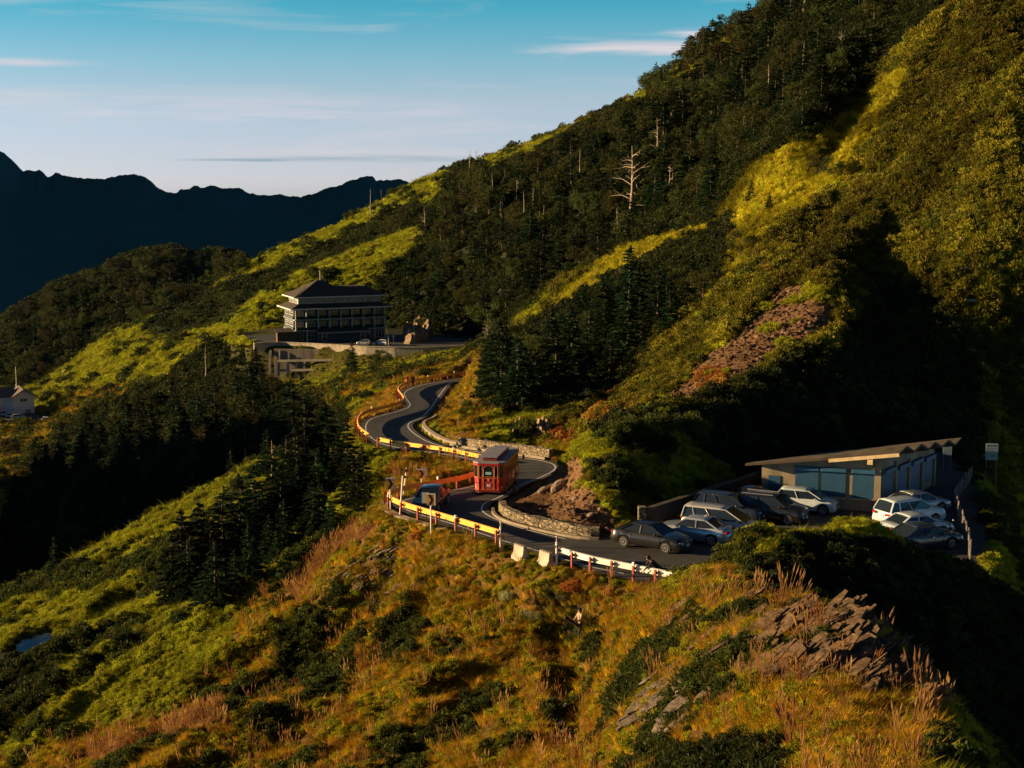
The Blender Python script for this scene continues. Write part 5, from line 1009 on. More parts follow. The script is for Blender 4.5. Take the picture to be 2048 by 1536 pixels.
# local frame: x along the front (B at 0, A at -L), y into depth
M_inv = Matrix.Rotation(-angS, 3, 'Z'); wl = M_inv @ (Cb - Bb); SK = wl.x; DPT = wl.y       # the side wall runs back to (SK, DPT)
def hw_(x): return 2.75 + (3.75 - 2.75) * (x + LSH) / LSH
fl, bl_, br_ = (-LSH, 0), (-LSH + SK, DPT), (SK, DPT)
mb = MB(); b4 = [(-LSH, 0), (0, 0), (SK, DPT), (-LSH + SK, DPT)]
mb.add([(x, y, 0) for x, y in b4] + [(x, y, hw_(x - (SK * y / DPT if DPT else 0)) - 1.0 * y / DPT) for x, y in b4], [(0, 1, 5, 4), (1, 2, 6, 5), (2, 3, 7, 6), (3, 0, 4, 7), (4, 5, 6, 7)])
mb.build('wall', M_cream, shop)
zig = 9; rv = []; rf = []
for side_ in (0, 1):
    for k in range(zig + 1):
        y = -0.9 + (DPT + 1.8) * k / zig; xo = SK * y / DPT
        for i, x in enumerate((-LSH - 0.7, -LSH * .5, 1.5)):
            t = (x + LSH) / LSH; rv.append((x + xo, y, hw_(x) + 0.12 - 1.0 * y / DPT + (0.34 if k % 2 else 0.0) * max(.1, t) * (0 if side_ == 2 else 1) - (0.16 if side_ else 0)))
nb_ = (zig + 1) * 3
for k in range(zig):
    for i in range(2):
        a = k * 3 + i; rf.append((a, a + 1, a + 4, a + 3)); rf.append((a + nb_, a + 3 + nb_, a + 4 + nb_, a + 1 + nb_))
    for i in (0, 2):
        a = k * 3 + i; rf.append((a, a + 3, a + 3 + nb_, a + nb_))
for i in range(2): rf.append((i, i + nb_, i + 1 + nb_, i + 1)); a = zig * 3 + i; rf.append((a, a + 1, a + 1 + nb_, a + nb_))
roof = meshobj('roof', rv, rf, M_roofc, shop)
mb = MB(); mb.bar((-LSH * .42, -0.95, hw_(-LSH * .42) + .06), (1.2, -0.95 , hw_(1.2) + .12), 0.06, 0.22); mb.build('eaves_board', M_edge, roof)
MB().box((-0.6, -0.72, hw_(-0.6) - 0.12), (0.34, 0.42, 0.55)).build('beam_end', M_edge, roof)
def shutter(x0, x1, z0, z1, side=False, par=shop):
    if not side:
        f = MB().box(((x0 + x1) / 2, -0.045, (z0 + z1) / 2), (x1 - x0, 0.05, z1 - z0))
        for q in range(int((z1 - z0) / 0.16)): f.box(((x0 + x1) / 2, -0.075, z0 + 0.08 + q * 0.16), (x1 - x0 - .04, 0.02, 0.05))
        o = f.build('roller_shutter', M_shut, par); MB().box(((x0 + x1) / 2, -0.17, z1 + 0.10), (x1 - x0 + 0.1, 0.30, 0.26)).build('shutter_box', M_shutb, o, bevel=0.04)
        MB().box(((x0 + x1) / 2, -0.08, z0 - 0.06), (x1 - x0 + .12, 0.14, 0.08)).build('sill', M_conc, o)
    else:
        a = math.atan2(DPT, SK); d = Vector((SK, DPT, 0)).normalized(); n = Vector((d.y, -d.x, 0)); c = d * (x0 + x1) / 2
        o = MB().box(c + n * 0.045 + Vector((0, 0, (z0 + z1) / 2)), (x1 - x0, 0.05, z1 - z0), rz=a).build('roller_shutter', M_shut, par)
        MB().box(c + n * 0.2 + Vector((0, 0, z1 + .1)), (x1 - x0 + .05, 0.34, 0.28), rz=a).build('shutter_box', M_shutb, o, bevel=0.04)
def fx(px): return -LSH * (1757 - px) / (1757 - 1522)
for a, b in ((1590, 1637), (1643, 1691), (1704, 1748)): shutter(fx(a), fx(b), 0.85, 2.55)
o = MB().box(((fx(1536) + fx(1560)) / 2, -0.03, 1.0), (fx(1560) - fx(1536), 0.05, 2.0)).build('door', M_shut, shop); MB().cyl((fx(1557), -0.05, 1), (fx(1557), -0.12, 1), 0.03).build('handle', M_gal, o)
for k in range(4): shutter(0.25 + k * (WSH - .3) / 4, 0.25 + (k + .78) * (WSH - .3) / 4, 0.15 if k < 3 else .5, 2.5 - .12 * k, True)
d_ = Vector((SK, DPT, 0)).normalized(); nS = Vector((d_.y, -d_.x, 0))
for k in range(1, 5):
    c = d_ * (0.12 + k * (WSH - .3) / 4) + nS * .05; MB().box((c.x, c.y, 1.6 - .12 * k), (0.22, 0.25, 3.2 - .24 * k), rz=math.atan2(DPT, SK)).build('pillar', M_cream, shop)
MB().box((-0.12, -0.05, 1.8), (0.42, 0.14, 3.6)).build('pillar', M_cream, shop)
M_dwall = mat('dark_concrete', (0.05, 0.045, 0.04), 0.95, var=0.5, scale=.8)  # dark mottled concrete for wall and coping
# wall behind the car park, ending in a stone pier
q0, q1 = Pz(1290, 1050, ZLOT), Pz(1518, 990, ZLOT); q0 = Vector((q0.x, q0.y, ZLOT)); q1 = Vector((q1.x, q1.y, ZLOT))
rt = empty('boundary_wall', q0); dv = q1 - q0; a = math.atan2(dv.y, dv.x)
mb = MB(); mb.prism([(0, -.6), (dv.length, -.6), (dv.length, 1.55), (0, 0.95)], (math.cos(a), math.sin(a), 0), (0, 0, 1), (0, 0, 0), (-math.sin(a) * .35, math.cos(a) * .35, 0)); mb.build('wall_body', M_dwall, rt)
mb = MB(); mb.bar((0, 0, 1.0), (dv.x, dv.y, 1.6), .42, .1); mb.build('coping', M_dwall, rt)
mb = MB().box((-.2, 0, .45), (.5, .62, 1.5)); mb.build('pier', M_rub, rt, bevel=.04)
tag(rt, 'dark boundary wall ending in a pale stone pier behind the parked cars', 'wall')
# fence right of the car park
M_wood = mat('grey_weathered_wood', (0.12, 0.11, 0.10), 0.9, var=0.4, scale=3, stretch=(5, 5, .6))
fp = resamp(np.array([tuple(Pz(a, b, ZLOT)) for a, b in [(1943, 962), (1925, 985), (1908, 1010), (1918, 1045), (1935, 1090), (1940, 1120)]]), 0.55)
rt = empty('wooden_fence', tuple(fp[0]))
for k, p in enumerate(fp):
    q = Vector(p) - Vector(fp[0]); MB().cyl(q + Vector((0, 0, -.4)), q + Vector((random.uniform(-.06, .06), random.uniform(-.06, .06), 1.15 + random.uniform(-.12, .12))), .06, 8, .05).build('fence_post', M_wood, rt)
mb = MB(); mb.tube([Vector(p) - Vector(fp[0]) + Vector((0, 0, .8)) for p in fp], .035, 6); mb.tube([Vector(p) - Vector(fp[0]) + Vector((0, 0, .35)) for p in fp], .035, 6); mb.build('rail', M_wood, rt)
tag(rt, 'dark wooden paling fence along the right edge of the car park', 'fence')
M_ink = mat('sign_ink', (0.06, 0.09, 0.12), 0.6); M_pale = mat('pale_board', (0.22, 0.30, 0.33), 0.5, var=0.1, scale=3); M_teal = mat('map_green', (0.14, 0.24, 0.18), 0.6, var=.3, scale=2)
def board(label, px0, px1, y0, y1, d, rows, map_=False):
    a, b = Pd(px0, y1, d), Pd(px1, y0, d); w = b.x - a.x; h = b.z - a.z; g = gz((a.x + b.x) / 2, d); hz = a.z - g
    root = empty('notice_board', ((a.x + b.x) / 2, d, g), R(-8))
    for s in (-1, 1): MB().cyl((s * w * .42, .05, -.4), (s * w * .42, .05, hz + h), .04, 8).build('post', M_wood, root)
    p = MB().box((0, 0, hz + h / 2), (w, .04, h)).build('panel', M_pale, root); f = MB()
    r = np.random.RandomState(int(px0))
    for k in range(rows):
        z = hz + h * (.9 - .8 * k / rows); x = -w * .42
        while x < w * .34:
            l = w * r.uniform(.04, .12); f.box((x + l / 2, -.023, z), (l, .006, h * .035)); x += l + w * .03
    if map_:
        MB().prism([(-.4 * w, -.1 * h), (-.1 * w, .08 * h), (.12 * w, -.02 * h), (.4 * w, .12 * h), (.4 * w, -.02 * h), (.1 * w, -.14 * h), (-.15 * w, -.06 * h)], (1, 0, 0), (0, 0, 1), (0, -.022, hz + h * .3), (0, -.006, 0)).build('map_drawing', M_teal, p)
        f.box((0, -.022, hz + h * .84), (w * .8, .006, h * .08))
    f.build('text_lines', M_ink, p); tag(root, label, 'sign')
board('small pale notice board with lines of text right of the shop roof', 1886, 1904, 887, 910, 104, 8)
board('larger pale notice board with a map drawing at the far right in the dark', 1971, 1996, 887, 920, 106, 4, True)
# stairs climbing the dark slope behind the far board
st = MB(); p0 = hit(1960, 865, 100, 200); 
for k in range(26):
    x, y = p0.x + k * .12, p0.y + k * .8; st.box((x - p0.x, y - p0.y, gz(x, y) + .1 - p0.z), (1.4, .8, .2))
rt = empty('stone_steps', p0); st.build('steps', M_concd, rt); tag(rt, 'flight of stone steps climbing the dark slope at the far right', 'steps')
# ---------------------------------------------------------------- the hotel
M_hw = mat('pale_hotel_wall', (0.30, 0.36, 0.38), 0.8, var=0.1, scale=1.0); M_hr = mat('dark_roof_tiles', (0.05, 0.04, 0.035), 0.85, var=0.3, scale=2, stretch=(1, 1, 4))
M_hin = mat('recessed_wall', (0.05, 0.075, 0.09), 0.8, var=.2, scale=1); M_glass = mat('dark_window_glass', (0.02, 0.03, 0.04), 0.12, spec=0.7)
M_plant = leaf_mat('balcony_plants', 0.2, .7, (0.06, 0.11, 0.02), 0.5, attr=False); M_frame = mat('white_window_frame', (0.6, 0.6, 0.58), 0.6); M_brown = mat('brown_timber', (0.10, 0.055, 0.03), 0.85, var=.3, scale=2); M_curt = mat('curtain', (0.35, 0.22, 0.17), 0.9)
HL = Pz(592, 684.5, ZHOT + 0.02); HA = R(23); hotel = empty('hotel_building', HL, HA)
tag(hotel, 'four-storey mountain hotel with dark hipped roof and planted balconies on the terrace', 'building')
WH, DH, FH = 25.2, 12.0, 2.95
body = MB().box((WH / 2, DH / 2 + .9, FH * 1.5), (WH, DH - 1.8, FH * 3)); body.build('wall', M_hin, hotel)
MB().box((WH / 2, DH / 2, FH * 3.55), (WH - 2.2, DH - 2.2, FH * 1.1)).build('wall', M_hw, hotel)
for k in (1, 2, 3):
    o = MB().box((WH / 2, DH / 2, FH * k), (WH + .5, DH + .5, .30)).build('floor_slab', M_hw, hotel)
NB = 8; bx_ = [WH * k / NB for k in range(NB + 1)]
for k, x in enumerate(bx_):
    MB().box((min(max(x, .22), WH - .22), .22, FH * 1.5), (.42, .42, FH * 3)).build('column', M_hw, hotel)
for y in (DH * .5, DH - .22):
    for x in (.22, WH - .22): MB().box((x, y, FH * 1.5), (.42, .42, FH * 3)).build('column', M_hw, hotel)
def win(x, y, z, w, h, sd=0, cur=False, panes=2):
    """window on the front (sd 0) or on the left side (sd 1)"""
    def bx(mb, cx, cz, dx, dz, dep, off):
        return mb.box((x + cx, y - off, z + cz), (dx, dep, dz)) if sd == 0 else mb.box((x - off, y - cx, z + cz), (dep, dx, dz))
    g = bx(MB(), 0, 0, w, h, .06, .05).build('window', M_curt if cur else M_glass, hotel); f = MB()
    bx(f, 0, h / 2, w + .12, .1, .1, .08); bx(f, 0, -h / 2, w + .12, .1, .1, .08); bx(f, w / 2, 0, .1, h, .1, .08); bx(f, -w / 2, 0, .1, h, .1, .08); bx(f, 0, h * .12, w, .07, .08, .09)
    for q in range(1, panes): bx(f, -w / 2 + w * q / panes, 0, .07, h, .08, .09)
    f.build('frame', M_frame, g)
for fl_ in (1, 2):
    for k in range(NB):
        win((bx_[k] + bx_[k + 1]) / 2 + .1, 1.75, FH * fl_ + 1.65, 1.8, 1.25, cur=(k == 0))
    # planted balcony parapet
    r = np.random.RandomState(60 + fl_); n = 5200; c = np.stack([r.uniform(.3, WH - .3, n), r.normal(size=n) * .14 + .18, FH * fl_ + .25 + r.uniform(0, 1, n) ** 1.3 * .85 * (0.75 + .5 * vnoise(r.uniform(0, 1, n) * 0 + 0, np.zeros(n)))], -1)
    axv = unit(r.normal(size=(n, 3)) + [0, -.5, .4]); me_ = quads_mesh('balcony_plants', c, axv * .13, rnd_perp(axv, r) * .08, [M_plant]); c_ = bpy.data.objects.new('balcony_plants', me_); col.objects.link(c_); c_.parent = hotel
    MB().box((WH / 2, .3, FH * fl_ + .45), (WH - .4, .1, .7)).build('parapet', M_hin, hotel)
for k in range(NB):
    if k not in (2, 3, 4, 5): win((bx_[k] + bx_[k + 1]) / 2, 1.75, 1.25, 1.9, 1.9, panes=2)
for x in (7.6, 18.4): win(x, -.95, 1.15, 1.2, 2.1, panes=1)
for k, x in enumerate((4.5, 7.8, 11.2, 14.8, 17.8, 20.8)): win(x, 1.1, FH * 3.62, 1.25, .95)
for y in (3.4, 5.6, 7.8, 9.6): win(1.1, y, FH * 3.62, 1.2, 1.0, sd=1)
for fl_ in (1, 2):
    for y in (4.2, 8.8): win(0, y, FH * fl_ + 1.7, 3.4, 1.2, sd=1, panes=4)
    MB().box((-.35, 6, FH * fl_ + .45), (.12, 9.5, .85)).build('parapet', M_hin, hotel)
# entrance canopy
cn = MB(); cn.prism([(-2.2, 2.35), (-2.2, 2.6), (0.2, 3.5), (0.2, 2.35)], (0, 1, 0), (0, 0, 1), (5.6, 0, 0), (14.2, 0, 0)); cnp = cn.build('porch_roof', M_hr, hotel)
MB().box((12.7, -2.25, 2.42), (14.3, .1, .3)).build('fascia', M_hw, cnp); MB().box((12.7, -.9, 1.2), (13.2, .1, 2.4)).build('porch_wall', M_hin, hotel)
# skirt roof above the third floor and hipped main roof with raised left pavilion
def hip(x0, x1, y0, y1, z0, z1, inx, iny, name='roof', fascia=True):
    mb = MB(); mb.add([(x0, y0, z0), (x1, y0, z0), (x1, y1, z0), (x0, y1, z0), (x0 + inx, y0 + iny, z1), (x1 - inx, y0 + iny, z1), (x1 - inx, y1 - iny, z1), (x0 + inx, y1 - iny, z1)], [(0, 1, 5, 4), (1, 2, 6, 5), (2, 3, 7, 6), (3, 0, 4, 7), (4, 5, 6, 7), (3, 2, 1, 0)])
    o = mb.build(name, M_hr, hotel)
    if fascia:
        f = MB(); f.box(((x0 + x1) / 2, y0 - .04, z0 - .05), (x1 - x0 + .2, .16, .3)); f.box(((x0 + x1) / 2, y1 + .04, z0 - .05), (x1 - x0 + .2, .16, .3)); f.box((x0 - .04, (y0 + y1) / 2, z0 - .05), (.16, y1 - y0, .3)); f.box((x1 + .04, (y0 + y1) / 2, z0 - .05), (.16, y1 - y0, .3)); f.build('fascia', M_frame, o)
    return o
hip(-1.6, WH + 1.6, -1.6, DH + 1.6, FH * 3.02, FH * 3.42, 2.65, 2.65)
mr_ = hip(-.4, WH + .2, -.4, DH + .4, FH * 4.05, FH * 4.05 + 2.35, 4.5, 4.6)
hip(0.2, 16.4, -.2, DH + .2, FH * 4.08, FH * 4.05 + 4.15, 7.4, 5.6, fascia=False)
MB().cyl((8.6, 6, FH * 4 + 4), (8.6, 6, FH * 4 + 6.9), .09, 8).build('antenna', M_frame, mr_)
# brown shed at the hotel's left corner
sh = empty('timber_shed', Pz(556, 686, ZHOT), R(15)); MB().box((2.6, 2, 1.35), (5.4, 3.6, 2.7)).build('wall', M_brown, sh); mb = MB(); mb.prism([(-.4, 2.75), (-.4, 2.9), (4.6, 3.5), (4.6, 3.3)], (0, 1, 0), (0, 0, 1), (-.5, 0, 0), (6.4, 0, 0)); mb.build('roof', M_hr, sh)
m2 = MB(); [m2.box((x, .17, 1.2), (.8, .1, 2.0)) for x in (1.2, 3.4)]; m2.build('door', M_hin, sh)
tag(sh, 'brown timber shed against the left corner of the hotel', 'shed')
# terrace wall with buttressed frame beneath
tw = resamp(np.array([tuple(Pz(a, b, ZHOT) + Vector((0, -.6, 0))) for a, b in [(508, 692), (530, 690.5), (570, 690.0), (620, 692), (680, 695.5), (730, 698.5), (790, 700), (850, 700.5), (910, 698), (972, 691)]]), 1.5)
rt = empty('terrace_wall', tuple(tw[0])); Q = tw - tw[0]; vs, fs = sweep(Q, [(0, -1.6), (0, .75), (.35, .75), (.35, -1.6)]); meshobj('parapet', vs, fs, M_conc, rt)
vs, fs = sweep(Q, [(-.12, .75), (-.12, .92), (.47, .92), (.47, .75)]); meshobj('coping', vs, fs, M_conc, rt)
tag(rt, 'long pale concrete terrace wall running in front of the hotel', 'wall')
fr = empty('support_frame', Pz(565, 691, ZHOT)); 
for k, px in enumerate((544, 562, 580, 597, 613, 629, 646, 672)):
    a = Pz(px, 692, ZHOT); b = Pd(px - 5 if px < 640 else px - 14, 757 - abs(px - 600) * .14, a.y - 4.2); a = a + Vector((0, -2.2, 0)); MB().bar(a - fr.location + Vector((0, 0, -.9)), b - fr.location, .55, .75).build('buttress', M_conc, fr)
for k, (ya, yb) in enumerate(((722, 722), (741, 741))):
    a = Pd(556, ya, Pz(562, 692, ZHOT).y - 3.4); b = Pd(668, yb - 2, Pz(660, 694, ZHOT).y - 3.4); MB().bar(a - fr.location, b - fr.location, .4, .55).build('cross_beam', M_conc, fr)
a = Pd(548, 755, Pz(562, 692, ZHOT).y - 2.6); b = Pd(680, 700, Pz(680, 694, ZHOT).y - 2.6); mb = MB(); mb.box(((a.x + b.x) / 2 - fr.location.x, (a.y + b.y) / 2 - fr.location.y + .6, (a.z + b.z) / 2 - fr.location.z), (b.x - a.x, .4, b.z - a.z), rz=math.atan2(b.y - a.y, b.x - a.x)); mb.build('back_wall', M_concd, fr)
tag(fr, 'concrete buttress frame holding up the hotel terrace above the valley', 'retaining frame')
# lower concrete wall left of the walkers' stretch
lw = np.array([tuple(Pd(a, b, d)) for a, b, d in [(610, 800, 268), (650, 794, 262), (692, 789, 256), (694, 789, 255)]]); rt = empty('lower_wall', tuple(lw[0])); vs, fs = sweep(lw - lw[0], [(0, -3), (0, 1.1), (.5, 1.1), (.5, -3)]); meshobj('wall_body', vs, fs, M_conc, rt); tag(rt, 'lone pale concrete block wall on the slope left of the far bend', 'wall')
for p_, nm in (((612, 802, 266), 0),): pass
# ---------------------------------------------------------------- the lodge at the left edge
M_lw = mat('white_lodge_wall', (0.78, 0.74, 0.72), 0.85, var=.1, scale=1); M_lr = mat('grey_lodge_roof', (0.13, 0.10, 0.085), 0.85, var=.25, scale=2)
lod = empty('lodge_building', Pz(28, 829, ZLODGE), R(27)); lod.scale = (1.12, 1.12, 1.15); tag(lod, 'white two-storey lodge with grey gabled roof cut by the left frame edge', 'building')
def gable(x0, x1, y0, y1, h, rh, axis='y', par=lod, ov=.7):
    mb = MB(); mb.box(((x0 + x1) / 2, (y0 + y1) / 2, h / 2), (x1 - x0, y1 - y0, h))
    if axis == 'y':
        mb.prism([(x0, h), (x1, h), ((x0 + x1) / 2, h + rh)], (1, 0, 0), (0, 0, 1), (0, y0, 0), (0, y1 - y0, 0)); mb.build('wall', M_lw, par)
        xm = (x0 + x1) / 2; s = rh / ((x1 - x0) / 2); q = MB(); q.prism([(x0 - ov, h - ov * s), (xm, h + rh), (x1 + ov, h - ov * s), (x1 + ov, h - ov * s + .25), (xm, h + rh + .28), (x0 - ov, h - ov * s + .25)], (1, 0, 0), (0, 0, 1), (0, y0 - ov, 0), (0, y1 - y0 + 2 * ov, 0)); q.build('roof', M_lr, par)
    else:
        mb.prism([(y0, h), (y1, h), ((y0 + y1) / 2, h + rh)], (0, 1, 0), (0, 0, 1), (x0, 0, 0), (x1 - x0, 0, 0)); mb.build('wall', M_lw, par)
        ym = (y0 + y1) / 2; s = rh / ((y1 - y0) / 2); q = MB(); q.prism([(y0 - ov, h - ov * s), (ym, h + rh), (y1 + ov, h - ov * s), (y1 + ov, h - ov * s + .25), (ym, h + rh + .28), (y0 - ov, h - ov * s + .25)], (0, 1, 0), (0, 0, 1), (x0 - ov, 0, 0), (x1 - x0 + 2 * ov, 0, 0)); q.build('roof', M_lr, par)
gable(0, 6.2, 0, 9, 5.4, 1.9, 'y'); gable(-22, 0.5, 3.6, 9.5, 5.4, 2.1, 'x')
for x, y, z, w, h in ((3.1, 0, 4.2, 2.0, .9), (-4.5, 3.6, 4.1, 1.3, 1.3), (-9, 3.6, 4.1, 1.3, 1.3), (-4.5, 3.6, 1.5, 1.6, 1.5), (-9, 3.6, 1.5, 1.6, 1.5)):
    g = MB().box((x, y - .04, z), (w, .06, h)).build('window', M_glass, lod); f = MB(); [f.box((x + sx * w / 2, y - .07, z), (.12, .08, h + .1)) for sx in (-1, 0, 1)]; [f.box((x, y - .07, z + sz * h / 2), (w + .1, .08, .12)) for sz in (-1, 1)]; f.build('frame', M_chy if x < 0 else M_frame, g)
for z in (1.6, 4.2): g = MB().box((-.04, 1.1, z), (.06, 1.0, 1.1)).build('window', M_glass, lod)
ma = hit(33, 790, 450, 640); ma = Vector((Pd(33, 775, 520).x, 520, gz(Pd(33, 775, 520).x, 520))); rt = empty('radio_mast', ma); hh_ = Pd(33, 733, 520).z - ma.z; MB().cyl((0, 0, -.5), (0, 0, hh_ * .5), .3, 8, .25).build('mast_base', M_frame, rt); MB().cyl((0, 0, hh_ * .5), (0, 0, hh_), .1, 8, .06).build('mast', M_gal, rt); tag(rt, 'thin radio mast rising behind the lodge roof', 'mast')
wt = hit(129, 752, 420, 640); rt = empty('water_tank', wt); MB().cyl((0, 0, -.2), (0, 0, 1.5), .75, 16).build('tank', M_lw, rt, smooth=False); MB().cyl((0, 0, 1.5), (0, 0, 1.65), .8, 16, .3).build('lid', M_lw, rt); tag(rt, 'small white water tank on the lit grass ridge above the lodge', 'tank')
# pond
vp = []; npd = 40
for k in range(npd):
    a = 6.283 * k / npd; rr_ = 1.55 + .1 * math.sin(3 * a) ; vp.append((pondc.x + 1.0 * rr_ * math.cos(a), pondc.y + 1.7 * rr_ * math.sin(a), PONDZ - .12))
M_wat = mat('pond_water', (0.02, 0.05, 0.07), 0.04, spec=1.0); o = meshobj('pond_water', vp, [tuple(range(npd))], M_wat); tag(o, kind='structure')
# ---------------------------------------------------------------- vehicles
def paint(name, c, rough=0.28, metal=0.0): return mat(name, c, rough, metal, coat=0.8, spec=0.5)
M_tyre = mat('tyre_rubber', (0.012, 0.012, 0.012), 0.85); M_rim = mat('alloy_rim', (0.55, 0.56, 0.58), 0.3, metal=0.8); M_cglass = mat('car_glass', (0.012, 0.018, 0.024), 0.1, spec=0.55)
M_tail = mat('tail_light_red', (0.45, 0.012, 0.01), 0.2, spec=0.8); M_head = mat('headlight_clear', (0.6, 0.65, 0.7), 0.1, metal=0.4, spec=0.9); M_plate = mat('number_plate_white', (0.6, 0.62, 0.6), 0.5); M_trim = mat('dark_plastic', (0.02, 0.02, 0.022), 0.6); M_chrome = mat('chrome', (0.7, 0.7, 0.7), 0.15, metal=1.0)
KIND = {  # length, width, roof height, top profile (fraction along from rear, height), glass base x0,x1, roof x0,x1
 'sedan': dict(L=4.7, W=1.8, H=1.46, top=[(0, .62), (.02, .92), (.05, 1.02), (.17, 1.05), (.30, 1.0), (.70, .98), (.80, .95), (.95, .80), (.985, .66), (1, .5)], g=(.10, .74), r=(.29, .56), wb=2.75, bz=.96),
 'hatch': dict(L=4.1, W=1.72, H=1.50, top=[(0, .55), (.015, .85), (.04, 1.0), (.3, 1.0), (.70, .98), (.80, .95), (.95, .82), (.985, .68), (1, .5)], g=(.02, .78), r=(.12, .56), wb=2.5, bz=.97),
 'suv': dict(L=4.6, W=1.85, H=1.68, top=[(0, .6), (.012, .9), (.03, 1.08), (.3, 1.1), (.70, 1.08), (.80, 1.06), (.95, .95), (.985, .8), (1, .5)], g=(.02, .77), r=(.09, .58), wb=2.68, bz=1.06),
 'van': dict(L=4.75, W=1.82, H=1.72, top=[(0, .6), (.01, .9), (.02, 1.05), (.3, 1.06), (.72, 1.04), (.84, .98), (.96, .82), (.99, .66), (1, .5)], g=(.015, .86), r=(.05, .60), wb=2.85, bz=1.03),
}
def make_car(kind, m, loc, rz, label, group, detail=True, rails=False, dark_roof=False, sunroof=False):
    K = KIND[kind]; L_, W, H = K['L'], K['W'], K['H']; root = empty('parked_car' if 'moving' not in label and 'driving' not in label else 'car', loc, rz)
    hw = W / 2; xw = (-K['wb'] / 2 - .02, K['wb'] / 2 - .02); rw = .335
    xs = np.unique(np.concatenate([np.linspace(0, 1, 34)] + [np.array([(x + L_ / 2 + rw * 1.18 * math.cos(a)) / L_ for a in np.linspace(0, math.pi, 9)]) for x in xw])); tp_ = np.array(K['top'])
    mb = MB(); ring = []
    for s in xs:
        x = s * L_ - L_ / 2; zt = float(np.interp(s, tp_[:, 0], tp_[:, 1])); zb = .22 + .12 * (s < .04 or s > .97)
        for q in xw:
            dx = abs(x - q)
            if dx < rw * 1.17: zb = max(zb, rw + math.sqrt(max(0, (rw * 1.17) ** 2 - dx * dx)))
        e = min(s, 1 - s); w = hw * (1 - .13 * max(0, 1 - e / .10) ** 2); zm = min(zt - .06, max(zb + .03, .55)); mid = max(zb + .02, .38)
        ring.append([(x, w * .93, zb), (x, w * .99, mid), (x, w, zm), (x, w * .965, max(zm + .01, zt - .10)), (x, w * .88, zt - .015), (x, 0, zt + .02 * (s > .75) + .012)])
    vs = []; n = 11
    for rg_ in ring:
        half = rg_; vs += half + [(x, -y, z) for x, y, z in reversed(half[:-1])]
    fs = [(i * n + k, i * n + k + 1, (i + 1) * n + k + 1, (i + 1) * n + k) for i in range(len(xs) - 1) for k in range(n - 1)] + [tuple(range(n)), tuple((len(xs) - 1) * n + k for k in reversed(range(n)))]
    fs += [(i * n + n - 1, i * n, (i + 1) * n, (i + 1) * n + n - 1) for i in range(len(xs) - 1)]
    body = meshobj('body', vs, fs, m, root, smooth=True); sm_ = body.modifiers.new('edges', 'EDGE_SPLIT'); sm_.split_angle = R(42)
    g0, g1 = [K['g'][i] * L_ - L_ / 2 for i in (0, 1)]; r0, r1 = [K['r'][i] * L_ - L_ / 2 for i in (0, 1)]; bz = K['bz'] - .02; wb_, wr = hw * .90, hw * .70
    gm = MB(); gm.add([(g0, wb_ * .94, bz), (g1, wb_ * .92, bz), (r1, wr, H - .05), (r0, wr * .97, H - .05), (g0, -wb_ * .94, bz), (g1, -wb_ * .92, bz), (r1, -wr, H - .05), (r0, -wr * .97, H - .05), ((g0 + g1) / 2, wb_ * 1.01, bz), ((g0 + g1) / 2, -wb_ * 1.01, bz)],
        [(0, 8, 2, 3), (8, 1, 2), (4, 7, 6, 9), (9, 6, 5), (0, 3, 7, 4), (1, 5, 6, 2), (3, 2, 6, 7)])
    gl = gm.build('windows', M_cglass, root)
    rf = MB(); rp = []
    for i, t in enumerate(np.linspace(0, 1, 7)):
        x = r0 - .04 + (r1 - r0 + .08) * t; zz = H - .045 + .045 * math.sin(math.pi * t) ** .6
        rp.append([(x, wr * 1.03, zz - .035), (x, wr * .9, zz + .005), (x, 0, zz + .03), (x, -wr * .9, zz + .005), (x, -wr * 1.03, zz - .035)])
    vs = [p for rr in rp for p in rr]; fs = [(i * 5 + k, (i + 1) * 5 + k, (i + 1) * 5 + k + 1, i * 5 + k + 1) for i in range(6) for k in range(4)]; rf.add(vs, fs); roof_ = rf.build('roof_panel', m, root, smooth=True); sd2 = roof_.modifiers.new('thick', 'SOLIDIFY'); sd2.thickness = .03
    pm = MB(); 
    for sy in (-1, 1):
        B = lambda f: Vector((g0 + (g1 - g0) * f, sy * (wb_ * (.94 + .07 * (1 - abs(2 * f - 1)))), bz)); T = lambda f: Vector((r0 + (r1 - r0) * f, sy * wr, H - .05)); o_ = Vector((0, sy * .012, .005))
        pm.bar(B(1) + o_, T(1) + o_, .06, .05); pm.bar(B(0) + o_, T(0) + o_, .10 if kind != 'sedan' else .13, .06); pm.bar(B(.5) + o_, T(.5) + o_, .07, .03)
        if kind in ('suv', 'van'): pm.bar(B(.22) + o_, T(.2) + o_, .09, .03)
        pm.bar(T(0) + o_, T(1) + o_, .05, .045); pm.bar(B(0) + o_ + Vector((0, 0, -.005)), B(.5) + o_, .03, .03); pm.bar(B(.5) + o_, B(1) + o_, .03, .03)
    pm.build('pillars', m, root)
    for x in xw:
        for sy in (-1, 1):
            w = MB().cyl((x, sy * (hw - .20), rw), (x, sy * (hw - .005), rw), rw, 20).build('wheel', M_tyre, root, smooth=False)
            rm = MB(); rm.cyl((x, sy * (hw - .01), rw), (x, sy * (hw + .006), rw), rw * .66, 20)
            rm.build('rim', M_trim, w); sp = MB()
            for k in range(6 if detail else 4): a = 6.283 * k / (6 if detail else 4); sp.bar((x, sy * (hw + .012), rw), (x + math.cos(a) * rw * .62, sy * (hw + .012), rw + math.sin(a) * rw * .62), .05, .02)
            sp.tube([(x + math.cos(a) * rw * .62, sy * (hw + .010), rw + math.sin(a) * rw * .62) for a in np.linspace(0, 6.283, 17)], .022, 5, cap=False); sp.build('spokes', M_rim, w)
    fz = float(np.interp(.97, tp_[:, 0], tp_[:, 1])); rz_ = float(np.interp(.02, tp_[:, 0], tp_[:, 1]))
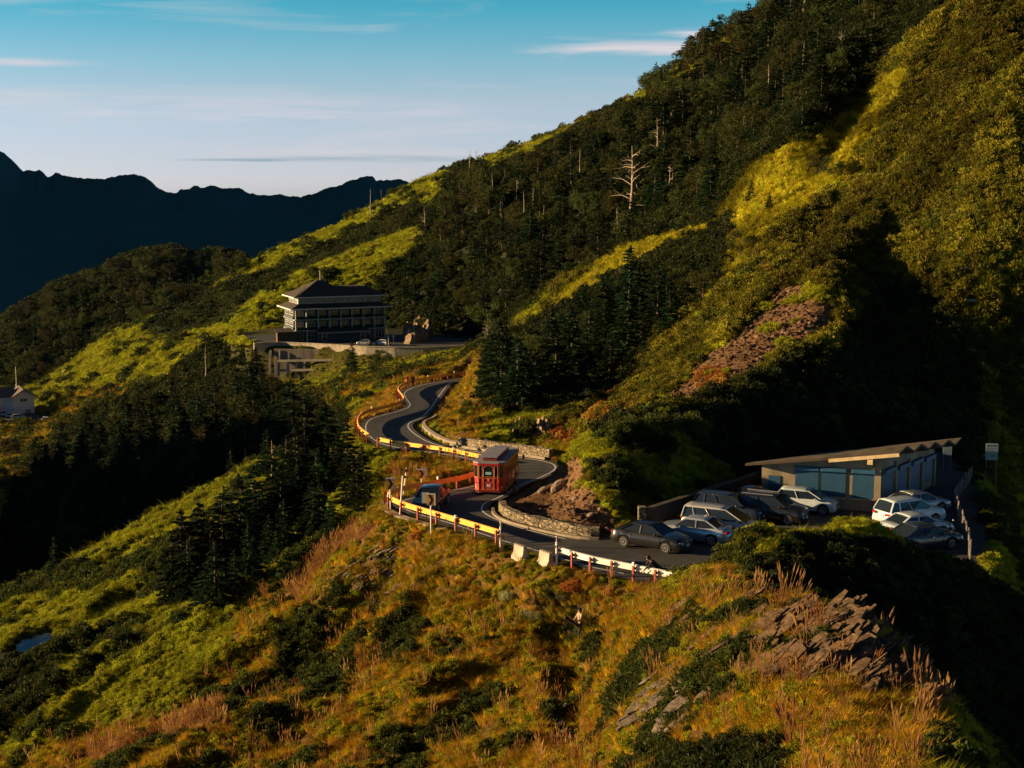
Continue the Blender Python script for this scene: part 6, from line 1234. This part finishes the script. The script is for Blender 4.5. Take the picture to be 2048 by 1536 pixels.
    for sy in (-1, 1):
        MB().prism([(-.17, -.07), (.17, -.05), (.15, .07), (-.10, .06)], (-.45, sy * 0 + 1, 0) if sy > 0 else (-.45, -1, 0), (0, 0, 1), (L_ / 2 - .16, sy * hw * .70, fz - .10), (.09, 0, 0)).build('headlight', M_head, root)
        MB().prism([(-.2, -.07), (.17, -.08), (.17, .08), (-.2, .06)], (.38, sy * 1, 0), (0, 0, 1), (-L_ / 2 + .05, sy * hw * .72, rz_ - .08), (-.07, 0, 0)).build('tail_light', M_tail, root)
        MB().box((g1 - .42, sy * (hw + .07), bz + .06), (.13, .2, .13)).build('side_mirror', m, root, bevel=.03)
        if detail: d_h = MB(); [d_h.box((x, sy * (hw * .985), bz - .12), (.16, .03, .03)) for x in (.05, -.95)]; d_h.build('door_handles', M_chrome if kind == 'sedan' else m, root)
    MB().box((L_ / 2 - .01, 0, .52), (.05, hw * 1.05, .16)).build('grille', M_trim, root); MB().box((L_ / 2 - .015, 0, .29), (.06, hw * 1.3, .1)).build('lower_bumper', M_trim, root); MB().box((-L_ / 2 + .02, 0, .32), (.06, hw * 1.5, .12)).build('rear_bumper', M_trim, root)
    MB().box((L_ / 2 + .022, 0, .46), (.02, .38, .16)).build('number_plate', M_plate, root); MB().box((-L_ / 2 - .006, 0, .74 if kind != 'sedan' else .80), (.02, .38, .16)).build('number_plate', M_plate, root)
    if rails: rr_ = MB(); [rr_.bar((r0 + .1, s * wr * .92, H + .06), (r1 - .1, s * wr * .92, H + .06), .04) for s in (-1, 1)]; rr_.build('roof_rails', M_rim, root)
    if sunroof: MB().box(((r0 + r1) / 2 + .35, 0, H + .006), (.7, .8, .02)).build('sunroof', M_cglass, root)
    tag(root, label, 'car', group); return root
P_blk = paint('black_car_paint', (0.008, 0.008, 0.009)); P_slv = paint('silver_blue_paint', (0.34, 0.40, 0.46), .3, .5); P_cha = paint('silver_paint', (0.50, 0.50, 0.48), .32, .4); P_wht = paint('white_car_paint', (0.40, 0.48, 0.54)); P_nav = paint('navy_paint', (0.012, 0.02, 0.035)); P_gry = paint('grey_paint', (0.22, 0.25, 0.27), .3, .4); P_blu = paint('dark_blue_paint', (0.006, 0.024, 0.055)); P_wbl = paint('shaded_white_paint', (0.42, 0.52, 0.60))  # whites cooled and dimmed, the car park's blue shade put into the paint
GP = 'cars parked in front of the shuttered shop'
def at(px, py, z=ZLOT): return Pz(px, py, z)
make_car('sedan', P_blk, at(1303, 1094), R(-33), 'shiny black sedan nearest the road with red tail light glowing in the sun', GP)
make_car('sedan', P_slv, at(1388, 1080), R(152), 'silver blue sedan showing its rear between the black sedan and the silver minivan', GP)
make_car('van', P_cha, at(1442, 1068), R(-27), 'silver minivan with sunroof and warm light along its side', GP, sunroof=True)
make_car('suv', P_nav, at(1458, 1038), R(-27), 'dark blue wagon just behind the silver minivan roof', GP)
make_car('suv', P_blk, at(1542, 1040), R(-27), 'black SUV with silver roof rails between the silver minivan and the white hatchback', GP, rails=True)
make_car('sedan', P_blk, at(1515, 1018), R(-27), 'black car almost hidden behind the SUV with roof rails', GP)
make_car('hatch', P_wht, at(1612, 1022), R(-22), 'white hatchback parked right under the shop front shutters', GP)
make_car('sedan', P_gry, at(1832, 1025), R(28), 'grey sedan beside the side shutters, farthest of the right row', GP)
make_car('suv', P_wbl, at(1818, 1047), R(26), 'white hatchback second in the row by the wooden fence', GP)
make_car('sedan', P_wht, at(1830, 1073), R(24), 'white fastback third in the row by the fence with a bright headlight', GP)
make_car('sedan', P_nav, at(1846, 1095), R(22), 'dark sedan nearest the bushes in the row by the fence', GP)
make_car('sedan', P_blu, at(861, 1016, -21.85), R(-101), 'dark blue car driving down behind the chevron sign towards the viewer', None)
for k, (px, py, m, a, lb) in enumerate([(97, 843, P_wht, -15, 'lone tiny white car parked on the verge at the right of the lodge yard'), (60, 826, P_wht, 70, 'tiny white car half hidden beside the right wall of the lodge'), (8, 832, P_wht, 25, 'tiny white car at the left frame edge in front of the lodge'), (24, 835, P_slv, 20, 'tiny silver car second from the left in the lodge row'), (38, 838, P_wht, 15, 'tiny white car at the right end of the lodge row')]):
    p = at(px, py, ZLODGE); p = p if k else Vector((p.x, p.y, gz(p.x, p.y) + .05)); make_car('hatch' if k % 2 else 'suv', m, p, R(a), lb, 'cars parked by the lodge', detail=False)
for k, (px, py, m, a, lb) in enumerate([(729, 690, P_gry, 160, 'tiny grey car in front of the hotel porch'), (764, 690, P_wht, 150, 'tiny white car at the right corner of the hotel')]):
    make_car('hatch', m, at(px, py, ZHOT), R(a), lb, 'cars parked by the hotel', detail=False)
# scooter by the fence
sc = empty('scooter', at(1886, 1078), R(-60)); mb = MB(); mb.prism([(-.5, .45), (-.1, .5), (.1, .3), (.4, .3), (.5, .85), (.6, .85), (.6, .25), (.1, .2), (-.45, .25), (-.7, .6)], (1, 0, 0), (0, 0, 1), (0, -.14, 0), (0, .28, 0)); mb.build('body', P_blk, sc, bevel=.03)
MB().prism([(-.6, .62), (0, .62), (0, .72), (-.6, .76)], (1, 0, 0), (0, 0, 1), (0, -.15, 0), (0, .3, 0)).build('seat', M_trim, sc)
for x in (-.45, .68): w = MB().cyl((x, -.06, .25), (x, .06, .25), .25, 18).build('wheel', M_tyre, sc); MB().cyl((x, -.065, .25), (x, .065, .25), .13, 14).build('rim', M_rim, w)
hb = MB(); hb.bar((.52, 0, .8), (.45, 0, 1.05), .05); hb.bar((.45, -.32, 1.05), (.45, .32, 1.05), .04); hb = hb.build('handlebar', M_trim, sc); MB().cyl((.5, .3, 1.22), (.46, .3, 1.22), .06, 10).build('mirror', M_chrome, hb)
tag(sc, 'dark scooter with a glinting mirror beside the fence next to the white fastback', 'scooter')
# ---------------------------------------------------------------- the red trolley bus (rear towards the viewer)
M_red = mat('red_bus_paint', (0.46, 0.008, 0.008), 0.38, spec=0.5, coat=.5, var=.1, scale=1.5); M_mar = mat('maroon_paint', (0.16, 0.02, 0.016), 0.45, coat=.3); M_gold = mat('gold_pinstripe', (0.6, 0.22, 0.06), 0.5); M_broof = mat('bus_roof_grey', (0.24, 0.22, 0.26), .55, var=.15, scale=2); M_card = mat('pale_blue_notice', (0.25, 0.5, 0.58), .5); M_silv = mat('silver_badge', (0.45, 0.45, 0.5), .4, metal=.5)
BL, BW, BH = 6.0, 2.2, 2.36
bus = empty('trolley_bus', at(977, 993, -22.05), R(79)); bus.location += Vector((math.cos(R(79)), math.sin(R(79)), 0)) * 3.0; tag(bus, 'red vintage-style trolley bus seen from behind driving up the bend', 'bus')
c_ = .38; plan = [(-BL / 2, -BW / 2 + c_), (-BL / 2 + c_ * .6, -BW / 2), (BL / 2 - c_, -BW / 2), (BL / 2, -BW / 2 + c_), (BL / 2, BW / 2 - c_), (BL / 2 - c_, BW / 2), (-BL / 2 + c_ * .6, BW / 2), (-BL / 2, BW / 2 - c_)]
MB().prism(plan, (1, 0, 0), (0, 1, 0), (0, 0, .42), (0, 0, BH - .42)).build('body', M_red, bus)
MB().prism([(x * .985, y * .985) for x, y in plan], (1, 0, 0), (0, 1, 0), (0, 0, .25), (0, 0, .169)).build('skirt', M_mar, bus)
MB().prism([(x * 1.02, y * 1.06) for x, y in plan], (1, 0, 0), (0, 1, 0), (0, 0, BH + .002), (0, 0, .13)).build('roof', M_broof, bus, bevel=.04)
rl_ = MB().prism([(x * 1.024 - .005, y * 1.068) for x, y in plan], (1, 0, 0), (0, 1, 0), (0, 0, BH - .09), (0, 0, .089)).build('roof_band', M_red, bus)
cl = MB().box((-.3, 0, BH + .25), (BL * .74, 1.0, .24)).build('clerestory', M_mar, bus); MB().box((-.3, 0, BH + .40), (BL * .77, 1.16, .07)).build('clerestory_roof', M_broof, cl, bevel=.03)
def arch(w, h, n=8): return [(-w / 2, 0), (w / 2, 0), (w / 2, h - w * .35)] + [(w / 2 * math.cos(a), h - w * .35 + w * .35 * math.sin(a)) for a in np.linspace(0, math.pi, n)[1:-1]] + [(-w / 2, h - w * .35)]
def bwin(org, ax, nrm, w, h, par=bus, card=False):
    o = Vector(org); A_ = Vector(ax); n = Vector(nrm)
    wn = MB().prism([(x, z) for x, z in arch(w, h)], A_, (0, 0, 1), o + n * .004, n * .012).build('window', M_cglass, par)
    f = MB(); pts = [o + A_ * x + Vector((0, 0, z)) + n * .02 for x, z in arch(w, h)]; f.tube(pts + [pts[0]], .022, 5, cap=False); f.build('window_frame', M_gold, wn)
    if card: MB().box(o + n * .025 + Vector((0, 0, h * .32)), (.02, .42, .2)).build('notice', M_card, wn)
def bpan(org, ax, nrm, w, h):
    o = Vector(org); A_ = Vector(ax); n = Vector(nrm); f = MB(); p = [o + n * .015 + A_ * sx * w / 2 + Vector((0, 0, z)) for sx, z in ((-1, 0), (1, 0), (1, h), (-1, h), (-1, 0))]; f.tube(p, .018, 4, cap=False); f.build('panel_moulding', M_gold, bus)
rn = (-1, 0, 0); rx = (0, -1, 0)
bwin((-BL / 2, 0, 1.42), rx, rn, .72, .82, card=True)
for sy in (-1, 1):
    a = Vector((-BL / 2, sy * (BW / 2 - c_), 0)); b = Vector((-BL / 2 + c_ * .6, sy * BW / 2, 0)); d = (b - a); l = d.length; d.normalize(); n = Vector((-abs(d.y) , sy * abs(d.x), 0)).normalized(); mid = (a + b) / 2
    bwin(mid + Vector((0, 0, 1.38)), d, n, .34, .88); bpan(mid + Vector((0, 0, .5)), d, n, .38, .8)
    bwin((-BL / 2, sy * .56, 1.38), rx, rn, .26, .86); bpan((-BL / 2, sy * .56, .5), rx, rn, .3, .8)
    for k, (m_, z, r_) in enumerate(((M_tail, .95, .05), (M_yel, .8, .045), (M_plate, .66, .05))):
        p = mid + Vector((0, 0, z)); MB().cyl(p, p + n * .05, r_, 12).build('rear_lamp', m_, bus)
bpan((-BL / 2, 0, .5), rx, rn, .68, .8)
bd_ = MB(); bd_.cyl((-BL / 2 - .002, 0, 1.22), (-BL / 2 - .03, 0, 1.22), .085, 16); bd_.build('round_badge', M_silv, bus)
tx = MB(); r = np.random.RandomState(8)
for z, n_, s in ((.98, 4, .07), (.62, 5, .05)):
    for k in range(n_): tx.box((-BL / 2 - .012, -.2 + .4 * k / (n_ - 1), z), (.01, .055, s))
tx.build('lettering', M_silv, bus); MB().box((-BL / 2 - .012, 0, .80), (.02, .3, .13)).build('number_plate', M_plate, bus)
for sy in (-1, 1):
    for k in range(7): bwin((-BL / 2 + .85 + k * .70, sy * BW / 2, 1.36), (1, 0, 0), (0, sy, 0), .58, .86)
    for k in range(4): bpan((-BL / 2 + 1.1 + k * 1.3, sy * BW / 2, .52), (1, 0, 0), (0, sy, 0), 1.1, .74)
    for x in (-BL / 2 + 1.0, BL / 2 - 1.3):
        w = MB().cyl((x, sy * (BW / 2 - .34), .43), (x, sy * (BW / 2 + .012), .43), .43, 22).build('wheel', M_tyre, bus); MB().cyl((x, sy * (BW / 2 + .01), .43), (x, sy * (BW / 2 + .03), .43), .22, 16).build('rim', M_rim, w)
    MB().bar((BL / 2 - .2, sy * BW / 2, 2.1), (BL / 2 - .1, sy * (BW / 2 + .32), 2.0), .04).build('mirror_arm', M_trim, bus); MB().box((BL / 2 - .1, sy * (BW / 2 + .34), 1.8), (.08, .18, .34)).build('side_mirror', M_chrome, bus, bevel=.02)
MB().box((-BL / 2 - .06, 0, .40), (.16, BW * .78, .12)).build('bumper', M_mar, bus, bevel=.02)
# ---------------------------------------------------------------- people
M_skin = mat('skin', (0.46, 0.24, 0.15), 0.55); M_hair = mat('black_hair', (0.01, 0.009, 0.008), .6); M_jblk = mat('black_jacket', (0.014, 0.014, 0.018), .8); M_jred = mat('red_jacket', (0.45, 0.03, 0.02), .75); M_trou = mat('dark_trousers', (0.018, 0.02, 0.026), .85); M_beige = mat('beige_shirt', (0.36, 0.26, 0.18), .85); M_shoe = mat('shoes', (0.02, 0.018, 0.016), .7); M_bag = mat('black_bag', (0.016, 0.018, 0.03), .6); M_olive = mat('olive_trousers', (0.09, 0.08, 0.05), .85)
def body_mesh(name, segs, m, parent, vox=.012, sphs=()):
    mb = MB()
    for pts, rs in segs:
        pp = []; rr = []
        P_ = [Vector(p) for p in pts]
        for i in range(len(P_) - 1):
            for t in (0, .34, .67): pp.append(P_[i].lerp(P_[i + 1], t)); rr.append(rs[i] * (1 - t) + rs[i + 1] * t)
        pp.append(P_[-1]); rr.append(rs[-1]); mb.tube(pp, rr, 10)
    for c, r3 in sphs:
        bm = bmesh.new(); bmesh.ops.create_icosphere(bm, subdivisions=3, radius=1); vs = [(v.co.x * r3[0] + c[0], v.co.y * r3[1] + c[1], v.co.z * r3[2] + c[2]) for v in bm.verts]; fs = [tuple(v.index for v in f.verts) for f in bm.faces]; bm.free(); mb.add(vs, fs)
    for pts, rs in segs:
        for p, r_ in zip(pts, rs):
            bm = bmesh.new(); bmesh.ops.create_icosphere(bm, subdivisions=2, radius=r_ * .99); vs = [tuple(v.co + Vector(p)) for v in bm.verts]; fs = [tuple(v.index for v in f.verts) for f in bm.faces]; bm.free(); mb.add(vs, fs)
    o = mb.build(name, m, parent, smooth=True); rm = o.modifiers.new('skin', 'REMESH'); rm.mode = 'VOXEL'; rm.voxel_size = vox; rm.use_smooth_shade = True; sm = o.modifiers.new('smooth', 'SMOOTH'); sm.iterations = 2; return o
def person(loc, rz, J, label, jacket, trousers, hat=None, group=None, fingers=True, scale=1.0, shirt_rad=1.0):
    """J: joints, person faces +X; y is left"""
    root = empty('person', loc, rz); root.scale = (scale,) * 3; V_ = {k: Vector(v) for k, v in J.items()}
    pel, che, nek, hd = V_['pelvis'], V_['chest'], V_['neck'], V_['head']; fwd = V_.get('look', Vector((1, 0, 0))).normalized(); upv = (hd - nek).normalized(); lf = upv.cross(fwd).normalized()
    segs = [([pel, pel.lerp(che, .5), che, nek], [.125, .11, .13, .055]), ([nek, hd], [.052, .05])]
    sp = [(hd + upv * .03, (.088, .076, .112)), (hd + fwd * .05 - upv * .045, (.05, .045, .05)), (hd + fwd * .098 - upv * .005, (.014, .011, .022))] + [(hd + lf * s * .078, (.018, .008, .028)) for s in (-1, 1)]
    for s in ('L', 'R'):
        sh_, el, wr_, hp, kn, an_, to = [V_[k + s] for k in ('sh', 'el', 'wr', 'hip', 'kn', 'an', 'toe')]
        segs += [([che + Vector((0, 0, .04)), sh_], [.07, .06]), ([sh_, el], [.052, .040]), ([el, wr_], [.038, .026]), ([hp, kn], [.082, .056]), ([kn, an_], [.054, .038]), ([an_, to], [.042, .03])]
        dr = (wr_ - el).normalized(); sd_ = dr.cross(Vector((0, 0, 1)) if abs(dr.z) < .9 else Vector((1, 0, 0))).normalized(); pm_ = wr_ + dr * .085
        segs.append(([wr_, wr_ + dr * .045, pm_], [.025, .030, .032])); cu = sd_.cross(dr) * -1
        for k in range(4):
            b = pm_ + sd_ * (k - 1.5) * .019; l = (.032, .038, .036, .028)[k]; segs.append(([b, b + dr * l + cu * .006, b + dr * l * 1.7 + cu * .02, b + dr * l * 2.1 + cu * .036], [.0095, .009, .0082, .007]))
        segs.append(([wr_ + dr * .03 - sd_ * .026, wr_ + dr * .06 - sd_ * .05, wr_ + dr * .09 - sd_ * .055 + cu * .012], [.012, .0105, .0085]))
    body_mesh('body', segs, M_skin, root, .0085, sp)
    ey = MB()
    for s in (-1, 1):
        bm = bmesh.new(); bmesh.ops.create_icosphere(bm, subdivisions=2, radius=.011); ey.add([tuple(v.co + hd + fwd * .083 + lf * s * .032 + upv * .022) for v in bm.verts], [tuple(v.index for v in f.verts) for f in bm.faces]); bm.free()
    ey.build('eyes', M_hair, root)
    k_ = shirt_rad; js = [([pel.lerp(che, .02), pel.lerp(che, .5), che, nek.lerp(che, .35)], [.15 * k_, .135 * k_, .155 * k_, .08])]
    for s in ('L', 'R'): js += [([che + Vector((0, 0, .04)), V_['sh' + s]], [.085, .075]), ([V_['sh' + s], V_['el' + s]], [.068, .054]), ([V_['el' + s], V_['el' + s].lerp(V_['wr' + s], .93)], [.053, .038])]
    body_mesh('jacket', js, jacket, root, .014)
    body_mesh('trousers', [([pel, pel + (che - pel) * .1], [.135, .13])] + [([V_['hip' + s], V_['kn' + s]], [.098, .072]) for s in 'LR'] + [([V_['kn' + s], V_['kn' + s].lerp(V_['an' + s], .94)], [.070, .052]) for s in 'LR'], trousers, root, .014)
    body_mesh('shoes', [([V_['an' + s] - Vector((0, 0, .035)), V_['toe' + s] - Vector((0, 0, .015))], [.055, .045]) for s in 'LR'], M_shoe, root, .012)
    hs = [(hd + upv * .05 - fwd * .018, (.098, .088, .105)), (hd - fwd * .055 - upv * .01, (.06, .078, .09))]
    h_ = body_mesh('hair', [], M_hair, root, .01, hs)
    if hat: body_mesh('cap', [([hd + upv * .10 + fwd * .05, hd + upv * .095 + fwd * .15], [.04, .02])], hat, root, .01, [(hd + upv * .085, (.105, .095, .07))])
    tag(root, label, 'person', group); return root
def stand(step=0.12, arm=0.1):
    J = dict(pelvis=(0, 0, .95), chest=(.02, 0, 1.28), neck=(.02, 0, 1.47), head=(.04, 0, 1.60))
    for s, y, k in (('L', 1, 1), ('R', -1, -1)):
        J['sh' + s] = (.01, y * .18, 1.41); J['el' + s] = (-.02 - k * arm, y * .24, 1.13); J['wr' + s] = (.08 - k * arm * 1.2, y * .25, .90)
        J['hip' + s] = (0, y * .09, .90); J['kn' + s] = (.04 + k * step * .6, y * .10, .49); J['an' + s] = (-.02 + k * step, y * .10, .08); J['toe' + s] = (.14 + k * step, y * .12, .045)
    return J
# crouching person, arm reaching down over the white rail
cp = Pz(1307, 1163, ZLOT); J = dict(pelvis=(-.28, 0, .62), chest=(.05, 0, .92), neck=(.17, 0, 1.07), head=(.27, 0, 1.16), look=(.85, 0, -.5))
for s, y in (('L', 1), ('R', -1)):
    J['sh' + s] = (.13, y * .18, 1.02); J['el' + s] = (.33, y * .17, .82) if s == 'L' else (.30, y * .2, .80); J['wr' + s] = (.52, y * .12, .62) if s == 'L' else (.36, y * .10, .56)
    J['hip' + s] = (-.26, y * .1, .60); J['kn' + s] = (.12, y * .16, .48); J['an' + s] = (-.08, y * .15, .09); J['toe' + s] = (.1, y * .17, .05)
p1 = person(cp, R(192), J, 'person in black crouching at the white guardrail and reaching one arm over it', M_jblk, M_olive, scale=1.12)
bg_ = empty('shoulder_bag', cp + Vector((.50, .06, .48))); MB().prism([(-.2, -.16), (.2, -.18), (.22, .12), (.1, .2), (-.16, .18)], (1, 0, 0), (0, 0, 1), (0, -.1, 0), (0, .2, 0)).build('bag_body', M_bag, bg_, bevel=.03); MB().tube([(-.15, 0, .16), (-.3, -.05, .35), (-.42, -.02, .5)], .018, 6).build('strap', M_olive, bg_); tag(bg_, 'dark shoulder bag hanging behind the crouching person at the white guardrail', 'bag')
w2 = Pd(1160, 1362, 73); w2 = Vector((w2.x, w2.y, gz(w2.x, w2.y))); w2top = Pd(1160, 1297, 73).z
J = stand(.16, .04); J['elL'] = (.12, .26, 1.16); J['wrL'] = (.30, .16, 1.08); J['elR'] = (.14, -.25, 1.16); J['wrR'] = (.32, -.16, 1.04)
person(w2, R(205), J, 'person in dark cap and beige shirt climbing the gully path with a long black case', M_beige, M_trou, hat=M_jblk)
cs = empty('long_case', w2 + Vector((-.36, -.22, 1.02))); mb = MB(); mb.bar((-.48, 0, .30), (.46, 0, -.30), .17, .17); mb.build('case_body', M_bag, cs, bevel=.03); MB().tube([(-.3, -.1, .2), (0, -.16, .16), (.3, -.1, -.16)], .015, 6).build('carry_strap', M_trim, cs); tag(cs, 'long black case held slanting by the person in the gully', 'case')
for k, (px, m, lb) in enumerate([(814, M_jred, 'walker in a red jacket on the left side of the far road stretch'), (826, M_jblk, 'walker in dark clothes beside the one in the red jacket')]):
    p = Pz(px, 774, -27.95); person(p, R(-80 - 20 * k), stand(.2, .12), lb, m, M_trou, group='walkers on the far road')
rp_ = hit(825, 470, 420, 560); person(rp_, R(-60), stand(.2, .1), 'tiny figure in red high on the grass ridge near the bare pale tree', M_jred, M_trou)
# little sign posts by the hotel
for px, hgt, lb in ((787, 2.6, 'small round pale sign on a post right of the hotel'), (777, 2.4, 'second small pale sign closest to the hotel corner')):
    p = Pz(px, 692, ZHOT); rt = empty('sign_post', p); MB().cyl((0, 0, 0), (0, 0, hgt), .05, 8).build('pole', M_gal, rt); MB().cyl((0, -.08, hgt), (0, -.03, hgt), .38, 16).build('sign_disc', M_pale, rt); tag(rt, lb, 'sign')
# ---------------------------------------------------------------- the air
hz = MB().box((0, 3200, 700), (16000, 7600, 4600)).build('haze', None); tag(hz, kind='stuff', label='thin blue mountain air')
mh = bpy.data.materials.new('mountain_air'); mh.use_nodes = True; t = mh.node_tree; t.nodes.clear(); ov = t.nodes.new('ShaderNodeOutputMaterial'); pv = t.nodes.new('ShaderNodeVolumePrincipled'); pv.inputs['Color'].default_value = (0.03, 0.45, 0.95, 1); pv.inputs['Density'].default_value = 4e-6; pv.inputs['Anisotropy'].default_value = 0.0
t.links.new(pv.outputs[0], ov.inputs['Volume']); hz.data.materials.append(mh)
